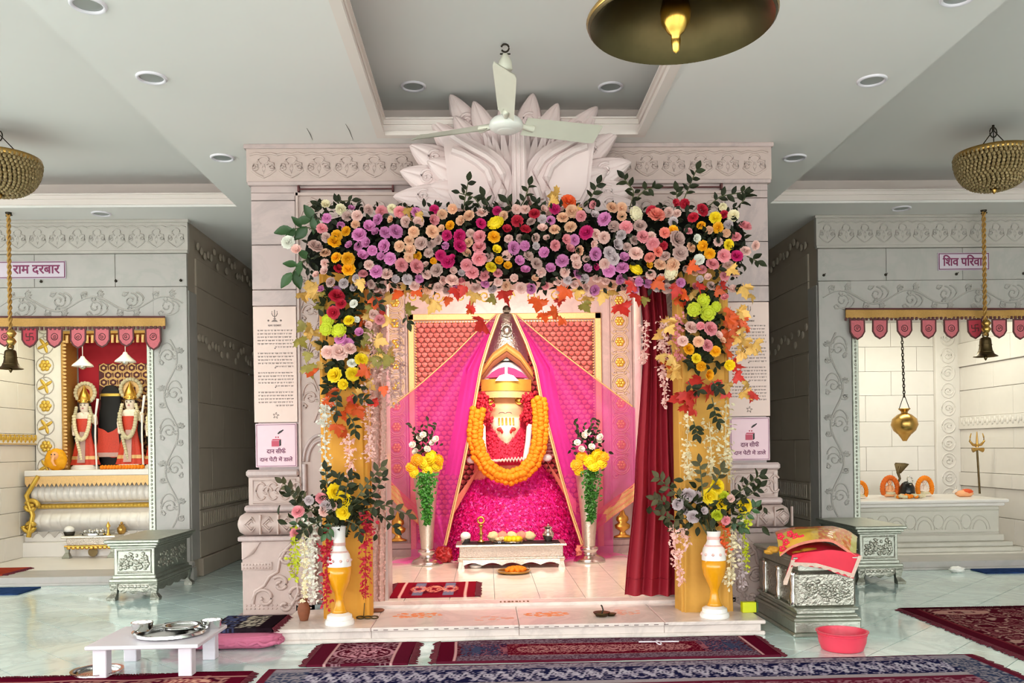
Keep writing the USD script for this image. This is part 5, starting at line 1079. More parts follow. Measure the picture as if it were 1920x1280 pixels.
# donation box
db = thing('donation_box', 'large embossed silver donation box on a stepped base right of the podium', 'donation box', (2.62, 7.3, 0))
bx0, bx1, by0, by1 = 2.40, 2.86, 6.78, 7.72
def dl(m, z0, z1, c=.008): return cbox(bx0 + m, bx1 - m, by0 + m, by1 - m, z0, z1, c)
part(db, 'base', [dl(-.045, 0, .03, .01), dl(-.03, .03, .12), dl(-.035, .12, .145, .008)], 'silver')
part(db, 'base_step', [dl(-.015, .145, .17), dl(.0, .17, .205), dl(-.02, .20, .222, .008)], 'silver')
bdy = part(db, 'body', dl(-.005, .222, .50, .02), 'silver_relief')
part(db, 'lid', [dl(.02, .50, .575, .01), dl(-.02, .575, .60, .008), dl(-.04, .60, .622, .008)], 'silver')
part(bdy, 'front_relief', [tr(ball((0, 0, 0), 1, 1), (R.uniform(bx0 + .05, bx1 - .05), by0 - .005, .36 + R.gauss(0, .04)), s=(R.uniform(.01, .022), .012, R.uniform(.008, .018))) for _ in range(110)] + [relief([np.array([[bx0 + .03, .25], [bx1 - .03, .25], [bx1 - .03, .47], [bx0 + .03, .47], [bx0 + .03, .25]])], .008, .008, by0 + .005, 5)], 'silver_relief', True, kind='stuff')
part(bdy, 'side_relief', [tr(ball((0, 0, 0), 1, 1), (bx0 + .005, R.uniform(by0 + .08, by1 - .08), .36 + R.gauss(0, .055)), s=(.014, R.uniform(.015, .03), R.uniform(.012, .03))) for _ in range(130)], 'silver_relief', True, kind='stuff')
for yy in (by0 + .06, by0 + .40, by0 + .74): part(bdy, 'side_column', [tr(lathe([(.0001, .225), (.03, .23), (.02, .26), (.028, .30), (.018, .36), (.028, .44), (.02, .47), (.03, .495), (.0001, .50)], 12), (bx0 - .01, yy, 0))], 'silver_smooth', True)

def spl(p, u):
    """Catmull-Rom through the points p at u in 0..1"""
    p = np.asarray(p, float); n = len(p) - 1; q = np.vstack([2 * p[0] - p[1], p, 2 * p[-1] - p[-2]]); t = np.clip(np.asarray(u) * n, 0, n - 1e-6); i = t.astype(int); t = (t - i)[:, None]
    a, b, c, d = q[i], q[i + 1], q[i + 2], q[i + 3]
    return .5 * (2 * b + (c - a) * t + (2 * a - 5 * b + 4 * c - d) * t ** 2 + (3 * b - a - 3 * c + d) * t ** 3)
# cloths heaped on the donation box
def cloth(name, top, bot, label, m, nu=30, nv=14, amp=.02, seed=0, border=None, hem=.0):
    """drape between two polylines of world points (top: back edge, bot: front hem)"""
    top, bot = np.array(top, float), np.array(bot, float)
    def ip(p, u):
        return spl(p, u)
    def f(u, w):
        a, b = ip(top, u), ip(bot, u); p = a + (b - a) * w[:, None]
        n = meshkit.fbm(np.stack([u * 5, w * 4, u * 0 + seed], -1), 3, seed) - .5
        p[:, 2] += amp * n * 2 + hem * np.sin(w * np.pi); p[:, 1] += amp * n; return p
    v, fc = grid(f, nu, nv); return (np.vstack([v, v - [0, 0, .006]]), np.vstack([fc, fc[:, ::-1] + len(v)]))
zt = .625
rc = thing('red_cloth', 'crimson cloth with a pale zigzag border folded over the front of the donation box', 'cloth', (2.62, 6.85, zt))
def q_(px, py, Y): return P(px, py, Y)
tp = [(2.38, 7.12, zt + .02), (2.5, 7.14, zt + .05), (2.65, 7.14, zt + .07), (2.8, 7.13, zt + .05), (2.9, 7.12, zt + .01)]
md_ = [(2.36, 6.76, zt + .01), (2.48, 6.75, zt + .035), (2.62, 6.74, zt + .05), (2.78, 6.74, zt + .03), (2.90, 6.75, zt - .0)]
ht = [q_(1468, 1096, 6.70), q_(1484, 1060, 6.71), q_(1530, 1062, 6.72), q_(1570, 1073, 6.72), q_(1600, 1082, 6.72)]
part(rc, 'cloth_top', cloth('a', tp, md_, '', 'cloth_crimson', amp=.012, seed=2), 'cloth_crimson', True)
part(rc, 'cloth_fall', cloth('b', md_, ht, '', 'cloth_crimson', amp=.006, seed=3), 'cloth_crimson', True)
def bandalong(pts, w, y, m):
    pts = np.array(pts); return grid(lambda u, q: np.stack([np.interp(u, np.linspace(0, 1, len(pts)), pts[:, 0]), np.interp(u, np.linspace(0, 1, len(pts)), pts[:, 1]) - .007, np.interp(u, np.linspace(0, 1, len(pts)), pts[:, 2]) + (q - .0) * w + .006 * np.sin(u * 60) * (1 - q)], 1), 60, 2)
part(rc, 'zigzag_border', [bandalong(ht, .028, 0, 0), grid(lambda u, q: np.stack([np.array(ht[-1])[0] + .0 * u - .03 * q + (2.90 - ht[-1][0]) * u, ht[-1][1] - .008 + u * .03, ht[-1][2] + (zt - ht[-1][2]) * u], 1), 10, 2), grid(lambda u, q: np.stack([np.array(ht[0])[0] + .03 * q - (ht[0][0] - 2.37) * u * .7, ht[0][1] - .008 + u * .03, ht[0][2] + (zt - .02 - ht[0][2]) * u], 1), 10, 2)], 'cloth_border', True)
yc = thing('ochre_cloth', 'crumpled ochre cloth showing between the brocade and the crimson cloth', 'cloth', (2.62, 6.85, zt + .05))
oc = []
for (px, py, r, s) in ((1560, 1038, .06, (1.2, .8, .5)), (1545, 1034, .05, (1.3, .9, .5)), (1520, 1032, .06, (1.4, .9, .4)), (1500, 1036, .05, (1.3, .8, .35)), (1570, 1045, .035, (.8, .6, .8)), (1450, 1030, .05, (1.0, .8, .6)), (1442, 1034, .04, (1.0, .8, .5))):
    v, f_ = ball((0, 0, 0), 1, 3); n = meshkit.fbm(v * 2.2 + px, 3, 4)[:, None]; oc.append(tr((v * (.75 + .5 * n), f_), P(px, py, 6.86), s=tuple(r * q for q in s)))
for o_ in oc: part(yc, 'fold', o_, 'cloth_ochre', True)
bc_ = thing('brocade_cloth', 'orange and gold brocade cloth with red flowers heaped on top of the donation box', 'cloth', (2.62, 7.0, zt + .1))
tb = [P(1452, 996, 7.35), P(1475, 990, 7.4), P(1510, 988, 7.42), P(1560, 988, 7.42), P(1590, 994, 7.4), P(1608, 1006, 7.3)]
fb = [P(1462, 1042, 6.76), P(1485, 1026, 6.75), P(1520, 1016, 6.74), P(1556, 1015, 6.74), P(1580, 1028, 6.75), P(1605, 1046, 6.76)]
bs_ = cloth('c', tb, fb, '', '', 90, 40, .014, 6, hem=.045)
bv = bs_[0]; un = np.tile(np.repeat(np.linspace(0, 1, 91), 41), 2); wn = np.tile(np.tile(np.linspace(0, 1, 41), 91), 2)
bcol = np.tile(C(226, 108, 26), (len(bv), 1)); mixc(bcol, (wn > .45) & (un < .48), C(250, 204, 70)); fl0 = floral(un, wn * .8, .05, 41); mixc(bcol, (fl0 > .8) & (un > .4), C(240, 186, 70)); mixc(bcol, (un > .9), C(206, 196, 110)); mixc(bcol, (wn < .3) & (fl0 < .2), C(178, 70, 30))
part(bc_, 'cloth_sheet', bs_, 'painted_gloss', True, col=bcol)
part(bc_, 'pale_border', grid(lambda u, q: spl(fb, u) + q[:, None] * [0, -.008, .022] + [0, -.008, -.004], 60, 2), 'cloth_pinkish', True)
fl_ = []
for px, py in ((1462, 1005), (1472, 1016), (1466, 1028), (1490, 1005), (1480, 1000), (1502, 1008)):
    c = P(px, py, 6.80 + (1030 - py) * .004)
    part(bc_, 'woven_flower', [tr(ball((0, 0, 0), 1, 1), c + [.018 * math.cos(a), -.02, .018 * math.sin(a)], s=(.013, .008, .013)) for a in np.arange(5) * 1.257], 'cloth_crimson', True)
def crumple(px, py, Y, r, s, m, name, label, cat_):
    v, f_ = ball((0, 0, 0), 1, 3); n = meshkit.fbm(v * 2.5 + px, 3, 5)[:, None]; c = P(px, py, Y)
    vv = v * (.7 + .6 * n) * np.array(s) * r; return solo(name, (vv + c - [0, 0, vv[:, 2].min()], f_), m, label, cat_, True)
g_ = G(1795, 1073); solo('crumpled_paper', tr((lambda b: (b[0] * (.7 + .6 * meshkit.fbm(b[0] * 2.5, 3, 5)[:, None]), b[1]))(ball((0, 0, 0), 1, 3)), g_ + [0, 0, .035], s=(.09, .06, .04)), 'white_ceramic', 'small crumpled white paper on the tiles beside the right blue mat', 'paper', True)

# tub
g_ = G(1588, 1222); tb_ = thing('plastic_tub', 'shallow bright pink plastic tub on the tiles before the donation box', 'tub', (g_[0], 6.33, 0))
c = np.array([g_[0], 6.33, 0])
part(tb_, 'tub_body', tr(lathe([(.0001, .004), (.12, .004), (.135, .0), (.145, .006), (.165, .06), (.172, .125), (.184, .132), (.184, .138), (.168, .138), (.158, .06), (.138, .014), (.0001, .012)], 48), c), 'plastic_pink', 50)
part(tb_, 'rim_ribs', tr(lathe([(.165, .118), (.1745, .117), (.1745, .112), (.164, .111)], 48), c), 'plastic_pink', True)

# low white table with its trays
lt_ = thing('low_table', 'low white table with four square legs on the left carpet', 'table', (-2.28, 6.2, 0))
part(lt_, 'tabletop', cbox(-2.66, -1.92, 5.86, 6.52, .205, .232, .005), 'white_paint')
for x, y in ((-2.58, 5.90), (-2.02, 5.90), (-2.58, 6.40), (-2.02, 6.40)): part(lt_, 'leg', cbox(x - .045, x + .045, y, y + .09, .0, .205, .005), 'white_paint')
def dish(name, label, cat_, c, r, h, m='steel', flare=.25, lip=.02):
    t = thing(name, label, cat_, c)
    part(t, 'dish_body', tr(lathe([(.0001, .004), (r * (1 - flare), .004), (r * (1 - flare * .4), h * .45), (r - lip, h), (r, h), (r, h - .004), (r - lip * .6, h * .8), (r * (1 - flare * .3), h * .3), (r * (1 - flare) + .004, 0), (.0001, 0)], 40), c), m, 50); return t
TZ = .2325
th_ = dish('steel_thali', 'wide shallow steel thali in the middle of the low white table', 'plate', np.array([-2.22, 6.20, TZ]), .25, .035, 'steel', .14)
dish('steel_bowl', 'steel bowl at the left of the thali on the low white table', 'bowl', np.array([-2.40, 6.17, TZ + .036]), .075, .06, 'steel', .35, .008)
dish('steel_bowl', 'steel bowl at the right back corner of the low white table', 'bowl', np.array([-1.995, 6.40, TZ]), .075, .06, 'steel', .35, .008)
dish('steel_plate', 'steel plate lying inside the thali, tilted against a dark cloth', 'plate', np.array([-2.16, 6.26, TZ + .036]), .13, .02, 'steel', .2)
dish('steel_plate', 'steel plate half hidden on the floor behind the low table leg', 'plate', np.array([-2.66, 6.05, .01]), .17, .025, 'steel', .2)
v, f_ = ball((0, 0, 0), 1, 3); solo('dark_cloth', ((v * (.7 + .6 * meshkit.fbm(v * 2.5, 3, 8)[:, None])) * [.10, .05, .025] + [-2.24, 6.42, TZ + .022], f_), 'hair_black', 'small crumpled dark cloth behind the thali on the low white table', 'cloth', True)

# cushion and folded rug
cu = thing('floor_cushion', 'flat dusty pink cushion on the floor beside the podium corner', 'cushion', (-1.95, 6.98, 0))
def cushion(x0, x1, y0, y1, h, z):
    v, f_ = tm(trimesh.creation.icosphere(subdivisions=4, radius=1)); p = np.sign(v) * np.abs(v) ** .42
    n = meshkit.fbm(v * 3, 3, 6)[:, None]; p = p * (.94 + .12 * n)
    return np.stack([(x0 + x1) / 2 + p[:, 0] * (x1 - x0) / 2, (y0 + y1) / 2 + p[:, 1] * (y1 - y0) / 2, z + h / 2 + p[:, 2] * h / 2], 1), f_
part(cu, 'cover', cushion(-2.45, -1.60, 6.68, 7.30, .11, .0), 'cloth_pink', True)
part(cu, 'ruffle', [tube([(-2.45 + .85 * q, 6.675 + .012 * math.sin(q * 70), .05 + .01 * math.sin(q * 40)) for q in np.linspace(0, 1, 60)], .014, 5), tube([(-1.595 + .012 * math.sin(q * 60), 6.68 + .62 * q, .05 + .01 * math.sin(q * 50)) for q in np.linspace(0, 1, 50)], .014, 5)], 'cloth_pink', True)
def fn_fold(u, v, w, d):
    c = np.tile(C(40, 32, 38), (len(u), 1)); f = floral(u, v, .045, 31); e = np.minimum(v, d - v)
    mixc(c, (f > .45) & (e > .03) & (w - u > .12), C(170, 160, 146)); mixc(c, (w - u < .12), C(34, 22, 28)); mixc(c, (u < .2) & (f > .5), C(70, 76, 110)); return c
rug('folded_rug', 'folded dark rug with pale scrolls lying on the pink cushion', 'rug', -2.15, -1.66, 6.80, 7.34, .112, fn_fold, 'r', .012, .006, 31, .03)

# ================================================================== columns of the arch, curtain, drapes
def wrapped_column(x0, x1, y0, y1, z0, z1, label, m, flare=0.0, seed=0):
    t = thing('arch_column', label, 'column', ((x0 + x1) / 2, (y0 + y1) / 2, z0))
    cx, cy, a, b = (x0 + x1) / 2, (y0 + y1) / 2, (x1 - x0) / 2, (y1 - y0) / 2
    def f(u, w):
        ang = u * 2 * np.pi; px_ = np.sign(np.cos(ang)) * np.abs(np.cos(ang)) ** .35; py_ = np.sign(np.sin(ang)) * np.abs(np.sin(ang)) ** .35
        n = meshkit.fbm(np.stack([u * 9, w * 3, u * 0 + seed], -1), 3, seed) - .5
        k = 1 + flare * np.clip(.16 - w, 0, 1) * 6 * (.6 + .8 * n) + .05 * n
        rip = .008 * np.sin(u * 70 + 4 * n) * (1 + 2 * flare * (w < .18))
        return np.stack([cx + (a + rip) * px_ * k, cy + (b + rip) * py_ * k, z0 + (z1 - z0) * w], 1)
    part(t, 'cloth_wrap', grid(f, 90, 60), m, True)
    part(t, 'core_post', box(cx - a * .6, cx + a * .6, cy - b * .6, cy + b * .6, z0, z1), 'stem')
    return t
wrapped_column(-1.35, -.975, 7.22, 7.5, .12, 3.0, 'left column of the flower arch wrapped in saffron cloth', 'saffron_cloth', 0, 1)
wrapped_column(1.60, 2.02, 7.22, 7.5, .12, 3.0, 'right column of the flower arch wrapped in crumpled dull saffron cloth', 'saffron_dull', .06, 2)
cr = thing('red_curtain', 'deep red curtain gathered at the right side of the niche', 'curtain', (1.4, 7.6, .17))
YC = 7.58
edgeL = [(1196, 520), (1206, 600), (1206, 680), (1201, 760), (1193, 860), (1190, 930), (1183, 1000), (1176, 1060), (1172, 1116)]
edgeR = [(1246, 520), (1252, 600), (1258, 680), (1264, 760), (1270, 860), (1274, 930), (1275, 1000), (1275, 1060), (1275, 1116)]
L_, R_ = np.array([P(*q, YC) for q in edgeL]), np.array([P(*q, YC) for q in edgeR])
def curt(u, w):
    s = np.linspace(0, 1, len(L_)); a = np.stack([np.interp(w, s, L_[:, k]) for k in range(3)], 1); b = np.stack([np.interp(w, s, R_[:, k]) for k in range(3)], 1)
    p = a + (b - a) * u[:, None]; p[:, 1] += (.035 + .01 * w) * np.sin(u * 6.28 * 3.5 + 1.2 * w + .6 * np.sin(w * 5)) + .01 * np.sin(u * 40)
    p[:, 2] = np.maximum(p[:, 2], .155 + .012 * np.sin(u * 9)); return p
part(cr, 'curtain_cloth', grid(curt, 80, 50), 'curtain_red', True)
part(cr, 'hem', tube([curt(np.array([q]), np.array([.93]))[0] + [0, -.004, 0] for q in np.linspace(.01, .99, 50)], .003, 4), 'curtain_red', True)
dr = thing('sequin_drape', 'narrow pale pink sequinned drape hanging inside the left column', 'curtain', (-.93, 7.62, .17))
L2, R2 = [P(*q, 7.62) for q in ((694, 540), (696, 800), (697, 1127))], [P(*q, 7.62) for q in ((724, 540), (724, 800), (722, 1127))]
L2, R2 = np.array(L2), np.array(R2)
def drp(u, w):
    s = np.linspace(0, 1, 3); a = np.stack([np.interp(w, s, L2[:, k]) for k in range(3)], 1); b = np.stack([np.interp(w, s, R2[:, k]) for k in range(3)], 1)
    p = a + (b - a) * u[:, None]; p[:, 1] += .02 * np.sin(u * 14 + w * 2); return p
part(dr, 'drape_cloth', grid(drp, 24, 40), 'drape_blush', True)
uu_ = NR.random((900, 2)); pp_ = drp(uu_[:, 0], uu_[:, 1]); gem = tm(trimesh.creation.icosphere(subdivisions=0, radius=1))
part(dr, 'sequins', [tr(gem, p_ + [0, -.006, 0], s=(R.uniform(.006, .013), .004, R.uniform(.008, .016))) for p_ in pp_], 'petal_blush', kind='stuff')

# amber vases of the bouquets
def amber_vase(px, py, Y, label, q):
    c = P(px, py, Y); c[2] = .12; k = Y / FPX
    t = thing('amber_vase', label, 'vase', c)
    part(t, 'foot', tr(lathe([(.0001, 0), (27 * k, 0), (28 * k, 4 * k), (26 * k, 9 * k), (24 * k, 10 * k), (23 * k, 17 * k), (14 * k, 22 * k), (.0001, 22 * k)], 40), c), 'white_ceramic', 40)
    part(t, 'bowl', tr(lathe([(.0001, 20 * k), (16 * k, 20 * k), (12 * k, 26 * k), (8.5 * k, 36 * k), (7.5 * k, 48 * k), (9.5 * k, 56 * k), (14 * k, 66 * k), (20 * k, 80 * k), (22.5 * k, 94 * k), (22.8 * k, 108 * k), (.0001, 108 * k)], 44), c), 'amber', True)
    part(t, 'neck', tr(lathe([(22.8 * k, 107.5 * k), (23 * k, 109 * k), (22.5 * k, 118 * k), (20 * k, 130 * k), (15 * k, 138 * k), (12.5 * k, 144 * k), (12.5 * k, 152 * k), (14 * k, q * k), (13 * k, q * k), (11 * k, 152 * k), (11 * k, 145 * k), (.0001, 140 * k)], 44), c), 'white_ceramic', 40)
    part(t, 'painted_band', [tr(lathe([(12.7 * k, 146 * k), (12.9 * k, 149 * k), (12.7 * k, 152 * k)], 40), c), tr(lathe([(16.0 * k, 136.5 * k), (17.5 * k, 135 * k), (18.2 * k, 133.5 * k)], 40), c)] + [tr(ball((0, 0, 0), 1, 1), c + [22.3 * k * math.cos(a), 22.3 * k * math.sin(a), 119 * k], s=(.012, .012, .012)) for a in np.arange(10) * .628], 'petal_blush', True)
    return t, c, k
vL = amber_vase(637, 1168, 7.03, 'amber and white footed vase on the podium before the left column', 182)
vR = amber_vase(1340, 1154, 7.02, 'amber and white footed vase on the podium before the right column', 162)

# small things on the podium
def at_(px, py, z=.12): return G(px, py, z)
g_ = at_(570, 1163); t = thing('terracotta_pot', 'small dark terracotta pot on the left end of the podium', 'pot', g_)
k = g_[1] / FPX; part(t, 'pot_body', tr(lathe([(.0001, 0), (7 * k, 0), (8 * k, 3 * k), (11 * k, 14 * k), (12 * k, 22 * k), (9 * k, 31 * k), (6 * k, 35 * k), (8 * k, 41 * k), (6.5 * k, 41 * k), (4 * k, 34 * k), (.0001, 30 * k)], 26), g_), 'terracotta', True)
part(t, 'pot_handles', [tube([g_ + np.array([s * 8, 0, 30]) * k, g_ + np.array([s * 13, 0, 34]) * k, g_ + np.array([s * 8, 0, 38]) * k], .005, 5) for s in (-1, 1)], 'terracotta', True)
g_ = at_(1404, 1147); cbx = thing('small_box', 'small bright yellow box on the right end of the podium', 'box', g_)
part(cbx, 'carton', tr(cbox(-.06, .055, -.03, .03, 0, .085, .003), g_), 'plastic_yellow'); part(cbx, 'carton_side', tr(cbox(.0555, .07, -.03, .03, 0, .085, .002), g_), 'leaf_green')
g_ = at_(1128, 1155); t = thing('brass_oil_lamp', 'small brass oil lamp with a curved handle on the podium rangoli', 'oil lamp', g_); k = g_[1] / FPX
part(t, 'lamp_dish', tr(lathe([(.0001, 0), (10 * k, 0), (15 * k, 6 * k), (16 * k, 8 * k), (13 * k, 7 * k), (.0001, 3 * k)], 24), g_), 'brass_old', True)
part(t, 'second_dish', tr(lathe([(.0001, 0), (6 * k, 0), (10 * k, 5 * k), (8 * k, 5 * k), (.0001, 2 * k)], 20), g_ + [.08, .01, 0]), 'brass_old', True)
part(t, 'handle', tube([g_ + np.array(q) * k for q in ((0, 0, 4), (3, 0, 12), (1, 0, 19), (-1, 0, 21))], .006, 6), 'dark_metal', True)
g_ = at_(690, 1160); t = thing('brass_bell_bracelet', 'brass trinkets in a small heap right of the left vase', 'trinket', g_); k = g_[1] / FPX
part(t, 'rings', [tube([g_ + np.array([dx_ + 7 * math.cos(a), 5 * math.sin(a) * .6, 3 + 4 * math.sin(a) * .4]) * k for a in np.linspace(0, 6.28, 18)], .006, 5) for dx_ in (-14, 0, 12)] + [tube([g_ + np.array([-8, 0, 4]) * k, g_ + np.array([-6, 0, 30]) * k], .004, 5)], 'brass_old', True)
g_ = at_(708, 1146); solo('dark_dish', tr(lathe([(.0001, .0), (.045, .0), (.06, .012), (.05, .02), (.0001, .014)], 24), g_), 'terracotta', 'small dark clay dish on the podium beside the left column', 'dish', True)
g_ = G(1236, 1206, .02); t = thing('white_stick', 'thin white stick with a ring lying on the long maroon rug', 'stick', g_)
k = g_[1] / FPX; part(t, 'stick', tube([g_ + np.array([-38, 6, 2.5]) * k, g_ + np.array([38, 3, 2.5]) * k], .006, 6), 'white_paint', True)
part(t, 'ring', tube([g_ + np.array([-2 + 4 * math.cos(a), -6 + 14 * math.sin(a), 3]) * k for a in np.linspace(0, 6.28, 18)], .006, 5), 'white_paint', True)
# ================================================================== deity in the niche
YD = 10.5; kd = YD / FPX
def D(px, py, Y=YD): return P(px, py, Y)
dy = thing('deity_idol', 'large orange faced deity idol under a silver crown in a dress of pink petals', 'idol', (XC + .03, 10.75, .15))
cxd = D(963, 900)[0]
# dress: bell covered with petals
prof = [(1042, 128), (1010, 124), (975, 116), (940, 101), (910, 83), (885, 66), (868, 50)]
zz_ = np.array([D(963, q)[2] for q, _ in prof]); rr_ = np.array([w * kd for _, w in prof]); zz_[0] = .16
def dress(u, w, off=0.0):
    a = (-1.75 + 3.5 * u); z = zz_[0] + (zz_[-1] - zz_[0]) * w; r = np.interp(z, zz_, rr_) + off
    return np.stack([cxd + r * np.sin(a), 10.86 - r * .62 * np.cos(a), z], 1)
part(dy, 'dress_form', grid(dress, 40, 30), 'rose_base', True, label='bell shaped skirt')
ms, cols = [], []
n = 9000; uv = NR.random((n, 2)); uv[:, 1] = 1 - np.sqrt(NR.random(n)) * 1.0
pc = dress(uv[:, 0], uv[:, 1], .012); cz_ = np.array([cxd, 10.86, 0])
pal = [C(238, 20, 140), C(226, 10, 120), C(246, 60, 170), C(208, 6, 100), C(250, 110, 196)]
V, Fq = [], []
for k in range(n):
    p_ = pc[k]; nn = p_ - cz_; nn[2] = .15; nn /= np.linalg.norm(nn); t1 = np.cross([0, 0, 1.0], nn); t1 /= np.linalg.norm(t1); t2 = np.cross(nn, t1)
    a = R.uniform(0, 6.28); e1 = t1 * math.cos(a) + t2 * math.sin(a); e2 = -t1 * math.sin(a) + t2 * math.cos(a); s = R.uniform(.016, .027); l = R.uniform(.003, .012)
    b = len(V); V += [p_ - e1 * s * .9 - nn * .004, p_ + e2 * s * .7 + nn * l, p_ + e1 * s + nn * (l + .006), p_ - e2 * s * .7 + nn * l * .6]; Fq += [[b, b + 1, b + 2], [b, b + 2, b + 3]]
    cols += [pal[R.choices(range(5), (4, 3, 3, 2, 1))[0]]] * 4
part(dy, 'petal_cover', (np.array(V), np.array(Fq)), 'rose_petals', False, kind='stuff', col=np.array(cols), label='dense cover of pink rose petals')
# body and shawl
def ellip(pyl, wl, dl, yc, m, name, n=30, label=None, cx=950):
    pyl = np.array(pyl, float); order = np.argsort(-pyl); pyl, wl, dl = pyl[order], np.array(wl, float)[order], np.array(dl, float)[order]
    z = np.array([D(cx, q)[2] for q in pyl]); x = np.array([D(cx, q)[0] for q in pyl])
    def f(u, w):
        s = np.linspace(0, 1, len(z)); q = lambda arr: np.interp(w, s, arr); a = u * 2 * np.pi
        return np.stack([q(x) + q(wl) * kd * np.sin(a), yc - q(dl) * np.cos(a), q(z)], 1)
    return part(dy, name, grid(f, n, 26), m, True, label=label)
ellip([900, 870, 845, 800, 750, 700, 650], [62, 62, 56, 52, 50, 44, 30], [.16, .2, .22, .22, .22, .2, .1], 10.78, 'cloth_pinkish', 'torso')
ellip([872, 868, 850, 835, 815, 790, 760, 735], [40, 46, 47, 46, 47, 50, 51, 44], [.28, .33, .34, .34, .33, .30, .26, .2], 10.78, 'petal_rosy', 'red_collar', label='rosy red velvet collar around the face')
# face
def face(u, w):
    a = (u - .5) * 2.7; pyw = np.array([842, 832, 820, 800, 785, 765, 745, 728]); ww = np.array([3, 15, 27, 38, 42, 47, 49, 48]); dd = np.array([.33, .40, .43, .44, .40, .36, .34, .30])
    s = np.linspace(0, 1, 8); W = np.interp(w, s, ww) * kd; Dd = np.interp(w, s, dd); py = np.interp(w, s, pyw)
    z = np.array([D(950, q)[2] for q in py]); x0 = D(949, 800)[0]
    mz = .05 * np.exp(-((py - 806) / 22) ** 2) * np.exp(-(a / .55) ** 2)
    return np.stack([x0 + W * np.sin(a), 10.80 - Dd * np.cos(a) * .9 - mz, z], 1)
fv, ff = grid(face, 36, 40); uf = np.repeat(np.linspace(0, 1, 37), 41); wf = np.tile(np.linspace(0, 1, 41), 37)
pyf = np.interp(wf, np.linspace(0, 1, 8), [842, 832, 820, 800, 785, 765, 745, 728])
fc_ = np.tile(C(244, 176, 130), (len(fv), 1)); fc_[pyf > 781] = C(250, 236, 206); fc_[(pyf < 760)] = C(236, 176, 116); fc_[(np.abs(pyf - 772) < 7)] = C(240, 158, 122)
fce = part(dy, 'face', (fv, ff), 'painted', True, col=fc_, label='orange face with a white muzzle')
def fpt(px, py, out=.0):
    """a point on the face"""
    w = np.interp(-py, [-842, -832, -820, -800, -785, -765, -745, -728], np.linspace(0, 1, 8)); W = np.interp(w, np.linspace(0, 1, 8), [3, 15, 27, 38, 42, 47, 49, 48])
    a = math.asin(max(-1, min(1, (px - 949) / W))); q = face(np.array([.5 + a / 2.7]), np.array([w]))[0]; return q + [0, -out, 0]
part(fce, 'forehead_stripes', [tube([fpt(x, y, .006) for y in (784, 790, 797)], .012, 6) for x in (936, 942, 949, 956, 962)], 'gold_paint', True)
part(fce, 'brow_marks', [tube([fpt(x + 6 * math.cos(a), 776 - 3 * math.sin(a), .004) for a in np.linspace(.3, 2.8, 8)], .004, 5) for x in (941, 954)], 'ink_grey', True)
for x, s in ((938, -1), (960, 1)):
    part(fce, 'eye', [tr(ball((0, 0, 0), 1, 2), fpt(x, 805, .0), s=(.045, .016, .026)), tr(ball((0, 0, 0), 1, 1), fpt(x - s * 3, 809, .0), s=(.018, .014, .026))], 'foil_red', True)
part(fce, 'chin_mark', tube([fpt(940, 826, .004), fpt(949, 832, .006), fpt(958, 826, .004)], .006, 5), 'ink_red', True)
cb = []
for k in range(420):
    w_ = R.random(); a_ = R.uniform(-1.35, 1.35); py_ = 868 - 100 * w_; rx_ = np.interp(-py_, [-868, -850, -815, -768], [46, 47, 47, 50]) * kd; ry_ = np.interp(-py_, [-868, -850, -815, -768], [.33, .34, .34, .27])
    cb.append(tr(gem, [D(950, py_)[0] + rx_ * math.sin(a_), 10.78 - ry_ * math.cos(a_), D(950, py_)[2]], rz=R.uniform(0, 3), s=(.018, .014, .02)))
part(dy, 'collar_pile', cb, 'petal_rosy', True, kind='stuff')
for x in (919, 975): part(dy, 'ear_ornament', [tr(ball((0, 0, 0), 1, 2), fpt(x, 750, .02), s=(.05, .025, .05)), tube([fpt(x, 750, .035) + [.05 * math.cos(a), 0, .05 * math.sin(a)] for a in np.linspace(0, 6.28, 18)], .01, 6)], 'gold', True)
def blobs(pts, n, r, m, parent, name, jit=.03, label=None, kind='stuff'):
    pts = np.array(pts); out = []
    for k in range(n):
        t = R.random() * (len(pts) - 1); i = int(t); p_ = pts[i] + (pts[min(i + 1, len(pts) - 1)] - pts[i]) * (t - i)
        out.append(tr(gem, p_ + np.array([R.gauss(0, jit), R.gauss(0, jit * .5), R.gauss(0, jit * .6)]), rz=R.uniform(0, 3), s=(r * R.uniform(.6, 1.2), r * .7, r * R.uniform(.6, 1.2))))
    return part(parent, name, out, m, True, kind=kind, label=label)
for pts in ([(903, 742), (904, 765), (908, 790)], [(992, 740), (991, 765), (986, 790)]):
    blobs([D(*q, 10.42) for q in pts], 160, .026, 'petal_red', dy, 'flower_tassel', .042, 'red flower tassel beside the face')
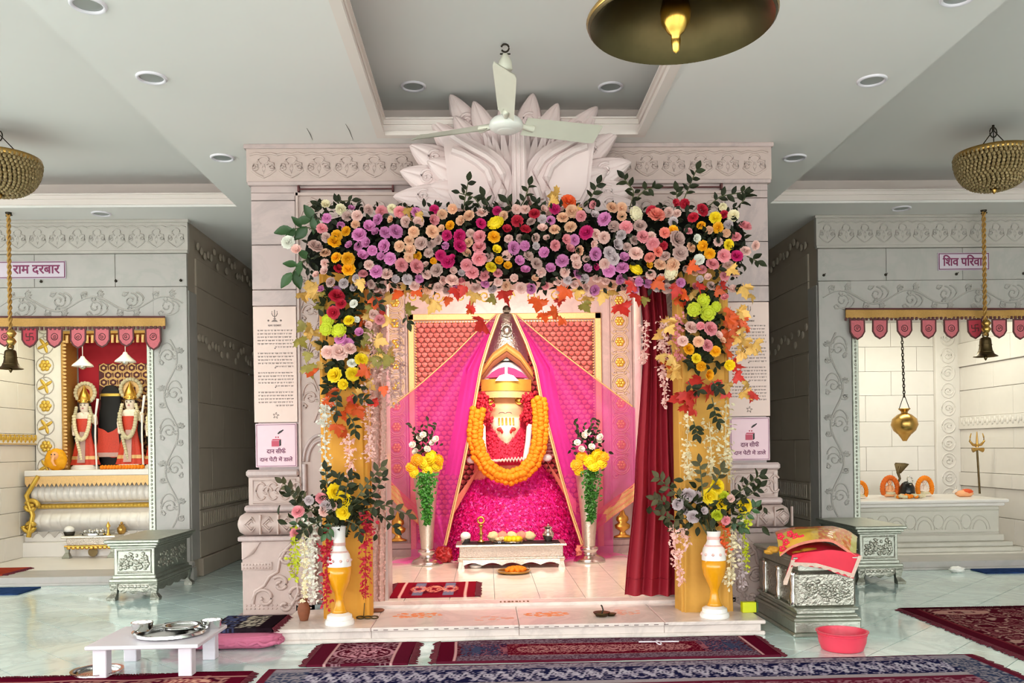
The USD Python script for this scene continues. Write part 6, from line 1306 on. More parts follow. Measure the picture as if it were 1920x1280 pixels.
# crown: gold band, cap, chevron, silver top
def band(px0, px1, py0, py1, Y, m, name, bow=.1, parent=dy, label=None, tilt=0):
    def f(u, w):
        x = px0 + (px1 - px0) * u; a = (u - .5) * 2
        q = np.array([D(x_, py0 + (py1 - py0) * w_, Y) for x_, w_ in zip(x, w)]); q[:, 1] += bow * a * a; return q
    v, f_ = grid(f, 24, 3); return part(parent, name, (np.vstack([v, v + [0, .03, 0]]), np.vstack([f_, f_[:, ::-1] + len(v)])), m, True, label=label)
band(902, 997, 732, 710, 10.36, 'gold_paint', 'crown_band', .12); band(904, 994, 745, 731, 10.37, 'gold_lace', 'crown_lace', .12)
part(dy, 'crown_peak', ext(Polygon([D(*q)[[0, 2]] for q in ((928, 716), (936, 706), (949, 702), (962, 706), (972, 716))]), 10.33, 10.36), 'white_ceramic')
for a, b in (((912, 946)), ((952, 990))):
    part(dy, 'cap_panel', ext(Polygon([D(*q)[[0, 2]] for q in ([(912, 709), (922, 699), (934, 692), (946, 689), (946, 708)] if a == 912 else [(952, 689), (964, 692), (978, 699), (988, 709), (952, 708)])]), 10.40, 10.50), 'petal_magenta', label='magenta cap panel')
ellip([712, 700, 688, 678, 668], [46, 42, 34, 22, 4], [.22, .22, .2, .16, .04], 10.7, 'white_ceramic', 'white_cap')
for s in (-1, 1):
    pts = [(950, 650), (950 + s * 26, 668), (950 + s * 50, 700)]
    def f(u, w, pts=pts, s=s):
        x = np.interp(u, (0, .5, 1), [q[0] for q in pts]); y = np.interp(u, (0, .5, 1), [q[1] for q in pts]) + (w - .5) * 15
        q = np.array([D(a, b, 10.42) for a, b in zip(x, y)]); q[:, 1] += .08 * u - .02 * np.sin(w * np.pi); return q
    part(dy, 'gold_chevron', grid(f, 14, 4), 'gold_cloth', True, label='gold lace band of the inverted V')
    def f2(u, w, f=f):
        q = f(u, w); q[:, 2] -= .07; q[:, 1] += .03; return q
    part(dy, 'brown_chevron', grid(f2, 14, 4), 'terracotta', True)
def silver_part(pyl, wl, dl, m, name, label=None):
    return ellip(pyl, wl, dl, 10.72, m, name, 36, label)
crw = silver_part([676, 655, 640, 622, 605, 592, 584, 580], [44, 40, 35, 28, 22, 17, 11, 2], [.22, .22, .2, .18, .16, .13, .09, .02], 'silver_relief', 'silver_crown', 'tall embossed silver crown')
part(crw, 'crown_boss', [tr(ball((0, 0, 0), 1, 2), D(950, 620, 10.53), s=(.045, .03, .05)), tube([D(950, 620, 10.52) + [.065 * math.cos(a), 0, .07 * math.sin(a)] for a in np.linspace(0, 6.28, 20)], .012, 6)] + [tube([D(950 + s * 15, 632 - q * 7, 10.55) for s in np.linspace(-1, 1, 6) * (1 - q * .1)], .008, 5) for q in range(-2, 4)] + [tube([D(950 + s * 9, 606, 10.56), D(950 + s * 11, 634, 10.53)], .01, 5) for s in (-1, 1)], 'silver_relief', True)
part(crw, 'crown_tip', [tr(ball((0, 0, 0), .05, 2), D(950, 580, 10.68)), box(D(943, 582)[0], D(957, 582)[0], 10.55, 10.57, D(950, 584)[2], D(950, 580)[2])], 'dark_metal')
# side shoulder garlands and hands
for px, py in ((884, 862), (1026, 858)): part(dy, 'hand_cover', tr(ball((0, 0, 0), 1, 2), D(px, py, 10.5), s=(.06, .05, .045)), 'white_ceramic', True)
part(dy, 'white_bead_fringe', [tr(ball((0, 0, 0), 1, 1), D(1022 + 8 * (i % 3), 800 + 6.5 * (i // 3), 10.6), s=(.03, .02, .02)) for i in range(27)], 'petal_blush', True)
for s, pts in ((-1, ((905, 795), (906, 830), (910, 862))), (1, ((993, 795), (990, 830), (985, 862)))):
    part(dy, 'white_stole', tube([D(*q, 10.44) for q in pts], .035, 8), 'white_ceramic', True)
part(dy, 'lace_hem', [tube([D(x, 864 - (x - 920) * .06 + 3 * math.sin(x), 10.42) for x in range(918, 990, 3)], .02, 6)], 'petal_blush', True)
for s in (-1, 1):
    c0 = 965
    part(dy, 'orange_shawl', grid(lambda u, w, s=s: np.array([D(c0 + s * (60 + 55 * b + 12 * a * (1 - b)), 865 + 75 * b + 25 * a, 10.62) + [0, -.06 * (1 - a), 0] for a, b in zip(w, u)]), 12, 6), 'cloth_pinkish', True)
# marigold garland
gl = thing('marigold_garland', 'thick orange marigold garland hanging round the neck of the deity idol', 'garland', D(950, 896, 10.3))
path = np.array([D(*q, 10.33) for q in ((896, 765), (892, 790), (890, 820), (897, 850), (912, 874), (933, 890), (957, 895), (982, 886), (1001, 865), (1011, 835), (1014, 800), (1013, 770), (1009, 748))])
seg = np.r_[0, np.cumsum(np.linalg.norm(np.diff(path, axis=0), axis=1))]
def along(s): return np.stack([np.interp(s, seg, path[:, k]) for k in range(3)], -1)
mg = tm(trimesh.creation.icosphere(subdivisions=2, radius=1)); mgv = mg[0] * (.78 + .42 * meshkit.noise(mg[0] * 6, 3)[:, None])
L = seg[-1]; n_ = 44
for k in range(n_):
    s = L * (k + .5) / n_; p_ = along(s); t_ = along(min(L, s + .01)) - along(max(0, s - .01)); t_ /= np.linalg.norm(t_); nn = np.array([-t_[2], 0, t_[0]])
    for o in (-.056, 0, .056):
        c = p_ + nn * (o + R.uniform(-.008, .008)) + t_ * (.022 * (o == 0) + R.uniform(-.006, .006)) + [0, -.03 * (o == 0), 0]
        part(gl, 'marigold', tr(tr((mgv, mg[1]), rz=R.uniform(0, 6), rx=R.uniform(0, 6)), c, s=(.041, .041, .041)), 'marigold', True)
# veil
def veil(front, outer, Yf, Yo, m, nu=36, nv=50, fold=.02, name='veil_panel', parent=None, bunch=1.0):
    fr_, ot = np.array([D(*q, Yf) for q in front]), np.array([D(*q, Yo) for q in outer])
    sf = np.r_[0, np.cumsum(np.linalg.norm(np.diff(fr_, axis=0), axis=1))]; sf /= sf[-1]; so = np.r_[0, np.cumsum(np.linalg.norm(np.diff(ot, axis=0), axis=1))]; so /= so[-1]
    def f(u, w):
        a = np.stack([np.interp(w, sf, fr_[:, k]) for k in range(3)], 1); b = np.stack([np.interp(w, so, ot[:, k]) for k in range(3)], 1)
        p = a + (b - a) * (u ** bunch)[:, None]; amp = fold * np.sin(np.pi * np.clip(u, 0, 1)) * (.4 + w)
        p[:, 1] += amp * np.sin(u * 22 + 2.5 * w) ; p[:, 2] += .01 * np.sin(u * 17) * w; return p
    part(parent, name, grid(f, nu, nv), m, True); return f
vl = thing('magenta_veil', 'sheer magenta veil with gold borders spread from the crown to both sides of the niche', 'veil', D(950, 1030, 10.6))
for s in (-1, 1):
    X = (lambda q: q) if s < 0 else None
    if s < 0:
        fr = [(936, 590), (918, 640), (903, 690), (893, 745), (884, 800), (866, 890), (850, 960), (836, 1022)]
        ot = [(932, 588), (893, 622), (850, 665), (790, 718), (716, 776), (708, 840), (716, 905), (760, 960), (800, 1000), (830, 1030)]
        band_ = [(722, 908), (755, 940), (790, 972), (812, 1005)]; dense = [(934, 594), (905, 640), (886, 700), (880, 750), (876, 800)]
    else:
        fr = [(962, 590), (985, 640), (1003, 690), (1013, 745), (1028, 805), (1050, 890), (1070, 960), (1090, 1020)]
        ot = [(966, 588), (1003, 620), (1045, 655), (1115, 708), (1200, 772), (1206, 840), (1198, 915), (1150, 955), (1118, 985), (1095, 1026)]
        band_ = [(1196, 918), (1160, 944), (1122, 972), (1102, 1005)]; dense = [(966, 594), (1000, 640), (1022, 700), (1030, 750), (1036, 800)]
    f = veil(fr, ot, 10.34, 11.0, 'veil', parent=vl, fold=.03)
    f2 = veil(fr[:6], [(a + s * 34 * min(1, i / 2), b) for i, (a, b) in enumerate(fr[:6])], 10.36, 10.62, 'veil_dense', 16, 40, .03, 'veil_fold', vl)
    eb = [f(np.array([0.0]), np.array([q]))[0] + [0, -.012, 0] for q in np.linspace(0, 1, 40)]; oe = [f(np.array([1.0]), np.array([q]))[0] + [0, -.01, 0] for q in np.linspace(0, .47, 30)]
    part(vl, 'gold_border', [tube(eb, .013, 6), tube([np.array(q) + [s * .022, .005, 0] for q in eb], .006, 5)], 'gold_lace', True); part(vl, 'gold_border', tube(oe, .010, 5), 'gold_lace', True)
    bw = np.array([D(*q, 10.93) for q in band_])
    def fb_(u, w):
        q = np.stack([np.interp(u, np.linspace(0, 1, len(bw)), bw[:, k]) for k in range(3)], 1); q[:, 2] += (w - .5) * .22; q[:, 1] += .015 * np.sin(u * 20); return q
    part(vl, 'hem_band', grid(fb_, 30, 8), 'gold_lace', True, label='broad gold brocade hem')
    ed = [grid(lambda u, w, o=o: fb_(u, .5 + (w - .5) * .06 + o) + [0, -.012, 0], 30, 2) for o in (-.46, -.15, .2, .46)]
    part(vl, 'hem_stripes', ed, 'cloth_pinkish', True)
    # lower cloth trailing to the floor behind the vase
    a0, a1 = ((770, 840) if s < 0 else (1078, 1150))
    def fl2(u, w):
        x0_, x1_ = D(a0, 1000, 10.9)[0], D(a1, 1000, 10.9)[0]; fl_ = np.clip((w - .5) * 2, 0, 1); ww = 1 - np.clip(w * 2, 0, 1); c_ = (x0_ + x1_) / 2
        return np.stack([c_ + (x1_ - x0_) * (u - .5) * (1 + 1.0 * fl_) + s * .04 * fl_, 10.92 - .62 * fl_ * (.8 + .3 * np.sin(u * 5 + 1)) + .03 * np.sin(u * 15) * ww, .16 + .5 * ww ** .9 + .02 * np.abs(np.sin(u * 11 + fl_ * 3)) * (1 - ww)], 1)
    part(vl, 'trailing_cloth', grid(fl2, 30, 24), 'veil', True)
    fo = [f(np.array([.12 + .07 * j]), np.array([q]))[0] for j in range(1) for q in (0,)]
    ss = [(933, 640), (905, 690)] if s < 0 else [(985, 640), (1005, 690)]
for k in range(46):                                                   # tiny sequins sewn on the veil
    pass
# offering bundles at the veil's feet
for px, lab in ((832, 'left'), (1096, 'right')):
    c = D(px, 1032, 10.45); c[2] = .15
    v, f_ = ball((0, 0, 0), 1, 3); nse = meshkit.fbm(v * 3 + px, 3, 7)[:, None]
    solo('cloth_bundle', ((v * (.45 + 1.1 * nse)) * [.10, .08, .10] + c + [0, 0, .085], f_), 'cloth_pinkish' if px > 900 else 'foil_red', f'bunched cloth at the {lab} foot of the veil beside the silver vase', 'cloth', True)
# ================================================================== silver table before the deity and what stands on it
t0, t1 = G(862, 1066, .15), G(1058, 1062, .15)
tx0, tx1, ty0, ty1 = P(858, 1060, 9.85)[0], P(1060, 1060, 9.85)[0], 9.85, 10.28
tzt = P(960, 1020, 9.85)[2]
sv = thing('silver_table', 'low silver table with a scalloped apron before the deity idol', 'table', ((tx0 + tx1) / 2, 10.05, .15))
part(sv, 'tabletop', [cbox(tx0 - .02, tx1 + .02, ty0 - .02, ty1 + .02, tzt - .025, tzt, .006)], 'silver_bright')
part(sv, 'frieze_rail', [cbox(tx0 + .02, tx1 - .02, ty0 + .015, ty1 - .015, tzt - .15, tzt - .024, .006), cbox(tx0 - .0, tx1 + .0, ty0 - .0, ty1, tzt - .175, tzt - .148, .008)], 'silver_chased')
pts = [(tx0 + .06, tzt - .17)] + [(tx0 + .06 + (tx1 - tx0 - .12) * q, tzt - .235 + .03 * abs(math.sin(q * math.pi * 5)) ) for q in np.linspace(0, 1, 61)] + [(tx1 - .06, tzt - .17)]
part(sv, 'apron', ext(Polygon(pts), ty0, ty0 + .015), 'silver_bright')
for x in (tx0 + .04, tx1 - .04):
    for y in (ty0 + .04, ty1 - .04): part(sv, 'leg', [hull([(x + a, y + b, tzt - .17) for a in (-.04, .04) for b in (-.04, .04)] + [(x + a, y + b, .22) for a in (-.024, .024) for b in (-.024, .024)]), hull([(x + a, y + b, .23) for a in (-.024, .024) for b in (-.024, .024)] + [(x + a, y - .012 + b, .15) for a in (-.038, .038) for b in (-.038, .038)])], 'silver_bright', 40)
part(sv, 'under_cloth', [box(tx0 + .1, tx1 - .1, ty1 - .1, ty1 - .09, .15, tzt - .2)], 'foil_red', label='dark red cloth under the table')
solo('black_cloth_strip', cbox(tx0 + .05, tx1 - .05, ty0 + .0, ty1 - .1, tzt, tzt + .006, .002), 'hair_black', 'dark cloth strip laid along the silver table top', 'cloth', False)
TT = tzt + .006
def on(px, Y=10.02): return np.array([P(px, 1010, Y)[0], Y, TT])
kk = 10.02 / FPX
c = on(873); t = thing('glass_cup', 'small glass cup holding a white ball at the left of the silver table', 'cup', c)
part(t, 'cup', tr(lathe([(.0001, 0), (8 * kk, 0), (10 * kk, 9 * kk), (9 * kk, 9 * kk), (.0001, 3 * kk)], 24), c), 'steel', True); part(t, 'white_ball', tr(ball((0, 0, 0), 1, 2), c + [0, 0, 13 * kk], s=(10 * kk, 9 * kk, 8 * kk)), 'white_ceramic', True)
c = on(902); t = thing('brass_lamp_stand', 'slender brass lamp stand on the silver table', 'oil lamp', c)
part(t, 'stand', tr(lathe([(.0001, 0), (7 * kk, 0), (6 * kk, 3 * kk), (2.5 * kk, 6 * kk), (2.5 * kk, 14 * kk), (4.5 * kk, 17 * kk), (2.5 * kk, 20 * kk), (2.5 * kk, 28 * kk), (5 * kk, 31 * kk), (5 * kk, 33 * kk), (.0001, 34 * kk)], 20), c), 'brass', True)
part(t, 'leaf_top', [tube([c + [6 * kk * math.cos(a), 0, (42 + 6 * math.sin(a)) * kk] for a in np.linspace(0, 6.28, 16)], .012, 6)], 'gold', True)
def heap(t, c, n, spread, m, name='marigold', r=.028, h=.03):
    for k in range(n):
        a, q = R.uniform(0, 6.28), spread * math.sqrt(R.random())
        part(t, name, tr((mgv, mg[1]), c + [q * math.cos(a), q * math.sin(a) * .8, h + .02 * (1 - q / spread)], s=(r, r, r * .8)), m, True)
c = on(936, 9.98); t = dish('steel_plate', 'steel plate with sweets left of the yellow flowers on the silver table', 'plate', c, .09, .02, 'steel', .2); solo('sweet_heap', [tr(ball((0, 0, 0), 1, 1), c + [R.uniform(-.05, .05), R.uniform(-.04, .04), .035 + R.uniform(0, .02)], s=(.022, .022, .018)) for _ in range(14)], 'food', 'small heap of pale sweets on the left steel plate of the silver table', 'food', True, kind='stuff')
c = on(961, 9.97); t = dish('flower_plate', 'steel plate for bright yellow flowers in the middle of the silver table', 'plate', c, .12, .02, 'steel', .2)
solo('yellow_flower_heap', [tr((mgv, mg[1]), c + [.075 * math.cos(a), .05 * math.sin(a), .042], s=(.036, .034, .028)) for a in np.arange(9) * .7], 'petal_yellow', 'heap of bright yellow flowers on the plate of the silver table', 'flowers', True, kind='stuff')
for k, px in enumerate((925, 942, 960, 978, 993)):
    c = on(px, 10.14); solo('food_packet', tr((lambda b: (b[0] * (.75 + .5 * meshkit.fbm(b[0] * 2 + k, 2, k)[:, None]), b[1]))(ball((0, 0, 0), 1, 2)), c + [0, 0, .055], s=(.07, .05, .055)), 'cloth_pinkish' if k % 2 else 'food', ('leftmost', 'second from left', 'middle', 'second from right', 'rightmost')[k] + ' of the wrapped offering packets behind the plates on the silver table', 'offering', True, group='wrapped offerings behind the flower plate')
c = on(1028, 10.05); t = thing('silver_pot', 'small round silver pot at the right of the silver table', 'pot', c)
part(t, 'pot_body', tr(lathe([(.0001, 0), (7 * kk, 0), (7 * kk, 3 * kk), (11 * kk, 10 * kk), (11 * kk, 16 * kk), (7 * kk, 21 * kk), (7 * kk, 24 * kk), (10 * kk, 27 * kk), (9 * kk, 27 * kk), (6 * kk, 24 * kk), (.0001, 22 * kk)], 28), c), 'silver_smooth', True)
part(t, 'pot_lid', tr(lathe([(7 * kk, 26 * kk), (5 * kk, 29 * kk), (2 * kk, 30 * kk), (2 * kk, 32 * kk), (.0001, 33 * kk)], 20), c), 'silver_smooth', True)
g_ = G(963, 1074, .15); t = dish('offering_plate', 'brass rimmed plate of offerings on the niche floor before the silver table', 'plate', g_, .19, .035, 'brass', .35)
solo('marigold_heap', [tr((mgv, mg[1]), g_ + [.1 * math.sqrt(q) * math.cos(q * 60) + .03, .1 * math.sqrt(q) * math.sin(q * 60), .055 - .02 * q], s=(.03, .03, .024)) for q in np.linspace(.02, 1, 22)], 'marigold', 'heap of orange marigold heads on the plate before the silver table', 'flowers', True, kind='stuff')
g_ = G(892, 1066, .15); dish('small_dish', 'small white dish on the floor under the left of the silver table', 'dish', np.array([g_[0], 9.95, .15]), .075, .03, 'white_ceramic', .3, .006)

# ================================================================== robed idols of the left shrine
def idol(px, Y, label, h_px=(715, 882), sash='cloth_red_orange', dark=False):
    k = Y / FPX; zb = P(150, 880, Y)[2] if False else zl(880); c = np.array([P(px, 880, Y)[0], Y, zb]); hz = (882 - h_px[0]) * k
    t = thing('robed_idol', label, 'idol', c); u = hz / 165.0
    S = lambda x, y, z: c + np.array([x * u, y * u, z * u])
    part(t, 'pedestal', tr(lathe([(.0001, 0), (24 * u, 0), (24 * u, 4 * u), (20 * u, 8 * u), (.0001, 8 * u)], 28), c), 'marble_white', 40)
    def skirt(a, w):
        an = a * 2 * np.pi; r = (26 - 13 * w ** .8) * (1 + .06 * np.sin(an * 9)); return np.stack([c[0] + u * r * np.cos(an), c[1] + u * r * .6 * np.sin(an), c[2] + u * (8 + 62 * w)], 1)
    sk = part(t, 'robe', grid(skirt, 54, 14), sash, True)
    part(sk, 'robe_hem', grid(lambda a, w: (lambda q: np.stack([c[0] + (q[:, 0] - c[0]) * 1.02, c[1] + (q[:, 1] - c[1]) * 1.02, q[:, 2]], 1))(skirt(a, .16 + .10 * w)), 54, 3), 'gold_lace', True)
    part(sk, 'robe_panel', grid(lambda a, w: np.stack([c[0] + u * (a - .5) * (14 - 3 * w), c[1] - u * (16.5 - 8 * w) - .004, c[2] + u * (12 + 56 * w)], 1), 6, 10), 'petal_dusty', True)
    nodes = [((0, 0, 68), 11), ((0, 0, 84), 11.5), ((0, 0, 98), 13), ((0, 0, 106), 6)]
    hs = []
    def bone(a, ra, b, rb): hs.append(manifold3d.Manifold.hull_points(np.vstack([ball((0, 0, 0), 1, 2)[0] * ra * u * [1, .75, 1] + S(*a), ball((0, 0, 0), 1, 2)[0] * rb * u * [1, .75, 1] + S(*b)]).tolist()))
    bone((0, 0, 66), 11, (0, 0, 84), 10); bone((0, 0, 84), 10, (-6, 0, 97), 8); bone((0, 0, 84), 10, (6, 0, 97), 8); bone((0, 0, 97), 6, (0, 0, 108), 4.5)
    bone((0, 0, 110), 8, (0, -1, 117), 8.5)
    bone((-12, 0, 98), 5.5, (-19, -2, 80), 4.2); bone((-19, -2, 80), 4.2, (-15, -10, 68), 3.2); bone((12, 0, 98), 5.5, (21, -3, 84), 4.2); bone((21, -3, 84), 4.2, (24, -10, 92), 3.2); bone((24, -10, 92), 3.4, (24, -12, 96), 3.4); bone((-15, -10, 68), 3.4, (-14, -12, 64), 3.4)
    b = hs[0]
    for q in hs[1:]: b = b + q
    v, f_ = tm(b.refine_to_length(3.2 * u)); mm_ = trimesh.Trimesh(v, f_); trimesh.smoothing.filter_taubin(mm_, iterations=8)
    bd_ = part(t, 'body', tm(mm_), 'skin_marble' if not dark else 'black_stone', True)
    part(bd_, 'face_features', [tr(ball((0, 0, 0), 1, 1), S(s * 3.4, -7.2, 117), s=(1.6 * u, .8 * u, .9 * u)) for s in (-1, 1)] + [tube([S(s * 1.8, -7.4, 120), S(s * 5, -6.6, 120.4)], .45 * u, 4) for s in (-1, 1)], 'ink_black', True)
    part(bd_, 'nose', tr(ball((0, 0, 0), 1, 1), S(0, -7.6, 114.6), s=(1.2 * u, 1.6 * u, 2.2 * u)), 'skin_marble', True)
    part(bd_, 'mouth', tr(ball((0, 0, 0), 1, 1), S(0, -7.3, 111), s=(2.2 * u, .8 * u, .8 * u)), 'ink_red', True)
    part(t, 'bodice', grid(lambda a, w: np.stack([c[0] + u * (12.5 + 2.5 * w) * np.cos(a * 6.283), c[1] + u * (9.5 + 1 * w) * np.sin(a * 6.283), c[2] + u * (68 + 24 * w)], 1), 30, 6), sash, True)
    part(t, 'crown', [tr(lathe([(9.5 * u, 0), (10.5 * u, 4 * u), (10 * u, 10 * u), (7.5 * u, 17 * u), (4 * u, 24 * u), (1.5 * u, 30 * u), (.0001, 33 * u)], 24), S(0, 0, 121))] + [tr(ball((0, 0, 0), 1, 1), S(10 * math.cos(a), 10 * math.sin(a), 125), s=(1.8 * u, 1.8 * u, 1.8 * u)) for a in np.arange(12) * .5236], 'gold', True)
    ha = part(t, 'halo', [tr(lathe([(8 * u, 0), (19 * u, -1 * u), (20 * u, 0), (19 * u, 1.5 * u), (8 * u, 1.5 * u)], 32), S(0, 6, 140), rx=math.pi / 2)], 'gold_lace', 40)
    part(ha, 'halo_flowers', [tr(gem, S(17.5 * math.cos(a), 3.5, 140 + 17.5 * math.sin(a)), s=(4.4 * u,) * 3) for a in np.arange(20) * .314], 'petal_cream', True)
    gar = [S(14 * math.cos(a), -11 - 3 * math.sin(-a), 96 + 42 * math.sin(a)) for a in np.linspace(math.pi, 2 * math.pi, 26)]
    part(t, 'white_garland', [tr(gem, p_, s=(4.3 * u,) * 3) for p_ in gar] + [tr(gem, S(-9 * (1 - q), -14, 56 - 38 * q), s=(3.6 * u,) * 3) for q in np.linspace(0, 1, 10)], 'petal_cream', True, kind='stuff')
    part(t, 'shoulder_garland', [tr(gem, S(s * (12 + 6 * q), -6, 112 - 26 * q), s=(3.5 * u,) * 3) for s in (-1, 1) for q in np.linspace(0, 1, 8)], 'petal_cream', True, kind='stuff')
    part(t, 'staff', [tube([S(26, -12, 0), S(24, -12, 60), S(25, -12, 96), S(29, -11, 128)], [1.8 * u, 1.8 * u, 1.8 * u, 2.6 * u], 8)], 'white_ceramic', True)
    part(t, 'hair', [tr(ball((0, 0, 0), 1, 2), S(0, 4, 112), s=(11 * u, 7 * u, 13 * u)), tr(ball((0, 0, 0), 1, 2), S(-14, 3, 62), s=(8 * u, 5 * u, 30 * u)), tr(ball((0, 0, 0), 1, 2), S(14, 3, 62), s=(8 * u, 5 * u, 30 * u))], 'hair_black', True)
    return t
idol(160, 12.72, 'robed idol with a gold halo and white garland at the left of the red niche')
idol(246, 12.72, 'robed idol with gold halo in the middle of the niche, before the honeycomb cloth', (708, 882))
idol(296, 12.74, 'robed idol at the right of the red niche, mostly hidden by the door jamb', (722, 882))
di = thing('dark_idol', 'black veiled standing idol between the robed idols', 'idol', (P(212, 880, 12.86)[0], 12.86, zl(880)))
cc_ = np.array([P(210, 880, 12.86)[0], 12.86, zl(880)]); u = 12.86 / FPX
part(di, 'veil_figure', tr(lathe([(.0001, 155 * u), (10 * u, 153 * u), (17 * u, 145 * u), (19 * u, 132 * u), (18 * u, 118 * u), (22 * u, 104 * u), (23 * u, 80 * u), (24 * u, 30 * u), (26 * u, 0), (.0001, 0)], 30), (0, 0, 0), s=(1, .35, 1)), 'hair_black', True) if False else part(di, 'veil_figure', tr(tr(lathe([(.0001, 155 * u), (10 * u, 153 * u), (17 * u, 145 * u), (19 * u, 132 * u), (18 * u, 118 * u), (22 * u, 104 * u), (23 * u, 80 * u), (24 * u, 30 * u), (26 * u, 0), (.0001, 0)], 30), s=(1, .3, 1)), cc_), 'hair_black', True)
part(di, 'orange_drape', grid(lambda a, w: np.stack([cc_[0] + u * (a - .5) * 60, cc_[1] - .09 - .03 * np.cos((a - .5) * 3), cc_[2] + u * (22 + 44 * w + 18 * w * np.abs(a - .5) * 2 - 5 * np.sin(a * 12) * .3)], 1), 30, 10), 'cloth_red_orange', True)
part(di, 'drape_hem', grid(lambda a, w: np.stack([cc_[0] + u * (a - .5) * 60, cc_[1] - .095 - .03 * np.cos((a - .5) * 3), cc_[2] + u * (22 + 8 * w)], 1), 30, 3), 'petal_dusty', True)
part(di, 'crown_band', tr(tr(lathe([(18.6 * u, 134 * u), (19.6 * u, 136 * u), (18.4 * u, 139 * u)], 28), s=(1, .32, 1)), cc_), 'gold_paint', True)
c = np.array([P(104, 880, 12.4)[0], 12.42, zl(880)]); u = 12.4 / FPX
t = thing('small_orange_idol', 'small orange draped idol at the left end of the altar', 'idol', c)
v, f_ = ball((0, 0, 0), 1, 3); nse = meshkit.fbm(v * 2.5, 3, 9)[:, None]
part(t, 'drape', ((v * (.8 + .4 * nse)) * [20 * u, 12 * u, 21 * u] + c + [0, 0, 19 * u], f_), 'petal_amber', True)
part(t, 'head', tr(ball((0, 0, 0), 1, 2), c + [2 * u, -9 * u, 26 * u], s=(7 * u, 7 * u, 8 * u)), 'skin_orange', True)
part(t, 'ears', [tr(ball((0, 0, 0), 1, 2), c + [s * 10 * u + 2 * u, -5 * u, 27 * u], s=(5 * u, 2 * u, 7 * u)) for s in (-1, 1)], 'petal_amber', True)
part(t, 'trunk', tube([c + np.array(q) * u for q in ((2, -15, 24), (2, -18, 17), (5, -18, 10), (8, -17, 8))], [3 * u, 2.6 * u, 2 * u, 1.4 * u], 8), 'skin_orange', True)
part(t, 'eyes', [tr(ball((0, 0, 0), 1, 1), c + np.array([2 + s * 3, -15.5, 29]) * u, s=(1.2 * u,) * 3) for s in (-1, 1)], 'ink_black', True)
c = np.array([P(228, 878, 12.3)[0], 12.32, zl(880)])
t = thing('flower_string', 'short orange marigold string laid along the altar edge', 'garland', c)
for k in range(14): part(t, 'marigold', tr((mgv, mg[1]), c + [(k - 6.5) * .042, .01 * math.sin(k), .03], s=(.032, .03, .03)), 'marigold', True)

# gilt table of the left shrine
g0 = G(112, 1047, .10); g1 = G(212, 1045, .10)
lx0, lx1, ly0, ly1 = g0[0] + .06, g1[0] + .02, g0[1], g0[1] + .55
gt = thing('gilt_table', 'low gilded silver table with paw feet before the left altar', 'table', ((lx0 + lx1) / 2, 11.8, .1))
zt2 = P(160, 1004, ly0)[2]
part(gt, 'tabletop', [cbox(lx0 - .03, lx1 + .03, ly0 - .03, ly1 + .03, zt2 - .03, zt2, .006)], 'silver_bright')
part(gt, 'frieze_rail', [cbox(lx0 + .02, lx1 - .02, ly0 + .02, ly1 - .02, zt2 - .13, zt2 - .03, .006)], 'silver_chased')
part(gt, 'apron', [cbox(lx0, lx1, ly0 - .01, ly1, zt2 - .15, zt2 - .128, .006)] + [tr(ball((0, 0, 0), 1, 1), (x, ly0 - .005, zt2 - .16), s=(.03, .012, .024)) for x in np.linspace(lx0 + .06, lx1 - .06, 10)], 'brass_bright', True)
for x in (lx0 + .03, lx1 - .03):
    for y in (ly0 + .03, ly1 - .03): part(gt, 'leg', [hull([(x + a, y + b, zt2 - .14) for a in (-.035, .035) for b in (-.03, .03)] + [(x + a, y + b, .17) for a in (-.02, .02) for b in (-.02, .02)]), hull([(x + a, y + b, .18) for a in (-.02, .02) for b in (-.02, .02)] + [(x + a, y - .02 + b, .1) for a in (-.05, .05) for b in (-.035, .035)] + [(x + a, y - .02 + b, .115) for a in (-.05, .05) for b in (-.04, .04)])], 'silver', 40)
solo('round_tray', tr(lathe([(.0001, -.004), (.06, -.004), (.064, .004), (.0001, .004)], 26), ((lx0 + lx1) / 2 - .02, 12.1, .165), rx=math.pi / 2 - .1), 'brass_old', 'small dark round tray leaning upright under the gilded table', 'tray', 40)
kk2 = 12.0 / FPX
c = np.array([P(130, 990, 12.0)[0], 12.0, zt2]); t = thing('covered_bowl', 'pale bowl with a white heap at the left of the gilded table', 'bowl', c)
part(t, 'bowl', tr(lathe([(.0001, 0), (8 * kk2, 0), (10 * kk2, 7 * kk2), (.0001, 6 * kk2)], 24), c), 'dark_metal', True); part(t, 'heap', tr(ball((0, 0, 0), 1, 2), c + [0, 0, 11 * kk2], s=(9 * kk2, 8 * kk2, 7 * kk2)), 'white_ceramic', True)
c = np.array([P(178, 992, 12.0)[0], 12.02, zt2]); dish('steel_thali', 'steel thali of offerings on the gilded table of the left shrine', 'plate', c, .18, .035, 'steel', .2)
solo('offering_heap', [tr(ball((0, 0, 0), 1, 1), c + [R.uniform(-.12, .12), R.uniform(-.08, .08), .045 + R.uniform(0, .02)], s=(.025, .025, .02)) for _ in range(24)], 'steel', 'heap of foil wrapped offerings in the thali on the gilded table', 'offering', True, kind='stuff')
c = np.array([P(203, 990, 11.95)[0], 11.95, zt2]); solo('brass_candlestick', tr(lathe([(.0001, 0), (5 * kk2, 0), (2 * kk2, 4 * kk2), (2 * kk2, 14 * kk2), (4 * kk2, 17 * kk2), (1 * kk2, 24 * kk2), (.0001, 26 * kk2)], 16), c), 'gold', 'thin gold lamp stand right of the thali on the gilded table', 'oil lamp', True)
c = np.array([P(228, 985, 12.15)[0], 12.15, zt2]); t = thing('brass_urn', 'round brass water pot with a knob at the right of the gilded table', 'pot', c)
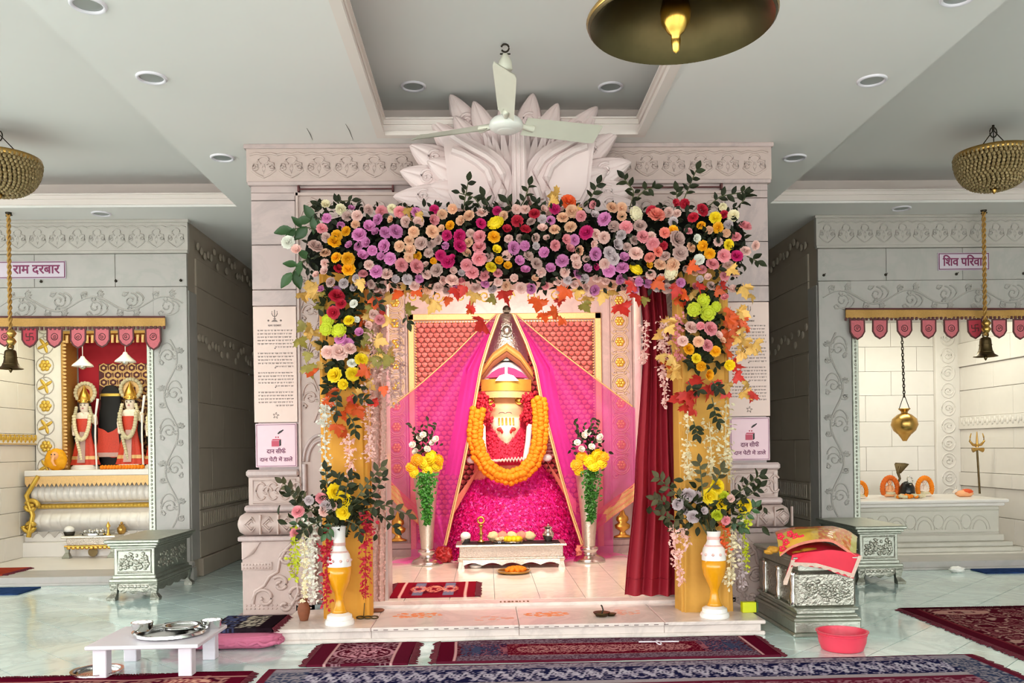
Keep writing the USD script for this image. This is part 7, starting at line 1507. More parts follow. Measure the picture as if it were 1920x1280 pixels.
part(t, 'urn_body', tr(lathe([(.0001, 0), (5 * kk2, 0), (8 * kk2, 5 * kk2), (8 * kk2, 11 * kk2), (4 * kk2, 15 * kk2), (5 * kk2, 17 * kk2), (.0001, 18 * kk2)], 24), c), 'brass', True); part(t, 'knob', tr(ball((0, 0, 0), 2.5 * kk2, 1), c + [0, 0, 20 * kk2]), 'brass', True)

# small idols on the stone altar of the right shrine
def small_idol(px, Y, label, m='skin_marble', fl='petal_amber', sc_=1.0):
    c = np.array([P(px, 925, Y)[0], Y, za]); u = Y / FPX * sc_
    t = thing('garlanded_idol', label, 'idol', c); S = lambda *q: c + np.array(q) * u
    hs = []
    def bone(a, ra, b, rb): hs.append(manifold3d.Manifold.hull_points(np.vstack([ball((0, 0, 0), 1, 1)[0] * ra * u + S(*a), ball((0, 0, 0), 1, 1)[0] * rb * u + S(*b)]).tolist()))
    bone((0, 0, 4), 8, (0, 0, 12), 6); bone((0, 0, 12), 6, (0, 0, 19), 5.5); bone((0, 0, 19), 3, (0, -1, 25), 2.6); bone((0, -1, 27), 4.2, (0, -1, 30), 4.2)
    for s in (-1, 1): bone((s * 5, 0, 20), 2.6, (s * 8, -2, 13), 2.2); bone((s * 8, -2, 13), 2.2, (s * 3, -6, 11), 1.8); bone((s * 4, -2, 4), 4, (s * 10, -5, 3), 3); bone((s * 10, -5, 3), 3, (s * 1, -8, 3), 2.4)
    b = hs[0]
    for q in hs[1:]: b = b + q
    v, f_ = tm(b.refine_to_length(1.6 * u)); mm_ = trimesh.Trimesh(v, f_); trimesh.smoothing.filter_taubin(mm_, iterations=6)
    bd_ = part(t, 'body', tm(mm_), m, True)
    part(bd_, 'face_features', [tr(ball((0, 0, 0), 1, 1), S(s * 1.7, -5, 29), s=(.8 * u, .5 * u, .5 * u)) for s in (-1, 1)] + [tr(ball((0, 0, 0), 1, 1), S(0, -5.2, 25.8), s=(1.1 * u, .4 * u, .4 * u))], 'ink_black', True)
    part(t, 'hair', tr(ball((0, 0, 0), 1, 2), S(0, 1.5, 30.5), s=(4.8 * u, 4.2 * u, 4.6 * u)), 'terracotta', True)
    part(t, 'robe', tr(ball((0, 0, 0), 1, 2), S(0, -1, 6), s=(12 * u, 8.5 * u, 6 * u)), 'petal_orange' if fl == 'petal_amber' else 'petal_cream', True)
    for k in range(19):
        a = math.radians(-28 + 236 * k / 18); part(t, 'marigold', tr((mgv, mg[1]), S(15 * math.cos(a) * 1.0, -2, 16 + 22 * math.sin(a) * (1 if math.sin(a) > 0 else .8)), s=(4.8 * u, 4.2 * u, 4.8 * u)), fl, True)
    return t
mat('marigold_deep', sc(226, 104, 16), 0.7, var=.25, vs=70, rnd=.08)
small_idol(1668, 11.85, 'small seated idol in a deep orange marigold frame, left of the black stone', 'skin_orange', 'marigold_deep', .96)
small_idol(1733, 11.85, 'small white seated idol in a yellow orange marigold frame, right of the black stone', 'skin_marble', 'marigold', .92)
small_idol(1612, 11.6, 'garlanded idol at the left end of the stone altar, half hidden by door frame', 'skin_marble', 'marigold', .8)
c = np.array([P(1701, 925, 11.75)[0], 11.75, za]); u = 11.75 / FPX
ln = thing('black_stone', 'black rounded stone with a painted mark between the small idols', 'sacred stone', c)
part(ln, 'stone', tr(lathe([(.0001, 0), (14.5 * u, 0), (14 * u, 10 * u), (13 * u, 19 * u), (9.5 * u, 26 * u), (5 * u, 29 * u), (.0001, 30 * u)], 32), c), 'black_stone', True)
part(ln, 'mark', [tr(ball((0, 0, 0), 1, 1), c + np.array([1, -11.5, 24]) * u, s=(2.2 * u, 1 * u, 1 * u))], 'petal_cream', True)
part(ln, 'stone_base', tr(lathe([(.0001, 0), (22 * u, 0), (22 * u, 3 * u), (15 * u, 4 * u), (.0001, 4 * u)], 30), c), 'marble_white', 40)
hd = thing('brass_serpent_hood', 'brass serpent hood rearing over the black stone', 'ornament', c + [0, .2, 0])
B = c + [-.03, .2, 0]
part(hd, 'neck', tube([B + np.array(q) * u for q in ((0, 0, 0), (-4, 0, 20), (3, -2, 34), (0, 0, 46), (2, -2, 58))], [2.6 * u, 2.4 * u, 2.2 * u, 3 * u, 4 * u], 10), 'brass_old', True)
part(hd, 'hood', hull([B + np.array(q) * u for q in ((-3, -2, 44), (5, -2, 44), (-8, -3, 62), (-6, -3, 65), (12, -4, 64), (18, -6, 60), (14, -3, 56), (4, 0, 50), (3, -6, 63), (20, -5, 62))]), 'brass_old', 40)
part(hd, 'coil', [tube([c + np.array([4 + 5 * math.cos(a), -3 + 3 * math.sin(a), 33 + 6 * math.sin(a * 1.0)]) * u for a in np.linspace(0, 6.28, 18)], 1.2 * u, 6)], 'silver_smooth', True)
for px, w, m, lab in ((1700, 16, 'marigold', 'loose marigolds heaped at the foot of the black stone'), (1690, 9, 'petal_cream', 'white petals strewn left of the black stone'), (1722, 9, 'petal_cream', 'white petals strewn right of the black stone')):
    c = np.array([P(px, 925, 11.42)[0], 11.42, za]); solo('petal_heap', [tr((mgv, mg[1]), c + [R.uniform(-w, w) * u, R.uniform(-.05, .05), .02 + R.uniform(0, .02)], s=(.028, .028, .022)) for _ in range(16)], m, lab, 'petals', True, kind='stuff')
c = np.array([P(1808, 925, 11.6)[0], 11.6, za]); v, f_ = ball((0, 0, 0), 1, 3); nse = meshkit.fbm(v * 2.5, 3, 12)[:, None]
bu = thing('marble_bull', 'small reclining bull figure draped in orange on the right of the stone altar', 'figure', c)
part(bu, 'body', ((v * (.85 + .3 * nse)) * [17 * u, 8 * u, 7 * u] + c + [0, 0, 6 * u], f_), 'skin_orange', True)
part(bu, 'head', hull([c + np.array(q) * u for q in ((-15, -3, 10), (-15, 3, 10), (-13, -3, 15), (-13, 3, 15), (-22, -2, 8), (-22, 2, 8), (-21, -2, 11), (-21, 2, 11))]), 'skin_marble', 40)
part(bu, 'drape', ((v * (.85 + .3 * nse)) * [11 * u, 8.6 * u, 5 * u] + c + [5 * u, 0, 10 * u], f_), 'petal_orange', True)
part(bu, 'horns', [tube([c + np.array([-14, s * 2, 15]) * u, c + np.array([-15, s * 4, 19]) * u], [1.2 * u, .5 * u], 6) for s in (-1, 1)], 'white_ceramic', True)
# ================================================================== flowers
def unit_rose(seed, layers=((.34, 4, 1.05), (.60, 5, .95), (.84, 5, .7), (1.0, 6, .40))):
    g = random.Random(seed); ms = [tr(ball((0, 0, 0), 1, 1), (0, 0, .30), s=(.22, .22, .34))]
    for li, (rad, n, up_) in enumerate(layers):
        for k in range(n):
            a0 = 2 * math.pi * (k + .37 * li) / n + g.uniform(-.15, .15); wd = 2 * math.pi / n * .86
            def f(u, w, a0=a0, wd=wd, rad=rad, up_=up_):
                a = a0 + (u - .5) * 2 * wd * np.sin(np.pi * (.25 + .62 * w)); r = rad * (.28 + .72 * w ** .9) * (1 + .06 * np.cos(u * 6)); z = (.12 + up_ * .75 * w ** .8) - (1 - up_) * .22 * w ** 4 - .25 * (u - .5) ** 2 * w
                return np.stack([r * np.cos(a), r * np.sin(a), z], 1)
            ms.append(grid(f, 3, 3))
    return cat(ms)
ROSE = [unit_rose(k) for k in range(4)]
BUD = [unit_rose(20 + k, ((.34, 4, 1.0), (.56, 4, .95), (.74, 5, .8))) for k in range(2)]
def unit_pom(seed):
    g = random.Random(seed); ms = [tr(ball((0, 0, 0), 1, 1), (0, 0, .25), s=(.8, .8, .5))]
    for r, n, z in ((1.0, 10, .18), (.82, 9, .38), (.55, 7, .58), (.28, 5, .7)):
        for k in range(n):
            a = 2 * math.pi * (k + g.random() * .4) / n; ca, sa = math.cos(a), math.sin(a); w = .30
            ms.append((np.array([[.2 * ca, .2 * sa, z - .1], [r * ca - w * sa, r * sa + w * ca, z], [r * 1.1 * ca, r * 1.1 * sa, z + .1], [r * ca + w * sa, r * sa - w * ca, z]]), np.array([[0, 1, 2], [0, 2, 3]])))
    return cat(ms)
POM = [unit_pom(k) for k in range(2)]
def orient(m, d, spin):
    v, f = m; d = np.asarray(d, float); d = d / np.linalg.norm(d); a = np.array([0, 0, 1.0]) if abs(d[2]) < .9 else np.array([1.0, 0, 0])
    x = np.cross(a, d); x /= np.linalg.norm(x); y = np.cross(d, x); c, s = math.cos(spin), math.sin(spin)
    v2 = np.stack([v[:, 0] * c - v[:, 1] * s, v[:, 0] * s + v[:, 1] * c, v[:, 2]], 1); return v2 @ np.stack([x, y, d]), f
def bloom(t, col, c, r, kind=None, d=None):
    kind = kind or R.choice(('rose', 'rose', 'rose', 'flower_bud'))
    base = {'rose': ROSE, 'flower_bud': BUD, 'chrysanthemum': POM}[kind]
    d = d or (R.gauss(0, .35), -1, R.gauss(.15, .3)); m = orient(R.choice(base), d, R.uniform(0, 6.28))
    part(t, kind, (m[0] * r + c, m[1]), 'petal_' + col, True)
ML = [(0, -.55), (.05, -.18), (.22, -.30), (.30, -.22), (.58, -.26), (.52, -.12), (.78, .05), (.62, .12), (.66, .30), (.40, .26), (.28, .30), (.34, .62), (.22, .58), (.0, 1.0)]
ML = ML + [(-x, y) for x, y in ML[-2:0:-1]]
_ml = tm(trimesh.creation.extrude_polygon(Polygon(ML), .02, engine='earcut'))
def maple(t, col, c, r, d=None):
    v, f = _ml; v = v.copy(); b = R.uniform(-.35, .5); v[:, 2] += b * (v[:, 0] ** 2 + .5 * v[:, 1] ** 2) + .12 * np.sin(v[:, 0] * 5)
    m = orient((v, f), d or (R.gauss(0, .5), -1, R.gauss(0, .45)), R.gauss(math.pi, .8)); part(t, 'maple_leaf', (m[0] * r + c, m[1]), 'maple_' + col, True)
_lf = grid(lambda u, w: np.stack([(w - .5) * .62 * np.sin(np.pi * np.clip(u, .02, .98)) ** .8 * (1.15 - .5 * u), u, .22 * np.abs(w - .5) - .25 * (u - .3) ** 2], 1), 5, 2)
def leafmesh(c, L, dirv, nrm):
    v, f = _lf; dirv = np.asarray(dirv, float); dirv = dirv / np.linalg.norm(dirv); n = np.asarray(nrm, float); n = n - dirv * (n @ dirv); n /= np.linalg.norm(n) + 1e-9; x = np.cross(dirv, n)
    return (v[:, :1] * x + v[:, 1:2] * dirv + v[:, 2:] * n) * L + c, f
def sprig(t, pts, Y, m='leaf_dark', L=.075, n=7, end=True):
    """a leafy twig through pixel-measured points on the arch's plane"""
    p = np.array([P(*q, Y) for q in pts]); s = np.linspace(0, 1, len(p)); at_s = lambda q: np.array([np.interp(q, s, p[:, k]) for k in range(3)])
    sp = part(t, 'twig', tube([at_s(q) for q in np.linspace(0, 1, 8)], [.005] * 7 + [.003], 5), 'stem', True)
    for k in range(n):
        q = .18 + .82 * (k + .5) / n; c = at_s(q); tg = at_s(min(1, q + .05)) - at_s(max(0, q - .05)); tg /= np.linalg.norm(tg); sd = np.cross(tg, [0, 1.0, 0]); sd /= np.linalg.norm(sd)
        d = tg * .5 + sd * (1 if k % 2 else -1) * R.uniform(.6, 1) + [0, R.uniform(-.5, .3), 0]
        part(sp, 'leaf', leafmesh(c, L * R.uniform(.7, 1.05), d, (R.gauss(0, .3), -1, R.gauss(.3, .3))), m, True)
    if end: part(sp, 'leaf', leafmesh(p[-1], L, p[-1] - p[-2], (0, -1, .2)), m, True)
def strand(t, pts, Y, col, w=9, dens=1.0, r=.0175, Lpx=None, name='flower_strand', label=None):
    p = np.array([P(*q, Y) for q in pts]); s = np.linspace(0, 1, len(p)); n = int(np.linalg.norm(p[-1] - p[0]) / .0055 * dens); V, F = [], []
    for k in range(n):
        q = R.random(); c = np.array([np.interp(q, s, p[:, j]) for j in range(3)]) + np.array([R.gauss(0, 1) * w * Y / FPX * .45 * (1.1 - .35 * q), R.gauss(0, .02), R.gauss(0, .012)])
        for _ in range(2):
            d = np.array([R.gauss(0, 1), R.gauss(-.4, .6), R.gauss(-.4, .6)]); d /= np.linalg.norm(d); sd = np.cross(d, [R.gauss(0, 1), 1, R.gauss(0, 1)]); sd /= np.linalg.norm(sd) + 1e-9; rr = r * R.uniform(.7, 1.3); b = len(V)
            V += [c, c + d * rr + sd * rr * .6, c + d * rr * 1.9, c + d * rr - sd * rr * .6]; F += [[b, b + 1, b + 2], [b, b + 2, b + 3]]
    m = (np.array(V), np.array(F)); st = tube(p, .003, 4); part(t, name, cat([m, st]), 'petal_' + col, False, kind='stuff', label=label)

YA = 7.28
def beamY(px, py):
    q = min(1, abs(py - 462) / 92); e = min(1, max(0, (abs(px - 985) - 380) / 70)); return YA - .30 * math.sqrt(max(0, 1 - q * q)) * (1 - .35 * e)
ga = thing('flower_garland', 'deep horizontal garland of artificial roses across the top of the arch', 'floral garland', (XC + .06, YA, 2.85))
ka = YA / FPX
# dark leafy core
cx0, cx1 = P(572, 470, YA)[0], P(1398, 470, YA)[0]
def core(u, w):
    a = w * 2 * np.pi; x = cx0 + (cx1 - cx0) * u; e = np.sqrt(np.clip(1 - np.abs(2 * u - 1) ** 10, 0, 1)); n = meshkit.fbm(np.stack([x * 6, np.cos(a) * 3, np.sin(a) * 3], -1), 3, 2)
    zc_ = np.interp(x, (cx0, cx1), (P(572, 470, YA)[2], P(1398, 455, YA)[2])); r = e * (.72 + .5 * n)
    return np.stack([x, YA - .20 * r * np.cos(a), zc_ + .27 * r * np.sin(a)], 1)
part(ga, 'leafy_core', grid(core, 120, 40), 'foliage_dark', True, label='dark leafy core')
lv = []
for k in range(1300):
    x, y = R.uniform(575, 1398), 462 + max(-74, min(78, R.gauss(0, 48))); c = P(x, y, beamY(x, y) + R.uniform(-.03, .06))
    lv.append(leafmesh(c, R.uniform(.045, .07), (R.gauss(0, 1), R.gauss(-.5, .5), R.gauss(0, 1)), (R.gauss(0, .5), -1, R.gauss(.3, .5))))
part(ga, 'filler_leaves', lv, 'leaf_dark', True, kind='stuff')
part(ga, 'crossbar', cbox(P(600, 470, YA)[0], P(1380, 470, YA)[0], YA - .05, YA + .05, 2.95, 3.05, .01), 'stem')
FL = '''cream 611 386 11;cream 640 392 10;white 541 455 12;blush 557 470 12;dusty 590 465 14;dusty 612 445 9;amber 650 434 9;amber 632 442 10;amber 626 455 12;lilac 657 462 10;amber 632 484 10;amber 652 485 12;amber 654 506 12;blush 610 510 10;blush 595 517 9;lilac 692 427 14;lilac 674 442 13;lilac 707 437 10;lilac 722 437 11;lilac 741 435 13;lilac 690 456 12;lilac 722 462 12;lilac 699 470 12;lilac 679 482 13;lilac 716 482 10;lilac 732 485 11;lilac 706 510 12;blush 692 497 9;peach 776 435 10;peach 750 462 10;peach 769 470 11;peach 767 452 9;dusty 790 457 12;pink 811 414 13;peach 810 435 12;peach 830 430 9;peach 850 392 12;magenta 860 442 12;magenta 839 442 10;magenta 861 462 12;peach 867 415 12;peach 880 405 10;magenta 901 420 10;pink 900 445 12;pink 899 465 12;pink 898 484 13;magenta 826 479 10;magenta 840 492 12;magenta 850 485 9;pink 752 497 12;pink 780 500 13;peach 767 482 9;dusty 820 507 12;pink 875 497 11;pink 885 512 12;blush 847 527 12;blush 777 537 10;blush 822 540 10;blush 725 515 11;pink 750 397 11;pink 715 397 11;blush 670 405 10;lilac 710 412 10;cream 735 392 9;
peach 1072 397 12;peach 1055 410 11;peach 1070 427 11;pink 1115 385 10;lilac 1134 412 13;peach 1147 391 11;peach 1165 390 10;peach 1165 406 12;cream 1191 402 13;salmon 1230 407 16;red 1222 396 10;red 1285 382 12;red 1265 382 10;red 1315 395 12;red 1300 409 10;yellow 1341 409 11;amber 1347 427 10;cream 1355 387 10;cream 1375 405 11;pink 1396 427 12;yellow 1365 459 10;amber 1320 462 13;amber 1331 475 10;white 1304 447 10;white 1311 487 10;pink 1357 480 12;magenta 1381 481 11;blush 1397 472 10;blush 1415 460 9;pink 1335 497 12;dusty 1267 450 16;dusty 1275 475 14;peach 1262 497 13;cream 1260 511 13;amber 1262 432 9;salmon 1246 437 10;pink 1224 457 12;salmon 1232 472 10;salmon 1219 484 10;blush 1192 477 13;dusty 1247 482 10;yellow 1191 506 12;amber 1215 497 9;peach 1237 497 11;pink 1174 427 12;dusty 1200 425 12;pink 1205 445 12;blush 1220 445 10;magenta 1100 437 13;blush 1116 440 10;lilac 1115 476 12;mauve 1154 460 14;mauve 1142 475 12;mauve 1151 485 12;lilac 1169 485 12;lilac 1167 504 12;lilac 1142 507 12;pink 1060 450 12;lilac 1076 450 10;pink 1067 470 12;lilac 1054 490 12;blush 1081 497 12;lilac 1100 505 11;blush 1132 445 11;mauve 1165 442 10;blush 1134 495 10;blush 1079 485 9;
yellow 930 420 14;yellow 930 470 11;amber 935 490 10;yellow 920 502 10;amber 952 500 10;amber 926 445 11;lilac 985 462 12;lilac 962 465 12;lilac 972 490 12;lilac 985 510 12;dusty 1005 495 11;lilac 1022 475 13;lilac 1032 505 12;blush 1017 432 12;red 970 415 11;red 1002 402 10;orange 1065 380 14;red 950 432 11;blush 965 522 10;blush 977 540 10;red 985 432 10;peach 1040 432 10;mauve 1005 462 9;pink 1040 460 10;pink 1090 405 10;peach 945 405 9'''
used = []
for q in FL.replace('\n', '').split(';'):
    col, x, y, r = q.split(); x, y, r = int(x), int(y), int(r) * 1.06; used.append((x, y, r))
    bloom(ga, col, P(x, y, beamY(x, y) - .03), r * ka, 'chrysanthemum' if col in ('cream',) and r > 12 or col == 'yellow' and r > 12 else None)
tries = 0
while len(used) < 300 and tries < 6000:
    tries += 1; x = R.uniform(585, 1400); low = R.random() < .55; y = R.uniform(505, 545) if low else R.uniform(392, 505); r = R.uniform(8.5, 11)
    if 600 < x < 1380 and all(math.hypot(x - a, y - b) > 0.8 * (r + c) for a, b, c in used):
        used.append((x, y, r)); col = R.choice(('blush', 'pink', 'peach', 'dusty', 'lilac', 'mauve', 'blush') if low or R.random() < .8 else ('magenta', 'amber', 'red'))
        bloom(ga, col, P(x, y, beamY(x, y) + .0), r * ka)
for col, x, y, r in (('red', 945, 550, 30), ('red', 905, 607, 34), ('red', 1165, 575, 32), ('red', 1195, 556, 28), ('red', 885, 575, 20), ('orange', 1010, 566, 30), ('orange', 1060, 545, 26), ('orange', 1040, 585, 24), ('orange', 1055, 600, 18), ('orange', 1020, 590, 22), ('red', 1050, 562, 18), ('gold', 1102, 560, 20), ('gold', 1130, 552, 24), ('gold', 1150, 545, 20), ('olive', 1095, 572, 22), ('red', 855, 545, 24), ('red', 870, 540, 20), ('gold', 890, 552, 24), ('orange', 880, 580, 16), ('gold', 815, 570, 26), ('gold', 800, 556, 22), ('olive', 765, 578, 22), ('orange', 750, 548, 24), ('gold', 732, 556, 24), ('gold', 676, 528, 22), ('orange', 700, 560, 22), ('red', 720, 590, 18), ('gold', 760, 540, 24), ('olive', 700, 578, 18), ('orange', 780, 545, 20), ('orange', 1232, 528, 24), ('orange', 1295, 500, 22), ('red', 1270, 540, 26), ('orange', 1272, 562, 22), ('red', 1310, 535, 24), ('red', 1290, 570, 20), ('red', 1355, 535, 22), ('orange', 1345, 545, 18), ('gold', 1370, 505, 22), ('gold', 1395, 540, 26), ('gold', 1410, 555, 18), ('olive', 1208, 560, 18), ('gold', 590, 545, 24), ('gold', 580, 530, 18), ('orange', 840, 560, 18), ('olive', 925, 560, 18), ('gold', 1085, 545, 20), ('red', 1185, 535, 22), ('gold', 1042, 365, 26), ('gold', 1035, 378, 20), ('gold', 765, 395, 22), ('gold', 785, 402, 18), ('gold', 1082, 392, 20)):
    maple(ga, col, P(x, y, min(7.25, beamY(x, y)) - .04 - R.uniform(0, .06)), r * ka * .92)
for pts, n, L in (([(868, 400), (872, 372), (878, 340)], 5, .085), ([(905, 402), (915, 385), (908, 368)], 4, .09), ([(965, 405), (985, 372), (992, 348)], 5, .085), ([(975, 405), (950, 380)], 3, .10), ([(1095, 385), (1110, 368), (1120, 345)], 5, .085), ([(1180, 392), (1190, 360), (1170, 335)], 7, .09), ([(1195, 370), (1210, 355), (1225, 352)], 4, .085), ([(1282, 375), (1292, 350), (1306, 318)], 7, .085), ([(1270, 375), (1268, 358)], 3, .085), ([(1325, 390), (1350, 368), (1395, 360)], 8, .085), ([(1380, 392), (1395, 375), (1398, 368)], 3, .09), ([(640, 385), (630, 378), (660, 376)], 4, .075), ([(612, 392), (598, 385)], 3, .08), ([(1400, 480), (1420, 490)], 3, .09), ([(1020, 400), (1005, 380)], 3, .08), ([(905, 395), (890, 370), (862, 362)], 3, .07)):
    sprig(ga, pts, 7.12, 'leaf_dark', L, n)
sprig(ga, [(610, 440), (575, 425), (548, 430)], 7.1, 'leaf_green', .15, 4); sprig(ga, [(600, 480), (565, 490), (548, 512)], 7.1, 'leaf_green', .15, 4); sprig(ga, [(620, 425), (600, 410), (585, 412)], 7.1, 'leaf_green', .14, 3)

def cascade(label, flowers, leaves, twigs, strands, base):
    t = thing('floral_cascade', label, 'floral garland', P(*base, 7.2)); c = P(*base, 7.2)
    xa, ya, xb, yb = twigs[0]
    lv = []
    for k in range(220):
        x, y = xa + (xb - xa) * R.random(), ya + (yb - ya) * R.random() ** 1.1; lv.append(leafmesh(P(x, y, 7.14 + R.uniform(0, .05)), R.uniform(.06, .09), (R.gauss(0, 1), R.gauss(-.3, .4), R.gauss(0, 1)), (R.gauss(0, .5), -1, R.gauss(.3, .5))))
    part(t, 'filler_leaves', lv, 'leaf_dark', True, kind='stuff')
    for q in flowers.split(';'):
        col, x, y, r = q.split(); bloom(t, col, P(int(x), int(y), 7.08 + R.uniform(-.02, .03)), int(r) * ka * 1.06, 'chrysanthemum' if col == 'lime' else None)
    for col, x, y, r in leaves: maple(t, col, P(x, y, 7.12 + R.uniform(-.05, .05)), r * ka * .92)
    for pts, n in twigs[1:]: sprig(t, pts, 7.05, 'leaf_dark', .075, n)
    for col, pts, w, d in strands: strand(t, pts, 7.14, col, w, d)
    return t
def scatter(cols, x0, x1, y0, y1, n, r=(16, 26)): return [(R.choice(cols), R.uniform(x0, x1), R.uniform(y0, y1), R.uniform(*r)) for _ in range(n)]
cascade('cascade of yellow and red flowers and autumn leaves down the left column', 'red 631 557 14;red 626 586 12;red 640 570 10;lime 615 600 10;lime 612 617 11;lime 636 621 13;yellow 655 602 10;lilac 640 635 12;lilac 675 625 11;lilac 652 645 11;blush 637 660 16;blush 615 660 12;blush 655 655 12;white 660 682 9;white 668 600 8;white 664 570 8;yellow 677 675 12;yellow 629 704 14;yellow 662 700 13;yellow 646 721 13;blush 700 590 10;pink 712 600 10;blush 690 610 9',
    scatter(('gold', 'gold', 'gold', 'olive'), 558, 606, 545, 690, 16) + scatter(('gold', 'gold', 'orange', 'olive'), 678, 735, 560, 700, 20) + [('orange', 585, 694, 24), ('orange', 612, 752, 24), ('orange', 655, 762, 28), ('orange', 672, 768, 24), ('orange', 640, 775, 22), ('orange', 632, 800, 24), ('orange', 648, 812, 18), ('red', 704, 752, 20), ('orange', 720, 728, 18), ('orange', 622, 735, 22), ('gold', 690, 720, 22), ('gold', 676, 738, 20), ('red', 660, 745, 18)],
    [(605, 540, 685, 730), ([(640, 730), (632, 745), (630, 775)], 6), ([(660, 735), (672, 745), (685, 750)], 4), ([(650, 775), (662, 790), (668, 808)], 5), ([(690, 540), (712, 570)], 4), ([(760, 590), (765, 605)], 2)],
    [('white', [(612, 740), (608, 800), (612, 905)], 12, 1.0), ('blush', [(655, 815), (656, 900)], 12, 1.1), ('blush', [(694, 720), (692, 800), (694, 860)], 12, .9), ('blush', [(690, 600), (700, 660), (704, 720)], 14, 1.0), ('dusty', [(730, 640), (735, 760)], 14, .8), ('dusty', [(748, 600), (752, 740)], 12, .7)], (640, 820))
cascade('cascade of yellow flowers and coral maple leaves down the right column', 'lime 1320 562 11;lime 1302 580 12;lime 1327 587 13;lime 1342 575 9;blush 1295 615 12;pink 1314 612 10;pink 1331 617 13;blush 1280 640 10;peach 1310 640 10;amber 1290 655 11;amber 1341 659 10;pink 1325 648 11;yellow 1367 685 13;amber 1315 687 12;amber 1325 702 13;yellow 1305 672 9;blush 1345 630 10;pink 1360 560 10;peach 1352 640 9',
    [('red', x, y, r) for x, y, r in ((1290, 740, 34), (1275, 745, 28), (1305, 735, 30), (1310, 715, 28), (1285, 760, 24), (1330, 730, 28), (1300, 770, 18), (1375, 685, 26), (1382, 705, 22), (1412, 740, 20), (1362, 735, 20), (1340, 720, 24))] + scatter(('gold',), 1240, 1275, 560, 700, 9) + scatter(('gold', 'gold', 'orange'), 1360, 1420, 580, 665, 20) + [('gold', 1255, 690, 24), ('gold', 1362, 722, 22), ('gold', 1395, 738, 24), ('gold', 1400, 720, 20), ('orange', 1370, 600, 26), ('orange', 1395, 612, 22), ('orange', 1250, 680, 22), ('gold', 1300, 550, 22), ('orange', 1285, 552, 20)],
    [(1285, 545, 1350, 690), ([(1290, 715), (1298, 728), (1310, 732)], 5), ([(1335, 715), (1348, 728)], 5), ([(1335, 745), (1340, 770), (1345, 790)], 6), ([(1300, 790), (1308, 815)], 5)],
    [('blush', [(1245, 600), (1243, 660), (1246, 760)], 11, 1.1), ('pink', [(1272, 590), (1268, 680)], 12, .9), ('cream', [(1290, 770), (1288, 850), (1292, 895)], 10, .9), ('cream', [(1330, 790), (1336, 900)], 14, .9), ('cream', [(1362, 750), (1360, 830), (1366, 905)], 16, .9), ('blush', [(1212, 600), (1208, 660), (1206, 680)], 8, .8)], (1320, 900))

# bouquets in the amber vases
def bouquet(label, c0, flowers, twigs, strands, fill):
    t = thing('bouquet', label, 'bouquet', P(*c0, 7.02)); lv = []
    for k in range(160):
        x, y = R.gauss(fill[0], fill[2]), R.gauss(fill[1], fill[3]); lv.append(leafmesh(P(x, y, 7.02 + R.uniform(-.12, .12)), R.uniform(.06, .09), (R.gauss(0, 1), R.gauss(-.3, .6), R.gauss(0, 1)), (R.gauss(0, .5), -1, R.gauss(.3, .5))))
    part(t, 'filler_leaves', lv, 'leaf_dark', True, kind='stuff')
    part(t, 'stems', [tube([P(c0[0] + R.uniform(-4, 4), c0[1] + 45, 7.02), P(fill[0] + R.uniform(-30, 30), fill[1], 7.02 + R.uniform(-.05, .05))], .006, 5) for _ in range(9)], 'stem', True)
    for q in flowers.split(';'):
        col, x, y, r = q.split(); bloom(t, col, P(int(x), int(y), 6.94 + R.uniform(-.04, .06)), int(r) * 7.0 / FPX * 1.06)
    for pts, n, m in twigs: sprig(t, pts, 6.97 + R.uniform(-.08, .08), m, .078, n)
    for col, pts, w, d in strands: strand(t, pts, 6.98, col, w, d)
    return t
bouquet('bouquet with bright yellow flowers and long dark twigs in the left amber vase', (637, 1000), 'yellow 627 922 16;yellow 648 938 13;yellow 645 960 14;pink 602 935 11;mauve 612 948 12;mauve 580 938 9;pink 560 960 12;pink 555 1000 11;blush 625 950 9;blush 606 958 10',
    [([(600, 960), (565, 930), (530, 905)], 9, 'leaf_grey'), ([(590, 960), (560, 945), (545, 925)], 6, 'leaf_dark'), ([(620, 930), (612, 900), (610, 880)], 5, 'leaf_dark'), ([(630, 930), (640, 905), (632, 895)], 5, 'leaf_dark'), ([(660, 945), (690, 905), (715, 875)], 9, 'leaf_grey'), ([(660, 950), (700, 925), (718, 895)], 7, 'leaf_dark'), ([(670, 960), (720, 945), (765, 965)], 8, 'leaf_grey'), ([(670, 965), (715, 965), (740, 990)], 6, 'leaf_dark'), ([(640, 960), (650, 915), (655, 895)], 5, 'leaf_dark'), ([(605, 975), (580, 985), (566, 1000)], 5, 'leaf_dark'), ([(650, 975), (672, 985), (675, 1000)], 5, 'leaf_dark'), ([(625, 980), (612, 1000)], 4, 'leaf_green'), ([(590, 950), (570, 965), (555, 985)], 5, 'leaf_green')],
    [('lime', [(556, 985), (553, 1040), (552, 1085)], 11, 1.0), ('white', [(585, 970), (583, 1040), (588, 1125)], 18, 1.5), ('cream', [(572, 1000), (570, 1120)], 8, .8), ('red', [(612, 985), (613, 1050), (612, 1140)], 12, 1.2), ('red', [(688, 960), (686, 1030), (684, 1115)], 12, 1.3)], (637, 958, 38, 22))
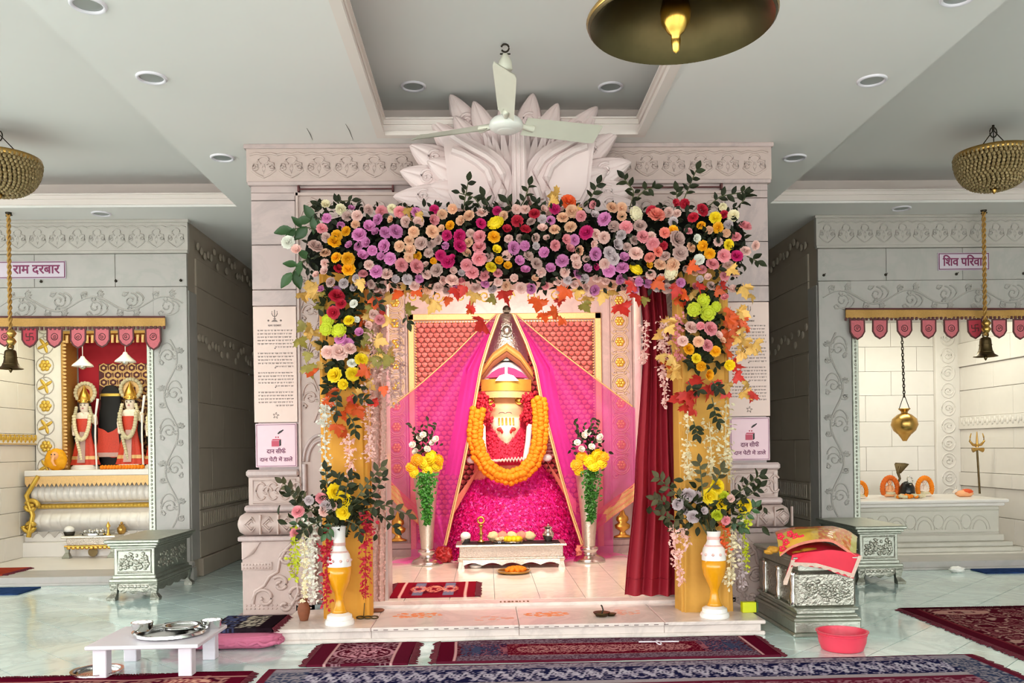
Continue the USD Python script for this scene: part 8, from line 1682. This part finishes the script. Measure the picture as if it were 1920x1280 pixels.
bouquet('bouquet of mauve roses with yellow blooms and trailing blossom in the right amber vase', (1340, 985), 'yellow 1342 912 15;yellow 1330 930 15;yellow 1352 945 13;yellow 1395 948 14;lime 1358 930 10;mauve 1288 926 15;mauve 1310 932 12;mauve 1285 955 13;mauve 1300 968 12;mauve 1270 945 11;blush 1370 935 10;lime 1345 965 11;pink 1360 975 9;mauve 1318 958 10',
    [([(1290, 940), (1255, 915), (1235, 895)], 8, 'leaf_grey'), ([(1280, 950), (1245, 940), (1228, 935)], 7, 'leaf_grey'), ([(1300, 970), (1260, 975), (1240, 965)], 7, 'leaf_grey'), ([(1318, 930), (1315, 895), (1312, 868)], 6, 'leaf_grey'), ([(1325, 925), (1345, 900), (1352, 880)], 5, 'leaf_grey'), ([(1365, 940), (1400, 910), (1425, 890)], 9, 'leaf_dark'), ([(1370, 945), (1410, 925), (1425, 912)], 6, 'leaf_dark'), ([(1375, 960), (1400, 965), (1415, 950)], 6, 'leaf_green'), ([(1330, 975), (1335, 1000), (1340, 1015)], 7, 'leaf_dark'), ([(1300, 985), (1285, 995), (1262, 985)], 6, 'leaf_grey'), ([(1365, 970), (1385, 985), (1392, 990)], 5, 'leaf_green')],
    [('blush', [(1262, 985), (1268, 1040), (1278, 1095)], 9, 1.1), ('blush', [(1282, 990), (1286, 1030)], 9, .9), ('cream', [(1375, 975), (1372, 1040), (1366, 1098)], 12, 1.2), ('lime', [(1398, 960), (1396, 1010), (1400, 1070)], 10, .7), ('orange', [(1355, 975), (1358, 1010), (1362, 1030)], 9, .8), ('mauve', [(1390, 1000), (1392, 1095)], 10, .8)], (1322, 950, 42, 20))

# tall silver vases in the niche
def silver_vase(px, label, lab2, seed):
    c = np.array([P(px, 1050, 10.3)[0], 10.3, .15]); k = 10.3 / FPX; t = thing('silver_vase', label, 'vase', c)
    part(t, 'foot', tr(lathe([(.0001, 0), (30 * k, 0), (30 * k, 3 * k), (26 * k, 9 * k), (15 * k, 14 * k), (13 * k, 19 * k), (17 * k, 23 * k), (17 * k, 27 * k), (12 * k, 30 * k), (.0001, 30 * k)], 36), c), 'silver_smooth', True)
    part(t, 'trumpet', tr(lathe([(11 * k, 29 * k), (12 * k, 40 * k), (15 * k, 80 * k), (19 * k, 120 * k), (24 * k, 165 * k), (26 * k, 172 * k), (24 * k, 172 * k), (17 * k, 120 * k), (10 * k, 32 * k)], 36), c), 'silver_bright', True)
    b = thing('vase_bouquet', lab2, 'bouquet', c + [0, 0, 160 * k]); g = []
    for q in range(520):
        h = R.uniform(0, 1); w = (5 + 16 * h); x = c[0] + R.gauss(0, .42) * w * k + 2 * k; z = c[2] + (78 + 96 * h) * k; g.append(leafmesh(np.array([x, 10.3 - (15 + 12 * h) * k - R.uniform(0, .05), z]), R.uniform(.03, .05), (R.gauss(0, 1), -.3, R.gauss(-.3, .8)), (R.gauss(0, .6), -1, R.gauss(0, .6))))
    part(b, 'trailing_greenery', g, 'leaf_bright', True, kind='stuff')
    for dx_, dz_, col, r in ((-24, 182, 'amber', 11), (-14, 196, 'amber', 11), (-20, 172, 'yellow', 9), (0, 190, 'yellow', 12), (12, 200, 'yellow', 13), (20, 186, 'yellow', 12), (6, 178, 'yellow', 11), (26, 196, 'amber', 10)):
        bloom(b, col, c + np.array([dx_ * (1 if seed else 1), -26 + R.uniform(-4, 4), dz_]) * k, r * k, 'chrysanthemum')
    for dx_, dz_ in ((-22, 222), (-12, 235), (4, 214), (16, 226), (-2, 240), (-16, 210), (22, 232)): bloom(b, 'white', c + np.array([dx_, -22 + R.uniform(-4, 4), dz_]) * k, 9 * k, 'flower_bud', (R.gauss(0, .4), -1, .5))
    for dx_, dz_, l in ((-26, 262, 7), (6, 268, 7), (22, 262, 7), (-8, 256, 5)):
        p0 = c + np.array([0, -10, 200]) * k; p1 = c + np.array([dx_, -14, dz_]) * k; tw = part(b, 'twig', tube([p0, (p0 + p1) / 2 + [0, -.03, 0], p1], .004, 5), 'stem', True)
        for q in np.linspace(.4, 1, l): part(tw, 'leaf', leafmesh(p0 + (p1 - p0) * q, R.uniform(.045, .065), (R.gauss(0, 1), -.2, R.gauss(.5, .6)), (R.gauss(0, .5), -1, .2)), 'leaf_dark', True)
    g2 = [leafmesh(c + np.array([R.gauss(0, 14), -16 + R.gauss(0, 5), R.uniform(200, 245)]) * k, R.uniform(.045, .07), (R.gauss(0, 1), -.2, R.gauss(.3, .7)), (R.gauss(0, .5), -1, .2)) for _ in range(60)]
    part(b, 'dark_leaves', g2, 'leaf_dark', True, kind='stuff')
silver_vase(801, 'tall silver trumpet vase left of the deity idol', 'yellow and white bouquet with trailing greenery in the left silver vase', 0)
silver_vase(1105, 'tall silver trumpet vase right of the deity idol', 'yellow and white bouquet with trailing greenery in the right silver vase', 1)
